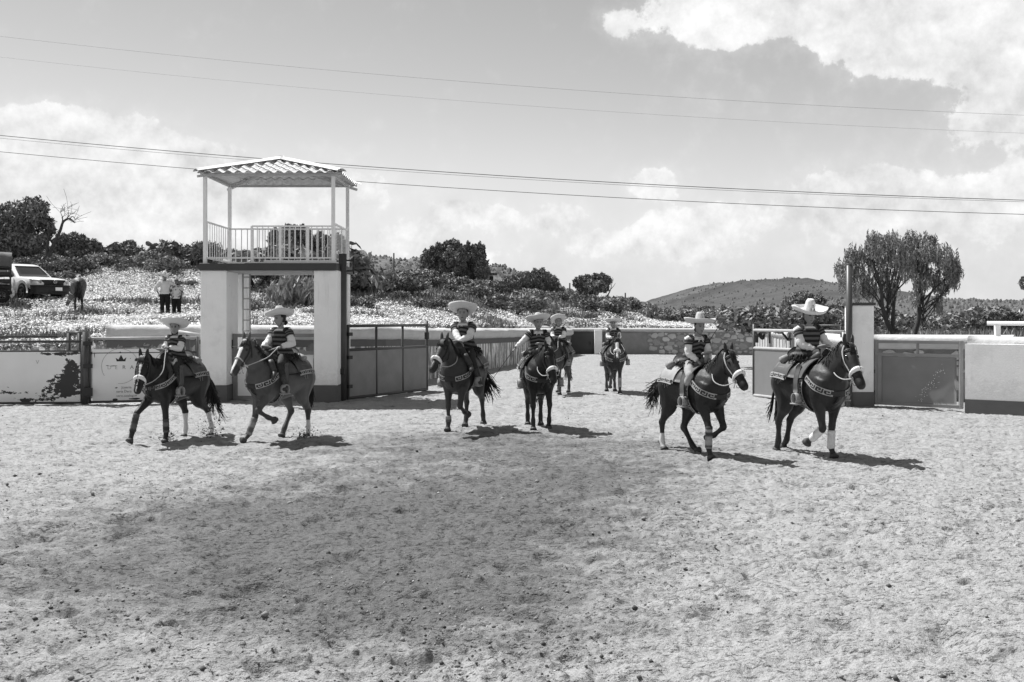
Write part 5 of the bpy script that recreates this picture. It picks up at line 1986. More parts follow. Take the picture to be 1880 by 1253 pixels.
class Horse:
    def __init__(self, spec):
        self.s = spec
        g = spec.get
        mb = MB()
        TR = TRUNK.copy()
        A = catmull(TR, 3)
        C = np.stack([A[:, 0], 0 * A[:, 0], A[:, 1]], -1)
        mb.loft(C, np.maximum(A[:, 2], .02), np.maximum(A[:, 3], .02), (0, 1, 0), 20)
        # neck
        npch, nyaw = R(g('neck', (42, 0))[0]), R(g('neck', (42, 0))[1])
        NL = .75
        N0 = np.array((.40, 0, 1.20))
        d0, d1, d2 = dirv(npch - .12, nyaw * .25), dirv(npch, nyaw * .7), dirv(npch + .10, nyaw)
        pts = [N0 - d0 * .12, N0, N0 + d0 * NL * .3]
        pts.append(pts[-1] + d1 * NL * .3)
        pts.append(pts[-1] + d2 * NL * .28)
        pts = np.array(pts)
        ra = np.array([.26, .30, .24, .19, .145])
        rb = np.array([.20, .20, .145, .112, .095])
        B = catmull(np.c_[pts, ra, rb], 4)
        self.neck = B
        lat_n = np.array((-math.sin(nyaw * .6), math.cos(nyaw * .6), 0))
        mb.loft(B[:, :3], B[:, 3], B[:, 4], lat_n, 16)
        self.lat_n = lat_n
        poll = pts[-1]
        # head
        hp, hy = R(g('head', (-52, 0))[0]), R(g('head', (-52, 0))[1])
        hd = dirv(hp, hy)
        hl = np.array((-math.sin(hy), math.cos(hy), 0.))
        hu = np.cross(hd, hl)
        if hu[2] < 0 and hp > -1.5:
            hu = -hu
        H0 = poll + np.array((0, 0, .01)) + hd * .02
        self.hd, self.hl, self.hu, self.H0 = hd, hl, hu, H0
        HR = np.array([(-.09, .05, .055, .02), (-.03, .10, .085, .035), (.06, .125, .098, .05), (.15, .135, .10, .055), (.24, .115, .088, .045), (.33, .09, .070, .028), (.42, .075, .062, .02), (.49, .070, .062, .018), (.545, .062, .058, .018), (.585, .035, .036, .022)])
        HR = HR * 1.13
        HRc = catmull(HR, 3)
        self.HR = HRc
        Cc = H0 + HRc[:, :1] * hd - HRc[:, 3:4] * hu
        mb.loft(Cc, np.maximum(HRc[:, 1], .01), np.maximum(HRc[:, 2], .01), hl, 14)
        for sd in (1, -1):
            e0 = H0 - hd * .035 + hl * .052 * sd + hu * .045
            ed = -hd * .45 + np.array((0, 0, .95)) + hl * .18 * sd + hu * .15
            ed /= np.linalg.norm(ed)
            E = np.array([e0 - ed * .03, e0 + ed * .04, e0 + ed * .10, e0 + ed * .15, e0 + ed * .185])
            mb.loft(E, [.022, .026, .026, .018, .006], [.030, .038, .036, .022, .006], hl, 8)
        # legs
        self.legs = {}
        pose = g('legs')
        for key in ('LF', 'RF', 'LH', 'RH'):
            sd = 1 if key[0] == 'L' else -1
            an = pose[key]
            D = lambda a, sp=0.: np.array((math.sin(R(a)), sd * math.sin(R(sp)), -math.cos(R(a))))
            if key[1] == 'F':
                a1, a2, a3 = an[:3]
                sp = an[3] if len(an) > 3 else 0
                E = np.array((.40, sd * .145, .86))
                f = -(D(a1, sp) * .41 + D(a2, sp) * .285 + D(a3) * .175)[2]
                f = (E[2] - .012) / f if key not in g('lift', {}) else 1. if g('lift')[key] is None else (E[2] - g('lift')[key]) / f
                K = E + D(a1, sp) * .41 * f
                Fk = K + D(a2, sp) * .285 * f
                P = Fk + D(a3) * .10
                Hf = P + D(a3) * .075
                if key not in g('lift', {}):
                    Fk[2] += .012 - Hf[2]; P[2] += .012 - Hf[2]; Hf[2] = .012
                ctrl = [(E + (.10, sd * .02, .34), .13, .085), (E + (.05, sd * .045, .16), .15, .095), (E + (0, sd * .02, 0), .105, .085), (E + (K - E) * .35, .082, .066), (E + (K - E) * .75, .052, .048), (K, .052, .050), (K + (Fk - K) * .22, .040, .036), (K + (Fk - K) * .65, .033, .030), (Fk, .044, .042), (P, .036, .036), (P + (Hf - P) * .5, .05, .05)]
                joint = K
            else:
                a0, a1, a2, a3 = an[:4]
                sp = an[4] if len(an) > 4 else 0
                Hp = np.array((-.475, sd * .13, 1.08))
                f = -(D(a0, sp * .5) * .36 + D(a1, sp) * .40 + D(a2, sp) * .37 + D(a3) * .165)[2]
                f = (Hp[2] - .012) / f if key not in g('lift', {}) else 1. if g('lift')[key] is None else (Hp[2] - g('lift')[key]) / f
                S = Hp + D(a0, sp * .5) * .36 * f
                K = S + D(a1, sp) * .40 * f
                Fk = K + D(a2, sp) * .37 * f
                P = Fk + D(a3) * .09
                Hf = P + D(a3) * .075
                if key not in g('lift', {}):
                    Fk[2] += .012 - Hf[2]; P[2] += .012 - Hf[2]; Hf[2] = .012
                ctrl = [(Hp + (.0, sd * .03, .12), .20, .12), (Hp + (0, sd * .03, 0), .235, .135), (Hp + (S - Hp) * .6, .19, .12), (S + (K - S) * .12, .135, .098), (S + (K - S) * .5, .082, .066), (S + (K - S) * .85, .054, .045), (K, .064, .050), (K + (Fk - K) * .2, .046, .040), (K + (Fk - K) * .6, .036, .033), (Fk, .046, .044), (P, .038, .038), (P + (Hf - P) * .5, .05, .05)]
                joint = K
            arr = np.array([np.r_[c, r1, r2] for c, r1, r2 in ctrl])
            arr = catmull(arr, 3)
            arr[:, 3:5] = arr[:, 3:5] * 1.14 + .002
            mb.loft(arr[:, :3], arr[:, 3], arr[:, 4], (0, 1, 0), 10)
            self.legs[key] = dict(K=K, F=Fk, P=P, H=Hf, d=D(a3), path=arr)
        me = fuse(mb, .017, 3, .5)
        V = verts_of(me)
        Nn = normals_of(me)
        self.drop = 0.
        # coat markings
        coat = spec['coat'] * .6
        tone = np.full(len(V), coat)
        tone *= 1 + .18 * vnoise(V[:, 0] * 5, V[:, 2] * 5 + V[:, 1] * 3, 3)
        for key, l in self.legs.items():
            dk = np.minimum(seg_dist(V, l['K'], l['F']), seg_dist(V, l['F'], l['H']))
            m_ = dk < .085
            tone[m_] = spec.get('points', coat * .6)
            if key in spec.get('socks', {}):
                frac = spec['socks'][key]
                top = l['F'] + (l['K'] - l['F']) * frac
                m_ = np.minimum(seg_dist(V, top, l['F']), seg_dist(V, l['F'], l['H'])) < .078
                tone[m_] = .62
        rel = V - self.H0
        s_ = rel @ self.hd
        w_ = rel @ self.hl
        u_ = rel @ self.hu
        head_m = (np.abs(w_) < .14) & (s_ > -.12) & (s_ < .64) & (np.abs(u_) < .24)
        tone[head_m & (s_ > .47)] *= .45
        bl = spec.get('blaze')
        if bl:
            wid = np.interp(s_, bl[0], bl[1])
            m_ = head_m & (Nn @ self.hu > .35) & (np.abs(w_) < wid)
            tone[m_] = .72
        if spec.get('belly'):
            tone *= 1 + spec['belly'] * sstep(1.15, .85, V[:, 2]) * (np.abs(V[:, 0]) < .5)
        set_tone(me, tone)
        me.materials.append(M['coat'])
        self.root = thing('horse', spec['label'], 'horse', spec['loc'], spec['yaw'], spec.get('group'), spec['scale'])
        self.off = np.array((0, 0, self.drop))
        if spec.get('z') is not None:
            self.root.location.z = spec['z']
        self.body = link('body', me, None, self.root)
        self.body.location = self.off
        V0 = V
        self.bvh = BVHTree.FromPolygons([tuple(v) for v in V0], [tuple(p.vertices) for p in me.polygons])
        for key, l in self.legs.items():
            mb = MB()
            d = l['d'] / np.linalg.norm(l['d'])
            a = l['P'] + d * .025
            fwd = np.array((d[2] * -1, 0, d[0]))
            mb.loft([a, a + d * .03, l['H'] + d * .012 + fwd * .012], [.050, .066, .078], [.050, .062, .072], (0, 1, 0), 12)
            self.part(mb, 'hoof', M['hoof'])
        for sd in (1, -1):
            e = self.H0 + self.hd * .145 + self.hl * .094 * sd + self.hu * .030
            mb = MB()
            mb.loft([e - self.hd * .024, e - self.hd * .014, e, e + self.hd * .014, e + self.hd * .024], [.004, .015, .019, .015, .004], [.004, .012, .015, .012, .004], self.hl, 8)
            self.part(mb, 'eye', M['eye'])
        self.mane(spec.get('mane', 1))
        self.tail(spec.get('tail', (-.35, -1., .1)), spec.get('tail_wild', .25), spec.get('tail_len', .85))
        for key, rng_, tones in spec.get('wraps', []):
            l = self.legs[key]
            mb = MB()
            a, b = l['K'] + (l['F'] - l['K']) * rng_[0], l['K'] + (l['F'] - l['K']) * rng_[1]
            t = np.linspace(0, 1, 11)
            P = a[None] * (1 - t[:, None]) + b[None] * t[:, None]
            r_ = .058 + .006 * (np.arange(11) % 2)
            mb.loft(P, r_, r_ * .94, (0, 1, 0), 12, tone=[tones[int(i * len(tones) / 11)] for i in range(11)])
            self.part(mb, 'leg_wrap', M['bandage'])

    def part(self, mb, name, mat, smooth=True, parent=None):
        o = mb.build(name, mat, parent or self.root, smooth)
        o.location = self.off
        return o

    def mane(self, side):
        rng = np.random.default_rng(hash(self.s['label']) % 1000 if False else len(self.s['label']))
        B = self.neck
        mb = MB()
        n = 150
        for k in range(n):
            t = rng.uniform(.18, 1.0)
            i = t * (len(B) - 1)
            j = int(i)
            f_ = i - j
            b = B[j] * (1 - f_) + B[min(j + 1, len(B) - 1)] * f_
            T = B[min(j + 1, len(B) - 1), :3] - B[max(j - 1, 0), :3]
            T /= np.linalg.norm(T)
            lat = self.lat_n - (self.lat_n @ T) * T
            lat /= np.linalg.norm(lat)
            up = np.cross(T, lat)
            if up[2] < 0:
                up = -up
            sd = side if rng.random() < .85 else -side
            amax = rng.uniform(.7, 1.45)
            P = []
            for a in np.linspace(-.05, amax, 6):
                P.append(b[:3] + up * math.cos(a) * (b[3] + .022) + lat * sd * math.sin(a) * (b[4] + .024) - T * .10 * a * rng.uniform(.5, 1.))
            P = np.array(P) + rng.normal(0, .006, 3)
            mb.loft(P, np.linspace(.006, .002, 6), np.linspace(.017, .006, 6), T, 4)
        self.part(mb, 'mane', M['hair'])
        mb = MB()
        for k in range(26):     # forelock
            s0 = self.H0 - self.hd * .05 + self.hl * rng.normal(0, .022) + self.hu * .07
            P = [s0 + np.array((0, 0, .02)), s0 + self.hd * .07 + self.hu * .035 + self.hl * rng.normal(0, .02), s0 + self.hd * rng.uniform(.12, .19) + self.hu * .012 + self.hl * rng.normal(0, .04)]
            mb.tube(catmull(P, 2), .007, 4)
        self.part(mb, 'forelock', M['hair'])

    def tail(self, d, wild, length):
        rng = np.random.default_rng(len(self.s['label']) + 3)
        dock = np.array((-.715, 0, 1.27))
        d = np.asarray(d, float)
        d /= np.linalg.norm(d)
        out = np.array((-.8, 0, .15))
        mb = MB()
        L_ = length
        core = catmull([dock + (.08, 0, .0), dock + out * .10 + d * .04, dock + out * .13 + d * L_ * .35, dock + out * .12 + d * L_ * .7], 4)
        mb.loft(core, np.linspace(.035, .03, len(core)), np.linspace(.04, .035, len(core)), (0, 1, 0), 8)
        locks = rng.normal(0, 1, (9, 3)) * wild
        for k in range(170):
            w = locks[k % 9] + rng.normal(0, .25, 3) * wild
            ln = L_ * rng.uniform(.7, 1.1)
            P = catmull([dock + rng.normal(0, .014, 3), dock + out * .12 + d * ln * .15 + w * .08 + rng.normal(0, .02, 3), dock + out * .14 + d * ln * .5 + w * .30, dock + out * .12 + d * ln * .8 + w * .5 + rng.normal(0, .03, 3) * wild * 3, dock + out * .1 + d * ln + w * .75 + rng.normal(0, .08, 3) * wild * 3], 3)
            mb.loft(P, np.linspace(.013, .004, len(P)), np.linspace(.013, .004, len(P)), (0.1, 1, 0), 4)
        self.part(mb, 'tail', M['hair'])


def seg_dist(V, a, b):
    d = b - a
    t = np.clip(((V - a) @ d) / (d @ d), 0, 1)
    return np.linalg.norm(V - a - t[:, None] * d, axis=1)


# ------------------------------------------------------------------ tack
KEY = [(0.0, .12), (0.0, .88), (.72, .88), (.72, .38), (.36, .38), (.36, .62)]
KEY2 = [(0.0, .12), (1.0, .12)]


def strip_on(P, U, Nrm, width, th, pad=0.):
    """closed strap: centre line P, across vectors U, outward Nrm"""
    mb = MB()
    v = np.linspace(-.5, .5, 5)
    G = np.array([[P[i] + U[i] * width * q + Nrm[i] * pad for q in v] for i in range(len(P))])
    mb.sheet(G, th)
    return mb


def key_print(P, U, Nrm, width, unit, pad, mb=None, lw=.0058):
    """running Greek-key stitching laid on a strap"""
    mb = mb or MB()
    d = np.r_[0, np.cumsum(np.linalg.norm(np.diff(P, axis=0), axis=1))]

    def pos(s, v):
        q = np.array([np.interp(s, d, P[:, k]) for k in range(3)])
        u = np.array([np.interp(s, d, U[:, k]) for k in range(3)])
        n = np.array([np.interp(s, d, Nrm[:, k]) for k in range(3)])
        return q + u * width * (v - .5) * .82 + n * pad, n
    n = int(d[-1] / unit)
    unit = d[-1] / max(n, 1)

    def line(a, b):
        pa, na = pos(*a)
        pb, _ = pos(*b)
        t = pb - pa
        L_ = np.linalg.norm(t)
        if L_ < 1e-6:
            return
        t /= L_
        s_ = np.cross(na, t) * lw
        pa, pb = pa - t * lw * .8, pb + t * lw * .8
        mb.add([pa - s_, pb - s_, pb + s_, pa + s_], [(0, 1, 2, 3)])
    for k in range(n):
        for a, b in list(zip(KEY[:-1], KEY[1:])):
            line(((k + a[0]) * unit, a[1]), ((k + b[0]) * unit, b[1]))
        line((k * unit, .12), ((k + 1) * unit, .12))
    for v in (-.04, 1.04):
        for s0 in np.linspace(0, d[-1], 14)[:-1]:
            line((s0, v), (s0 + d[-1] / 13, v))
    return mb


def ray(h, o, t):
    o, t = np.asarray(o, float), np.asarray(t, float)
    d = t - o
    hit = h.bvh.ray_cast(Vector(o), Vector(d / np.linalg.norm(d)))
    if hit[0] is None:
        return t, -d / np.linalg.norm(d)
    return np.array(hit[0]), np.array(hit[1])


def smooth_rows(A, it=3):
    A = A.copy()
    for _ in range(it):
        A[1:-1] = (A[:-2] + 2 * A[1:-1] + A[2:]) / 4
    return A


def saddle(h, label):
    """charro saddle with skirts, girth and a Greek-key breast collar"""
    s = h.s
    pale = M['leather_pale'] if s.get('pale_saddle') else M['leather']
    root = thing('saddle', label, 'saddle', h.root.location, s['yaw'], 'charro saddles', s['scale'])
    part = lambda mb, n, m, sm=True, par=None: h.part(mb, n, m, sm, par or root)
    # blanket and skirts
    xs = np.linspace(-.46, .24, 10)
    ph = np.linspace(-1.28, 1.28, 23)
    G = np.array([[on_trunk(x, p, .022) for p in ph] for x in xs])
    mb = MB(); mb.sheet(G, .016); part(mb, 'saddle_blanket', M['leather_dark'])
    for sd in (1, -1):
        xs2 = np.linspace(-.52, -.12, 8)
        ps = np.linspace(.35, 1.36, 8) * sd
        G = np.array([[on_trunk(x, p, .046 + .01 * abs(p)) for p in ps] for x in xs2])
        mb = MB(); mb.sheet(G, .012); part(mb, 'skirt', pale)
        P = np.array([on_trunk(x, 1.30 * sd, .046 + .013) for x in np.linspace(-.55, -.14, 9)])
        U = np.array([on_trunk(x, 1.10 * sd, .06) - on_trunk(x, 1.45 * sd, .06) for x in np.linspace(-.55, -.14, 9)])
        U /= np.linalg.norm(U, axis=1)[:, None]
        Nn = np.array([np.cross((1, 0, 0), u) for u in U])
        Nn *= np.sign(Nn[:, 1] * sd)[:, None]
        mb = strip_on(P, U, Nn, .085, .010, .012)
        k_ = part(mb, 'skirt_border', M['leather_dark'])
        part(key_print(P, U, Nn, .085, .12, .020), 'greek_key', M['stitch'], False)
        # fork side panel in front of the leg
        xs3 = np.linspace(-.02, .33, 6)
        G = np.array([[on_trunk(x - .10 * (abs(p) - .3), p, .05) for p in np.linspace(.25, 1.25, 8) * sd] for x in xs3])
        mb = MB(); mb.sheet(G, .016); part(mb, 'fork_panel', M['leather'])
        # fender and boxed stirrup
        top = on_trunk(.10, .75 * sd, .08)
        q1, q2 = top + (.03, .09 * sd, -.22), top + (.06, .11 * sd, -.40)
        if sd == 1 and not s.get('astride'):
            q1, q2 = top + (.10, .10 * sd, -.20), top + (.16, .14 * sd, -.36)
        P = catmull([top, q1, q2], 3)
        U = np.tile(np.array((1., 0, 0)), (len(P), 1))
        Nn = np.tile(np.array((0, sd, 0.)), (len(P), 1))
        part(strip_on(P, U, Nn, .11, .012), 'fender', M['leather'])
        mb = MB()
        c = q2 + (.02, .0, -.10)
        th = np.linspace(0, 2 * PI, 13)
        ring = [c + np.array((math.cos(a) * .065, 0, math.sin(a) * .085)) for a in th]
        mb.loft(ring, .012, .06, (0, 1, 0), 6, cap=False)
        mb.box(c + (0, 0, -.075), (.15, .13, .02))
        part(mb, 'stirrup', M['leather_pale'])
    # seat, cantle, horn
    zt = trunk_at(0)[0] + trunk_at(0)[1]
    mb = MB()
    zs = lambda x: trunk_at(x)[0] + trunk_at(x)[1]
    A = np.array([(-.30, zs(-.3) + .10, .05, .17), (-.24, zs(-.24) + .09, .075, .19), (-.12, zs(-.12) + .05, .06, .17), (.05, zs(.05) + .045, .055, .14), (.18, zs(.18) + .06, .06, .12), (.27, zs(.27) + .09, .07, .10), (.31, zs(.31) + .09, .03, .06)])
    A = catmull(A, 3)
    mb.loft(np.stack([A[:, 0], 0 * A[:, 0], A[:, 1]], -1), A[:, 2], A[:, 3], (0, 1, 0), 14)
    part(mb, 'seat', M['leather'])
    mb = MB()
    ang = np.linspace(-1.15, 1.15, 11)
    G = np.array([[np.array((-.27 - .05 * q - .03 * math.cos(a), math.sin(a) * (.19 + .02 * q), zs(-.3) + .02 + math.cos(a) * .10 + q * .10 * math.cos(a))) for a in ang] for q in np.linspace(0, 1, 4)])
    mb.sheet(G, .025); part(mb, 'cantle', pale)
    mb = MB()
    hx, hz = .29, zs(.29) + .13
    mb.loft([(hx, 0, hz - .06), (hx + .02, 0, hz + .02), (hx + .035, 0, hz + .08)], [.05, .035, .04], [.05, .035, .04], (0, 1, 0), 12)
    nrm = np.array((-.25, 0, .97))
    c = np.array((hx + .04, 0, hz + .09))
    mb.loft([c - nrm * .014, c, c + nrm * .016], [.07, .105, .085], [.07, .105, .085], (0, 1, 0), 16)
    part(mb, 'horn', M['leather_pale'])
    # rolled serape behind the seat
    mb = MB()
    y = np.linspace(-.27, .27, 9)
    P = np.array([(-.38, q, zs(-.38) + .07 - .9 * q * q) for q in y])
    mb.loft(P, .055, .055, (1, 0, 0), 12)
    part(mb, 'serape_roll', M['leather_pale'] if not s.get('dark_roll') else M['leather'])
    for sd in (1, -1):
        mb = MB()
        rng = np.random.default_rng(4)
        for k in range(8):
            a = on_trunk(-.42 + .02 * k, .9 * sd, .06)
            mb.tube([a, a + (.0, .02 * sd, -.10), a + rng.normal(0, .03, 3) + (0, .03 * sd, -.22)], .006, 4)
        part(mb, 'saddle_strings', M['leather_pale'])
    # girth
    ps = np.linspace(1.2, 2 * PI - 1.2, 25)
    P = np.array([on_trunk(.20, p, .018) for p in ps])
    Nn = np.array([np.array((0, math.sin(p), math.cos(p))) for p in ps])
    U = np.tile(np.array((1., 0, 0)), (25, 1))
    part(strip_on(P, U, Nn, .075, .012), 'girth', M['leather_dark'])
    part(key_print(P, U, Nn, .075, .12, .010), 'greek_key', M['stitch'], False)
    # breast collar from fork to fork round the chest
    th = np.linspace(-R(112), R(112), 41)
    P, Nn = [], []
    for a in th:
        z = .985 + .26 * (1 - math.cos(a)) / 1.37
        c = np.array((.34, 0, z))
        o = c + np.array((math.cos(a), math.sin(a), 0)) * 1.2
        p, n = ray(h, o, c)
        P.append(p); Nn.append(n)
    P, Nn = smooth_rows(np.array(P), 5), smooth_rows(np.array(Nn), 8)
    # keep it outside the skin
    Nn[:, 2] *= .3
    Nn /= np.linalg.norm(Nn, axis=1)[:, None]
    P = P + Nn * .018
    T = np.gradient(P, axis=0); T /= np.linalg.norm(T, axis=1)[:, None]
    U = np.cross(Nn, T); U /= np.linalg.norm(U, axis=1)[:, None]
    U *= np.sign(U[:, 2])[:, None]
    part(strip_on(P, U, Nn, .088, .014), 'breast_collar', M['leather_dark'])
    for sl in (slice(2, 18), slice(23, 39)):
        part(key_print(P[sl], U[sl], Nn[sl], .088, .115, .010), 'greek_key', M['stitch'], False)
    # strap from the collar down between the forelegs
    q = P[20]
    mb = MB(); mb.loft(catmull([q + (.0, 0, -.03), (.66, 0, .87), (.42, 0, .755)], 3), .008, .022, (0, 1, 0), 6)
    part(mb, 'chest_strap', M['leather_dark'])
    return root


def bridle(h, label, hand, fleece=True, slack=.10, chains=True):
    s = h.s
    root = thing('bridle', label, 'bridle', h.root.location, s['yaw'], 'bridles with reins', s['scale'])
    part = lambda mb, n, m, sm=True: h.part(mb, n, m, sm, root)
    hd, hl, hu, H0, HR = h.hd, h.hl, h.hu, h.H0, h.HR

    def ring(s_, pad, tilt=0.):
        ra, rb, off = [np.interp(s_, HR[:, 0], HR[:, k]) for k in (1, 2, 3)]
        c = H0 + hd * s_ - hu * off
        return np.array([c + hu * math.cos(a) * (ra + pad) + hl * math.sin(a) * (rb + pad) + hd * tilt * math.cos(a) for a in np.linspace(0, 2 * PI, 21)])
    mb = MB()
    if fleece:
        Rg = ring(.40, .014, -.02)
        th = np.linspace(0, 2 * PI, 21)
        rr = .016 + .016 * np.clip(np.cos(th) + .35, 0, 1)
        mb.loft(Rg, rr, rr * 1.15, hd, 10, cap=False)
        part(mb, 'noseband', M['fleece'])
    else:
        mb.loft(ring(.36, .008, -.02), .005, .014, hd, 6, cap=False)
        part(mb, 'noseband', M['rope'])
    for sd in (1, -1):
        rr = lambda s_, a, pad=.012: (lambda ra, rb, off: H0 + hd * s_ - hu * off + hu * math.cos(a) * (ra + pad) + hl * sd * math.sin(a) * (rb + pad))(*[np.interp(s_, HR[:, 0], HR[:, k]) for k in (1, 2, 3)])
        P = catmull([rr(.44, 1.75), rr(.34, 1.5), rr(.18, 1.35), rr(.04, 1.15), rr(-.04, .7), rr(-.06, .05)], 3)
        mb = MB(); mb.loft(P, .006, .013, hd, 6); part(mb, 'cheek_strap', M['leather_dark'] if not s.get('pale_bridle') else M['rope'])
        P = catmull([rr(.02, 1.2), rr(.16, 1.9), rr(.20, 2.6), rr(.20, 3.1)], 3)
        mb = MB(); mb.loft(P, .005, .010, hd, 6); part(mb, 'throat_strap', M['leather_dark'])
        c = rr(.475, 1.85, .016)
        mb = MB()
        th = np.linspace(0, 2 * PI, 11)
        mb.loft([c + hd * math.cos(a) * .028 + hu * math.sin(a) * .028 for a in th], .006, .006, hl, 5, cap=False)
        mb.tube([c, c - hu * .10 + hd * .05], .007, 5)
        part(mb, 'bit_ring', M['metal'])
        # rein
        hnd = np.asarray(hand, float)
        m1 = (c + hnd) / 2 + np.array((0, sd * .17, -slack))
        m0 = c * .75 + hnd * .25 + np.array((0, sd * .10, -slack * .9))
        m2 = c * .25 + hnd * .75 + np.array((0, sd * .09, -slack * .5))
        mb = MB(); mb.tube(catmull([c, m0, m1, m2, hnd], 5), .0085, 6)
        part(mb, 'rein', M['rope'])
    mb = MB()
    ra, rb, off = [np.interp(.05, HR[:, 0], HR[:, k]) for k in (1, 2, 3)]
    c = H0 + hd * .05 - hu * off
    mb.loft([c + hu * math.cos(a) * (ra + .01) + hl * math.sin(a) * (rb + .01) for a in np.linspace(-1.2, 1.2, 9)], .005, .014, hd, 6)
    part(mb, 'browband', M['leather_dark'])
    if chains:
        mb = MB()
        c = H0 + hd * .52 - hu * .10
        mb.tube(catmull([c + hl * .06, c - hu * .06, c - hl * .06], 4), .006, 5)
        part(mb, 'curb_chain', M['metal'])
    return root
# ------------------------------------------------------------------ people
M['skin'] = material('skin', .2, .55, .06, 12., attr='tone', spec=.35)
M['shirt'] = material('white_shirt', .74, .85, .10, 10., bump=.016, bscale=18)
M['felt'] = material('pale_felt_hat', .62, .9, .05, 14., attr='tone')
M['fringe'] = material('dark_wool', .028, .95, .3, 30.)
M['trouser_dark'] = material('dark_suede', .030, .75, .25, 14., bump=.005, bscale=30)
M['trouser_mid'] = material('worn_grey_trousers', .36, .85, .25, 12., bump=.006, bscale=30)
M['boot'] = material('boot_leather', .05, .5, .25, 12.)
M['collar'] = material('white_neckcloth', .66, .9, .1, 30.)
M['head_hair'] = material('dark_head_hair', .012, .5, .2, 40.)
M['whip'] = material('whip_rattan', .04, .5, .1, 30.)


def gaban_hook(d):
    """woven bands: the 'tone' attribute runs down the garment"""
    m = d['m']
    w = m('FRACT', m('MULTIPLY', d['val'], 1.0))
    wob = m('MULTIPLY', m('SUBTRACT', d['noise'](60, 2), .5), .12)
    k = d['step'](m('ABSOLUTE', m('SUBTRACT', m('ADD', w, wob), .5)), .22, .27)
    return d['mix'](.115, .018, k)


M['gaban'] = material('banded_wool', .1, .95, 0, 10., attr='tone', hook=gaban_hook, bump=.012, bscale=16)


def ik(a, b, l1, l2, pole):
    a, b, pole = [np.asarray(q, float) for q in (a, b, pole)]
    d = b - a
    L_ = np.linalg.norm(d)
    if L_ > (l1 + l2) * .995:
        b = a + d / L_ * (l1 + l2) * .995
        d = b - a
        L_ = np.linalg.norm(d)
    u = d / L_
    x = (l1 * l1 - l2 * l2 + L_ * L_) / (2 * L_)
    h = math.sqrt(max(l1 * l1 - x * x, 1e-6))
    p = pole - a
    p = p - (p @ u) * u
    p /= np.linalg.norm(p) + 1e-9
    return a + u * x + p * h, b


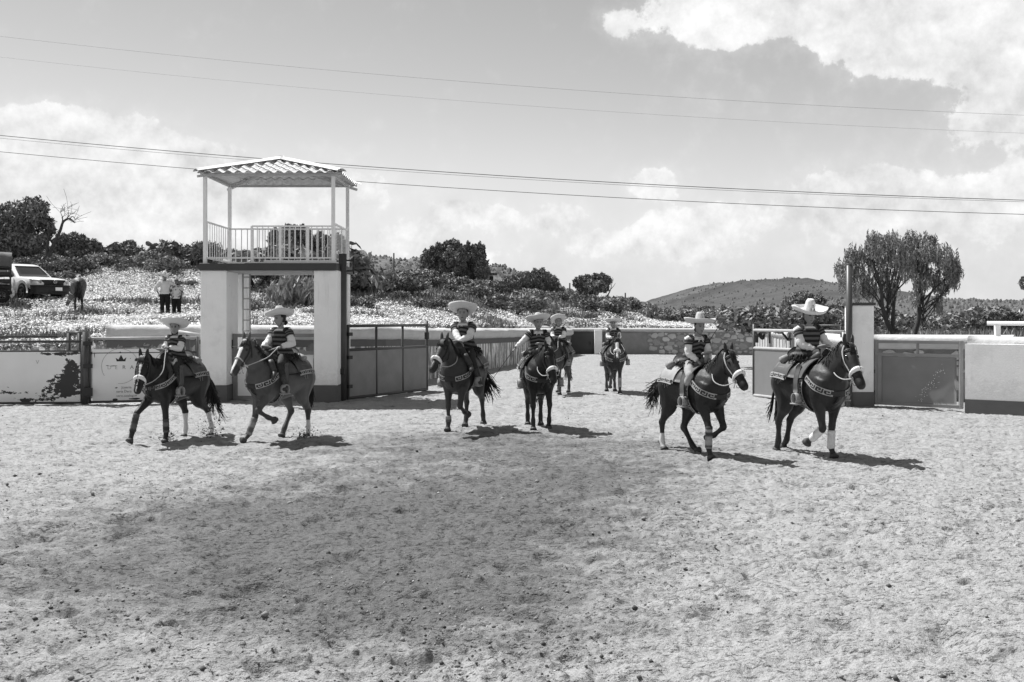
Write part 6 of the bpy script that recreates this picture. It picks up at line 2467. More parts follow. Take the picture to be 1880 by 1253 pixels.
class Person:
    """figure in a local frame: x ahead, y to its left, origin at the seat (or at the ground when standing)"""

    def __init__(self, root, k=1., lean=(0.05, 0.), twist=0., head_yaw=0., head_pitch=0., LH=None, RH=None, legs='side', stand=False, kid=True, seat=.10):
        self.root, self.k = root, k
        z0 = .90 if stand else seat
        self.z0 = z0
        lx, ly = lean
        rotm = np.array([(math.cos(twist), -math.sin(twist), 0), (math.sin(twist), math.cos(twist), 0), (0, 0, 1)])
        sp = lambda h: np.array((lx * (h / .5) ** 1.2, ly * (h / .5), z0 + h))
        hs = 1.12 if kid else 1.0
        self.neck0 = sp(.50)
        hc = sp(.50) + np.array((lx * .12 + .03, ly * .1, .17 * 1.0))
        self.hc = hc
        fy = twist + head_yaw
        fd = np.array((math.cos(fy) * math.cos(head_pitch), math.sin(fy) * math.cos(head_pitch), math.sin(head_pitch)))
        fl = np.array((-math.sin(fy), math.cos(fy), 0))
        fu = np.cross(fd, fl)
        self.fd, self.fl, self.fu = fd, fl, fu
        LT = rotm @ np.array((0, 1, 0))
        self.LT = LT
        FT = rotm @ np.array((1, 0, 0))
        self.FT = FT
        body = MB()
        # torso: pelvis, waist, chest, shoulders, neck
        T = np.array([(-.10, .10, .145), (.0, .125, .165), (.10, .115, .145), (.20, .10, .13), (.30, .115, .15), (.40, .11, .165), (.47, .075, .13), (.50, .056, .062), (.58, .050, .052)])
        self.T = T
        Tc = catmull(T, 3)
        C = np.array([sp(q) if q > 0 else sp(0) + np.array((0, 0, q)) for q in Tc[:, 0]])
        self.Tc, self.C = Tc, C
        body.loft(C, Tc[:, 1], Tc[:, 2], LT, 16)
        # head
        HQ = np.array([(-.125, .025, .03), (-.105, .062, .045), (-.06, .085, .064), (0., .096, .074), (.05, .095, .076), (.09, .078, .064), (.115, .045, .038), (.125, .012, .012)]) * hs
        Hc = catmull(HQ, 3)
        body.loft(hc + Hc[:, :1] * fu - .0 * fd, np.maximum(Hc[:, 1], .008), np.maximum(Hc[:, 2], .008), fl, 14)
        body.loft([hc + fd * .085 * hs + fu * .015, hc + fd * .102 * hs - fu * .02, hc + fd * .108 * hs - fu * .038, hc + fd * .085 * hs - fu * .05], [.010, .014, .016, .008], [.012, .014, .018, .014], fl, 8)
        for sd in (1, -1):
            e = hc + fl * sd * .076 * hs - fd * .005
            body.loft([e + fu * .035, e + fu * .015 - fd * .006, e - fu * .02, e - fu * .035], [.010, .018, .014, .006], [.008, .012, .010, .006], fl, 8)
        self.hs = hs
        # arms
        self.arm = {}
        for sd, tgt in ((1, LH), (-1, RH)):
            S = sp(.43) + LT * sd * .178
            pole = S + np.array((-.25, sd * .35, -.5)) if not stand else S + np.array((-.4, sd * .5, -.2))
            tg = np.array(tgt[:3], float)
            if len(tgt) > 3:
                pole = S + np.array(tgt[3:6])
            E, W = ik(S, tg, .26, .235, pole)
            self.arm[sd] = (S, E, W)
            P = catmull([S - LT * sd * .05 + (0, 0, .0), S, (S + E) / 2, E, (E * .6 + W * .4), W], 3)
            r = np.interp(np.linspace(0, 1, len(P)), [0, .2, .4, .6, .8, 1], [.05, .056, .046, .038, .036, .025])
            body.loft(P, r, r, (0.2, .1, 1), 10)
            # hand: palm, four curled fingers, thumb from the side of the palm
            d = W - E
            d /= np.linalg.norm(d)
            side = np.cross(d, (0, 0, 1.)); side /= np.linalg.norm(side) + 1e-9
            dn = np.cross(d, side)
            if dn[2] > 0:
                dn = -dn
            body.loft([W - d * .02, W + d * .03, W + d * .075, W + d * .088], [.018, .016, .015, .010], [.022, .032, .036, .03], side, 8)
            for f_, ln in zip((-.027, -.009, .009, .027), (.055, .066, .062, .048)):
                b0 = W + d * .075 + side * f_
                k1 = b0 + d * ln * .5 + dn * .010
                k2 = k1 + d * ln * .12 + dn * ln * .42
                k3 = k2 - d * ln * .30 + dn * ln * .16
                body.loft([b0 - d * .01, b0, k1, k2, k3], [.009, .0095, .009, .0085, .006], [.009, .0095, .009, .0085, .006], side, 6)
            b0 = W + d * .022 - side * sd * .028
            body.loft([b0, b0 + d * .03 - side * sd * .016 + dn * .012, b0 + d * .055 - side * sd * .004 + dn * .03], [.012, .011, .008], [.012, .011, .008], (0, 0, 1), 6)
        # legs
        self.leg = {}
        for sd in (1, -1):
            Hp = np.array((0.0, sd * .09, z0))
            if stand:
                K = np.array((.02, sd * .10, .47)); A = np.array((-.02, sd * .105, .08)); toe = np.array((.15, sd * .03, -.05))
            elif legs == 'astride':
                K = np.array((.33, sd * .32, z0 - .26)); A = np.array((.20, sd * .36, z0 - .62)); toe = np.array((.15, sd * .05, -.035))
            else:      # side-saddle: right knee hooked over the horn
                if sd == 1:
                    K = np.array((.36, .28, z0 - .20)); A = np.array((.30, .40, z0 - .58)); toe = np.array((.13, .08, -.05))
                else:
                    K = np.array((.46, .06, z0 + .04)); A = np.array((.50, .30, z0 - .30)); toe = np.array((.10, .06, -.09))
            P = catmull([Hp - (0, 0, -.02), Hp + (K - Hp) * .4, Hp + (K - Hp) * .85, K, K + (A - K) * .3, K + (A - K) * .75, A], 3)
            r = np.interp(np.linspace(0, 1, len(P)), [0, .17, .42, .5, .66, .83, 1], [.088, .086, .062, .058, .058, .044, .036])
            body.loft(P, r, r, (0.1, 1, .1), 10)
            body.loft([A - toe * .35, A + toe * .3, A + toe * .75, A + toe * 1.1], [.035, .04, .03, .016], [.034, .038, .04, .022], (0, 1, 0), 8)
            self.leg[sd] = (Hp, K, A, toe, P, r)
        self.body_mb = body
        self.sp = sp

    def finish_body(self, tone=.2):
        for i in range(len(self.body_mb.v)):
            self.body_mb.v[i] = self.body_mb.v[i] * self.k
        me = fuse(self.body_mb, .0095 * self.k + .001, 2, .4)
        V = verts_of(me) / self.k
        rel = V - self.hc
        s, w, u = rel @ self.fd, rel @ self.fl, rel @ self.fu
        t = np.full(len(V), tone)
        hs = self.hs
        for sd in (1, -1):
            t[(s > .05) & (((w - sd * .033 * hs) / .018) ** 2 + ((u - .012) / .010) ** 2 < 1)] = .03
            t[(s > .05) & (((w - sd * .034 * hs) / .026) ** 2 + ((u - .036) / .007) ** 2 < 1)] = .04
        t[(s > .05) & ((w / .026) ** 2 + ((u + .068 * hs) / .008) ** 2 < 1)] = .09
        set_tone(me, t)
        me.materials.append(M['skin'])
        return link('body', me, None, self.root)

    def part(self, mb, name, mat, smooth=True):
        for i in range(len(mb.v)):
            mb.v[i] = mb.v[i] * self.k
        return mb.build(name, mat, self.root, smooth)

    # ---- clothes
    def shirt(self, mat, pad=.012, to=.96, tone=0., hem=-.02):
        mb = MB()
        Tc, C = self.Tc, self.C
        m_ = (Tc[:, 0] > hem) & (Tc[:, 0] < .50)
        mb.loft(C[m_], Tc[m_, 1] + pad, Tc[m_, 2] + pad, self.LT, 18, tone=tone)
        for sd in (1, -1):
            S, E, W = self.arm[sd]
            P = catmull([S - self.LT * sd * .05, S, (S + E) / 2, E, E * .5 + W * .5, E * (1 - to) + W * to], 4)
            n = len(P)
            r = np.interp(np.linspace(0, 1, n), [0, .2, .4, .6, .8, 1], [.066, .078, .070, .064, .058, .040])
            r = r * (1 + .10 * np.sin(np.arange(n) * 2.1 + sd) + .05 * np.sin(np.arange(n) * 3.7)) + pad * .2
            mb.loft(P, r, r, (0.2, .1, 1), 12, tone=tone)
        return self.part(mb, 'shirt', mat)

    def gaban(self, chevron=.9):
        """striped wool vest with cap sleeves"""
        mb = MB()
        hh = np.linspace(-.02, .455, 22)
        C = np.array([self.sp(max(q, 0)) + np.array((0, 0, min(q, 0))) for q in hh])
        ra = np.interp(hh, self.T[:, 0], self.T[:, 1]) + .048 + .05 * sstep(.15, -.05, hh)
        rb = np.interp(hh, self.T[:, 0], self.T[:, 2]) + .058 + .05 * sstep(.15, -.05, hh)
        rb[-1] *= .62; ra[-1] *= .8; rb[-2] *= .86
        tone0 = mb.n
        mb.loft(C, ra, rb, self.LT, 24)
        V = mb.v[-1]
        rel = V - self.sp(0)
        up = rel[:, 2]
        lat = np.abs(rel @ self.LT)
        mb.t[-1] = (up + .25 * chevron * lat) / .082
        for sd in (1, -1):
            S, E, W = self.arm[sd]
            t = np.linspace(0, .42, 8)
            P = S[None] + (E - S)[None] * t[:, None]
            P = np.vstack([[S - self.LT * sd * .07 + (0, 0, .0)], P])
            mb.loft(P, np.linspace(.088, .092, 9), np.linspace(.088, .092, 9), (0.2, .1, 1), 14, tone=(.40 - .22 * np.linspace(-.2, 1, 9) * .42 * 2) / .082)
        o = self.part(mb, 'gaban', M['gaban'])
        # woollen fringe round the hem
        mb = MB()
        rng = np.random.default_rng(int(self.k * 1000))
        for k in range(90):
            a = rng.uniform(0, 2 * PI)
            rad = self.FT * math.cos(a) * (ra[0] + .0) + self.LT * math.sin(a) * (rb[0] + .0)
            p = self.sp(0) + np.array((0, 0, rng.uniform(-.02, .03))) + rad
            d = rad / np.linalg.norm(rad)
            ln = rng.uniform(.06, .13)
            mb.loft([p, p + d * ln * .4 - np.array((0, 0, ln * .35)) + rng.normal(0, .012, 3), p + d * ln * .6 - np.array((0, 0, ln)) + rng.normal(0, .022, 3)], [.012, .011, .004], [.010, .009, .004], (0, 0.3, 1), 4)
        self.part(mb, 'wool_fringe', M['fringe'])
        return o

    def neckcloth(self):
        mb = MB()
        c = self.sp(.485)
        th = np.linspace(0, 2 * PI, 17)
        mb.loft([c + self.FT * math.cos(a) * .075 + self.LT * math.sin(a) * .078 - np.array((0, 0, .03 * max(0, math.cos(a)))) for a in th], .012, .015, (0, 0, 1), 8, cap=False)
        f = c + self.FT * .11 - np.array((0, 0, .05))
        for sd in (1, -1):
            mb.loft([f, f + self.LT * sd * .035 - (0, 0, .02), f + self.LT * sd * .05 - (0, 0, .055)], [.007, .010, .008], [.006, .010, .012], (0, 0, 1), 6)
        self.part(mb, 'neckcloth', M['collar'])

    def trousers(self, mat, pad=.014, boots=True, flare=0., shaft=.55, boot_mat=None):
        mb = MB()
        Tc, C = self.Tc, self.C
        m_ = Tc[:, 0] < .12
        mb.loft(C[m_], Tc[m_, 1] + .016, Tc[m_, 2] + .016, self.LT, 16)
        for sd in (1, -1):
            P, r = self.leg[sd][4], self.leg[sd][5]
            n = len(P)
            q = r + pad + flare * np.linspace(0, 1, n) ** 3
            q = q * (1 + .05 * np.sin(np.arange(n) * 1.9 + sd))
            mb.loft(P, q, q, (0.1, 1, .1), 12)
        self.part(mb, 'trousers', mat)
        if boots:
            for sd in (1, -1):
                Hp, K, A, toe, P, r = self.leg[sd]
                mb = MB()
                n = len(P)
                i0 = int(n * .72)
                q = r[i0:] + pad + .007
                mb.loft(P[i0:], q, q, (0.1, 1, .1), 12)
                d = toe
                mb.loft([A - d * .45 + (0, 0, -.005), A + (0, 0, -.01), A + d * .45 + (0, 0, -.012), A + d * .9, A + d * 1.3], [.042, .052, .045, .034, .014], [.040, .046, .05, .044, .018], (0, 1, 0), 12)
                h = A - d * .36
                mb.box(h + np.array((0, 0, -.065)), (.05, .06, .04))
                self.part(mb, 'boot', boot_mat or M['boot'])

    def hair(self, long=False, bun=True):
        mb = MB()
        hs = self.hs
        hc, fd, fl, fu = self.hc, self.fd, self.fl, self.fu
        Q = np.array([(-.06, .055, .062), (-.02, .082, .076), (.03, .094, .083), (.08, .088, .076), (.12, .058, .05), (.137, .015, .015)]) * hs
        if long:
            Q = np.vstack([[(-.16, .05, .07), (-.11, .06, .075)], Q])
        Qc = catmull(Q, 3)
        mb.loft(hc + Qc[:, :1] * fu - fd * .022 * hs, np.maximum(Qc[:, 1], .008), np.maximum(Qc[:, 2], .008), fl, 14)
        if bun:
            b = hc - fd * .10 * hs - fu * .075
            mb.loft([b + fu * .045, b + fu * .025, b, b - fu * .03, b - fu * .05], [.012, .04, .05, .038, .01], [.012, .045, .055, .04, .01], fl, 10)
        self.part(mb, 'hair', M['head_hair'])

    def sombrero(self, rad=.27, tilt=0., roll=0., crown=.17, curl=.055, top=.62, under=None):
        """wide charro hat: tall pinched crown, upturned brim"""
        mb = MB()
        fd, fl = self.fd, self.fl
        up = np.cross(fd, fl)
        # tilt back (positive) and roll sideways
        f2 = fd * math.cos(tilt) + up * math.sin(tilt)
        u2 = np.cross(f2, fl)
        l2 = fl * math.cos(roll) + u2 * math.sin(roll)
        u3 = np.cross(f2, l2)
        c = self.hc + up * .066 * self.hs
        n = 36
        prof = [(.0, crown - .02), (.030, crown + .002), (.052, crown - .004), (.074, crown - .05), (.088, .06), (.098, .012), (.115, .0), (.17, .0), (.22, .010), (.252, .030), (rad - .006, .012 + curl), (rad + .004, .010 + curl + .006), (rad + .001, curl - .004), (.252, .012), (.21, -.008), (.15, -.014), (.10, -.012), (.092, .03), (.07, crown - .08), (.0, crown - .06)]
        sc_ = rad / .27
        rows, tn = [], []
        for i, (r, z) in enumerate(prof):
            if r > .12:
                r = .12 + (r - .12) * (rad - .12) / .15 if r < rad - .01 else r
            row = []
            for k in range(n):
                a = 2 * PI * k / n
                ra_ = r * (1.0 + (.10 * math.cos(a) ** 2 if r < .1 else 0))
                zz = z
                if r > .15:
                    zz += (-.020 * math.cos(2 * a) + .010 * math.sin(3 * a + self.k * 40) + .006 * math.sin(5 * a + self.k * 70)) * (r / rad) ** 3
                if 3 > i >= 0 and abs(math.cos(a)) < 2:
                    zz -= .012 * math.exp(-((r - .0) / .02) ** 2)
                row.append(c + f2 * math.cos(a) * ra_ + l2 * math.sin(a) * ra_ + u3 * zz)
                emb = 1.
                if 2 <= i <= 4:
                    emb = .76 + .2 * math.sin(a * 9 + i * 2)
                if i in (5, 6):
                    emb = .45
                if i in (8, 9):
                    emb = .86 + .14 * math.sin(a * 14 + i)
                if i in (10, 11):
                    emb = .72
                tn.append(top * emb)
            rows.append(row)
        V = np.array(rows)
        r_, c_ = V.shape[:2]
        fs = []
        for i in range(r_ - 1):
            for j in range(c_):
                fs.append((i * c_ + j, (i + 1) * c_ + j, (i + 1) * c_ + (j + 1) % c_, i * c_ + (j + 1) % c_))
        mb.add(V.reshape(-1, 3), fs, tn)
        o = self.part(mb, 'sombrero', M['felt'])
        # raised soutache scroll on the front of the crown
        mb = MB()
        for cy, cz, rr in ((0, .055, .03), (-.032, .04, .017), (.032, .04, .017), (0, .10, .016)):
            P = []
            for a in np.linspace(0, 2 * PI, 13):
                y, z = cy + math.cos(a) * rr, cz + math.sin(a) * rr
                x = math.sqrt(max(.104 ** 2 * (1 - .35 * max(0, z) / crown) - y * y, .001)) + .004
                P.append(c + f2 * x + l2 * y + u3 * z)
            mb.tube(P, .0045, 4)
        self.part(mb, 'soutache', M['leather_pale'])
        # chin cord
        mb = MB()
        ch = self.hc - self.fu * .135 * self.hs + self.fd * .03
        mb.tube(catmull([c + l2 * .095, self.hc + self.fl * .088 * self.hs - self.fu * .04, ch, self.hc - self.fl * .088 * self.hs - self.fu * .04, c - l2 * .095], 4), .004, 4)
        self.part(mb, 'chin_cord', M['leather_dark'])
        return o


def to_world(root, p):
    a = root.rotation_euler.z
    s = root.scale[0]
    return Vector((root.location.x + s * (p[0] * math.cos(a) - p[1] * math.sin(a)), root.location.y + s * (p[0] * math.sin(a) + p[1] * math.cos(a)), root.location.z + s * p[2]))


def whip(label, root, hand, d, L_, bend=.1, k=1.):
    """thin riding whip held in a hand"""
    hand = np.asarray(hand, float) * k
    d = np.asarray(d, float)
    d /= np.linalg.norm(d)
    t = thing('riding_whip', label, 'whip', root.location, root.rotation_euler.z, 'riding whips')
    mb = MB()
    a = hand - d * .14
    P = catmull([a, hand, hand + d * L_ * .5 + np.array((0, 0, bend * .4)), hand + d * L_], 4)
    mb.tube(P[:5], .010, 6); mb.build('handle', M['leather_dark'], t)
    mb = MB()
    mb.loft(P[4:], np.linspace(.008, .004, len(P) - 4), np.linspace(.008, .004, len(P) - 4), (0.3, .5, 1), 5)
    mb.build('shaft', M['whip'], t)
    return t


GH, GR = 'horses ridden in the line-up', 'riders in sombreros'



def rider(i, hs, label, k, lean, twist, hy, hp, LHd, RHd, hat, legs='side', trs='trouser_dark', rel=(-.06, 0, 1.44), chev=.9, long=False):
    h = hs
    a = h.s['yaw']
    p = np.array(rel) + h.off
    loc = to_world(h.root, p)
    root = thing('person', label, 'person', loc, a, GR)
    P = Person(root, k, lean, twist, hy, hp, LHd, RHd, legs)
    P.finish_body(.27)
    P.shirt(M['shirt'])
    P.gaban(chev)
    P.neckcloth()
    P.trousers(M[trs])
    P.hair(long)
    P.sombrero(**hat)
    return P


def hand_in_horse(h, P, sd):
    """rider's hand in the horse's body frame (before the drop offset)"""
    W = P.arm[sd][2] + (P.arm[sd][2] - P.arm[sd][1]) / .235 * .06
    loc = np.array(P.root.location) + 0
    q = np.array(to_world(P.root, W * P.k))
    a = h.s['yaw']
    d = q - np.array(h.root.location)
    return np.array(((d[0] * math.cos(a) + d[1] * math.sin(a)) / h.s['scale'], (-d[0] * math.sin(a) + d[1] * math.cos(a)) / h.s['scale'], d[2] / h.s['scale'])) - h.off


def spot(px, py):
    p = gp(px, py)
    return (p.x, p.y, float(sand_height(np.array([p.x]), np.array([p.y]))[0]) * np.clip(1.15 - p.y / 70, .3, 1))


HAT = dict(rad=.27, tilt=.10, roll=0., crown=.17)
KIDREACH = None

# ---- 1 leftmost
h = Horse(dict(label='leftmost dark horse trotting with a white face star and two white hind socks', loc=spot(320, 806), yaw=W_(-.90, -.44), scale=.95, lift={'RF': .03}, group=GH, coat=.022, points=.015,
               neck=(30, 30), head=(-58, 24), socks={'LH': .75, 'RH': .75}, blaze=((.05, .1, .2, .3, .5), (.0, .035, .02, .008, .006)), tail=(-.22, .1, -.95), tail_wild=.12, tail_len=.85,
               legs=dict(RF=(48, 14, 20, 4), LF=(-4, -3, 10), RH=(34, -22, -2, 14), LH=(2, -50, -18, 10)),
               wraps=[('RF', (.0, 1.), (.10, .06, .12, .05)), ('LF', (.1, 1.), (.08, .16, .05, .14))]))
P = rider(0, h, 'child rider on the leftmost dark horse, facing the camera under a broad pale sombrero', .79, (.03, 0.), .12, .42, .02, (.34, .10, .34), (.36, -.04, .36), dict(HAT, rad=.31, tilt=.34, roll=-.08, crown=.20), long=True)
saddle(h, 'tooled charro saddle on the leftmost dark horse')
bridle(h, 'bridle with white fleece noseband on the leftmost dark horse', hand_in_horse(h, P, 1))

# ---- 2
h = Horse(dict(label='dun horse cantering before the tower gate with a broad white blaze', loc=spot(513, 806), yaw=W_(-.85, -.53), scale=.97, lift={'LF': None, 'RH': .03}, group=GH, coat=.135, points=.05, belly=.25,
               neck=(57, -8), head=(-54, 4), socks={'LH': .22}, blaze=((.0, .08, .3, .45, .55), (.015, .045, .034, .03, .02)), tail=(-.02, .0, -1.), tail_wild=.07, tail_len=.72,
               legs=dict(RF=(2, 24, 50, 6), LF=(44, -62, -70), RH=(36, -26, 30, 25), LH=(6, -30, 0, 12)),
               wraps=[('RF', (.05, 1.05), (.18, .30, .12, .26))], tail_side=1))
P = rider(1, h, 'rider in a striped vest on the white-blazed dun horse, face turned to the left', .93, (.02, .0), .05, .55 - .9, -.06, (.26, .24, .26, -.5, .4, -.2), (.40, -.10, .24), dict(HAT, rad=.275, tilt=.10, roll=.20, crown=.18), chev=.1)
saddle(h, 'charro saddle on the white-blazed dun horse')
bridle(h, 'rope bridle without fleece on the white-blazed dun horse', hand_in_horse(h, P, 1), fleece=False, slack=.0)
whip('thin whip held out sideways by the rider on the white-blazed dun horse', P.root, P.arm[-1][2], (.5, -.85, .02), .55, 0., P.k)

# ---- 3
h = Horse(dict(label='brown horse facing the camera just left of centre, walking beside the dark lane gate', loc=spot(850, 788), yaw=W_(-.95, -.30), scale=1.0, lift={'LF': None, 'LH': .06}, group=GH, coat=.06, points=.035,
               neck=(44, -6), head=(-48, -14), socks={}, tail=(-.1, .35, -.9), tail_wild=.13, tail_len=.72,
               legs=dict(RF=(2, -4, 15), LF=(22, -62, -75), RH=(14, -30, 6, 20), LH=(-6, -42, -12, -10)),
               wraps=[('RF', (.62, 1.05), (.3, .12)), ]))
P = rider(2, h, 'rider with arms folded on the brown horse just left of centre', 1.0, (.06, 0.0), .05, .18, .0, (.36, .02, .25, -.1, .5, -.1), (.36, .06, .22, -.1, -.5, -.1), dict(HAT, rad=.275, tilt=.42, roll=-.02), rel=(-.08, 0, 1.44))
saddle(h, 'charro saddle on the brown horse left of centre')
bridle(h, 'fleece-nosed bridle on the brown horse left of centre', hand_in_horse(h, P, 1), slack=.14)

# ---- 4
h = Horse(dict(label='nearly black horse coming straight at the camera in the middle, head low to one side', loc=spot(988, 787), yaw=W_(-.985, .10), scale=.97, lift={'LF': .06}, group=GH, coat=.020, points=.016,
               neck=(34, 12), head=(-62, 16), tail=(-.05, 0, -1.), tail_wild=.1,
               legs=dict(RF=(-2, -2, 12), LF=(32, -14, -25), RH=(-6, -34, 4, 10), LH=(14, -36, -6, 16))))
P = rider(3, h, 'rider leaning forward on the nearly black middle horse, whip arm stretched out', .82, (.22, -.02), .0, .12, -.05, (.42, .12, .24), (.26, -.62, .12), dict(HAT, rad=.29, tilt=.34, roll=.08))
saddle(h, 'charro saddle with flapping strings on the nearly black middle horse')
bridle(h, 'pale rope bridle with white fleece on the nearly black middle horse', hand_in_horse(h, P, 1), slack=.16)
whip('long thin whip slanting down from the outstretched arm of the middle rider', P.root, P.arm[-1][2] + (P.arm[-1][2] - P.arm[-1][1]) * .3, (.05, -.55, -.75), .75, 0., P.k)

# ---- 5
h = Horse(dict(label='lighter brown horse half hidden behind the nearly black middle horse', loc=spot(1025, 722), yaw=W_(-.94, -.34), scale=.95, group=GH, coat=.085, points=.07, belly=.2,
               neck=(40, -8), head=(-50, -10), tail=(-.05, .1, -1.), tail_wild=.1,
               legs=dict(RF=(10, 0, 10), LF=(-6, -8, 5), RH=(24, -26, 8, 25), LH=(0, -34, 2, 15))))
P = rider(4, h, 'distant rider in a striped vest seen over the shoulder of the leaning middle rider', .84, (.02, 0), .1, .35, .05, (.34, .12, .26), (.36, -.06, .26), dict(HAT, rad=.255, tilt=.58, roll=.03))
saddle(h, 'charro saddle on the half hidden lighter brown horse')
bridle(h, 'bridle on the half hidden lighter brown horse', hand_in_horse(h, P, 1))

# ---- 6
h = Horse(dict(label='small distant horse alone in the lane with a white face and one wrapped foreleg', loc=spot(1126, 720), yaw=W_(-1., .04), scale=.93, lift={'RF': None}, group=GH, coat=.05, points=.06,
               neck=(40, -3), head=(-56, -5), blaze=((.0, .05, .2, .35, .5), (.03, .06, .05, .04, .03)), tail=(-.05, 0, -1.), tail_wild=.1,
               legs=dict(RF=(34, -38, -50), LF=(0, 0, 10), RH=(10, -34, 0, 10), LH=(-6, -30, 4, 16)),
               wraps=[('LF', (.0, 1.05), (.40, .30, .42))]))
P = rider(5, h, 'most distant rider, alone in the lane in a dark striped vest with white collar', .80, (.03, 0), .0, .04, .0, (.36, .12, .26), (.34, -.10, .26), dict(HAT, rad=.28, tilt=.26, roll=.0, crown=.19), chev=1.2)
saddle(h, 'charro saddle on the most distant horse in the lane')
bridle(h, 'fleece-nosed bridle on the most distant horse in the lane', hand_in_horse(h, P, 1))

# ---- 7
h = Horse(dict(label='black horse cantering to the right with its tail flying and one white hind foot', loc=spot(1275, 833), yaw=W_(-.88, .48), scale=.95, lift={'LF': None, 'LH': .03}, group=GH, coat=.022, points=.016,
               neck=(44, -4), head=(-48, -2), socks={'RH': .18}, tail=(-.72, .1, -.75), tail_wild=.15, tail_len=.62, astride=True, pale_saddle=True, pale_bridle=True,
               legs=dict(RF=(22, -2, 20), LF=(24, -58, -70), RH=(-8, -34, 0, 20), LH=(30, -24, 40, 60)),
               wraps=[('RF', (-.15, 1.05), (.05, .34, .05, .32, .28, .34, .06, .34))]))
P = rider(6, h, 'rider in grey trousers leaning forward on the black horse with the flying tail', .83, (.20, -.02), -.1, -.05, -.08, (.44, .06, .16), (.34, -.14, .13, -.5, -.4, -.2), dict(HAT, rad=.295, tilt=.12, roll=-.04, crown=.2), legs='astride', trs='trouser_mid', chev=1.2)
saddle(h, 'pale skirted charro saddle on the black horse with the flying tail')
bridle(h, 'fleece-nosed bridle on the black horse with the flying tail', hand_in_horse(h, P, 1), slack=.16)
whip('thin whip pointing up behind the shoulder of the rider in grey trousers', P.root, (.20, .16, .38), (.62, .12, .78), .55, 0., P.k)

# ---- 8 rightmost
h = Horse(dict(label='glossy dark bay horse at the far right with white wrapped forelegs', loc=spot(1488, 835), yaw=W_(-.94, .35), scale=1.02, lift={'RF': None, 'RH': .03, 'LH': .04}, group=GH, coat=.032, points=.020,
               neck=(44, 2), head=(-54, -6), tail=(-.06, -.05, -1.), tail_wild=.09, tail_len=.85, pale_bridle=True,
               legs=dict(RF=(14, -56, -62), LF=(-10, -4, 22), RH=(4, -34, -2, -20), LH=(-4, -38, -16, -40)),
               wraps=[('RF', (.12, 1.1), (.72, .70, .74)), ('LF', (.15, 1.15), (.72, .74, .70))]))
P = rider(7, h, 'rightmost rider in a banded vest and very white sombrero, whip held level', .93, (.0, .0), -.12, .02, -.12, (.34, .26, .22), (.22, -.02, .20, -.3, -.6, -.2), dict(HAT, rad=.297, tilt=-.10, roll=.0, crown=.21, top=.80), chev=.0, long=True)
saddle(h, 'charro saddle with pale knotted ropes on the glossy rightmost horse')
bridle(h, 'white rope bridle with thick fleece noseband on the glossy rightmost horse', hand_in_horse(h, P, 1), slack=.12)
whip('thin whip held level across the waist of the rightmost rider', P.root, P.arm[-1][2], (.35, .9, .16), .42, 0., P.k)

# ---- the grazing horse on the slope
Yg = 44.5
gx = (144 - CX) / F * Yg
h = Horse(dict(label='brown horse grazing among the white daisies, rump to the camera', loc=(gx, Yg, 0), yaw=W_(.92, -.38), scale=.98, coat=.15, points=.025, belly=-.15,
               neck=(-30, 38), head=(-62, 45), tail=(.1, 0, -1.), tail_wild=.10, tail_len=.75,
               legs=dict(RF=(0, 0, 10), LF=(6, 0, 10), RH=(12, -32, 4, 20), LH=(20, -36, 6, 20)), z=float(hill_z(np.array([gx]), np.array([Yg]))[0])))
h.root.location.z -= .02
hl = thing('halter', 'pale rope halter on the head of the grazing horse', 'halter', h.root.location, h.s['yaw'], None, h.s['scale'])
for s_ in (.34, .05):
    ra, rb, off = [np.interp(s_, h.HR[:, 0], h.HR[:, k]) for k in (1, 2, 3)]
    c = h.H0 + h.hd * s_ - h.hu * off
    mb = MB(); mb.loft([c + h.hu * math.cos(a) * (ra + .01) + h.hl * math.sin(a) * (rb + .01) for a in np.linspace(0, 2 * PI, 17)], .008, .016, h.hd, 6, cap=False)
    h.part(mb, 'noseband' if s_ > .1 else 'headstall', M['stitch'], True, hl)
for sd in (1, -1):
    mb = MB(); mb.tube([h.H0 + h.hd * .34 + h.hl * .078 * sd - h.hu * .03, h.H0 + h.hd * .05 + h.hl * .106 * sd - h.hu * .04], .009, 5); h.part(mb, 'cheek_strap', M['stitch'], True, hl)

# ---- two people standing on the slope
M['shirt_grey'] = material('light_work_shirt', .55, .85, .12, 8., bump=.006, bscale=24)
M['jeans'] = material('black_jeans', .012, .9, .2, 14.)


def floral_hook(d):
    k = d['step'](d['noise'](9., 2, .5), .52, .60)
    return d['mix'](.52, .10, k)


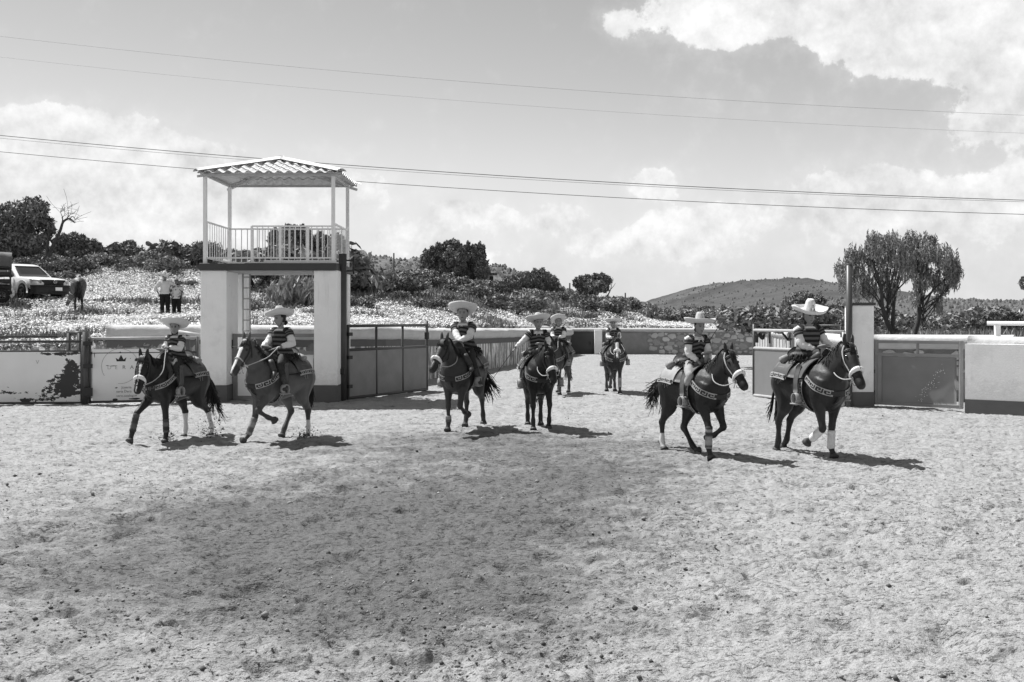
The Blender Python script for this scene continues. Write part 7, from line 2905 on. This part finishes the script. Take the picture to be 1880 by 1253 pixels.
M['floral'] = material('floral_blouse', .5, .85, 0, hook=floral_hook)
Yp = 43.0
for nm in ('man', 'woman'):
    px = 303 if nm == 'man' else 322
    x = (px - CX) / F * Yp
    y = Yp + (.15 if nm == 'woman' else 0)
    z = float(hill_z(np.array([x]), np.array([y]))[0]) - .04
    man = nm == 'man'
    root = thing('person', 'man in a white cowboy hat and black jeans standing on the flowery slope' if man else 'woman in a floral blouse and black trousers standing close to the cowboy-hatted man',
                 'person', (x, y, z), R(-80), 'couple standing on the slope')
    if man:
        P = Person(root, 1.04, (.02, 0.), 0., .12, 0., (.14, .34, 1.17), (.04, -.24, .92, -.1, -.8, .0), stand=True, kid=False)
        P.finish_body(.15); P.shirt(M['shirt_grey'], pad=.03, to=.5); P.trousers(M['jeans'], .022); P.hair(bun=False)
        P.sombrero(rad=.20, tilt=-.16, crown=.14, curl=.045, top=.84)
    else:
        P = Person(root, .93, (.02, 0.), .1, 0., 0., (.04, .22, .84), (.06, -.18, .92), stand=True, kid=False)
        P.finish_body(.16); P.shirt(M['floral'], pad=.045, to=.5, hem=-.10); P.trousers(M['jeans'], .03); P.hair(long=True, bun=False)
        mb = MB()
        for sd in (1, -1):
            e = P.hc + P.fd * .098 + P.fl * .034 * sd + P.fu * .012
            mb.loft([e - P.fd * .004, e, e + P.fd * .006], [.018, .022, .02], [.022, .027, .024], P.fl, 10)
        P.part(mb, 'sunglasses', M['eye'])

# ---- sand thrown up behind two hooves
def kicked_sand(px, py, label, seed, up=.22, n=170):
    rng = np.random.default_rng(seed)
    c = gp(px, py)
    P = np.stack([c.x + rng.normal(.10, .12, n), c.y + rng.normal(0, .10, n), np.abs(rng.normal(0, up * .5, n)) + .01], -1)
    s_ = rng.lognormal(math.log(.008), .45, n)
    base = np.array([(1, 0, -.5), (-.6, .9, -.5), (-.6, -.9, -.5), (0, 0, 1)], float)
    V = P[:, None] + base[None] * s_[:, None, None] * rng.uniform(.6, 1.4, (n, 4, 3))
    tri = np.array([(0, 1, 3), (1, 2, 3), (2, 0, 3), (0, 2, 1)])
    Ft = tri[None] + (np.arange(n) * 4)[:, None, None]
    me = raw_mesh('kicked_sand', V.reshape(-1, 3), Ft.reshape(-1, 3), np.repeat(rng.choice([.06, .12, .3], n), 4))
    tag(link('kicked_sand', me, M['clod'], smooth=False), label, 'sand', kind='stuff')


kicked_sand(300, 806, 'clump of sand thrown up by the forefoot of the leftmost horse', 1, .10)
kicked_sand(378, 802, 'spray of sand behind the hind foot of the leftmost horse', 2, .35, 260)
kicked_sand(552, 805, 'clump of dark sand thrown up behind the white-blazed horse', 3, .16, 240)
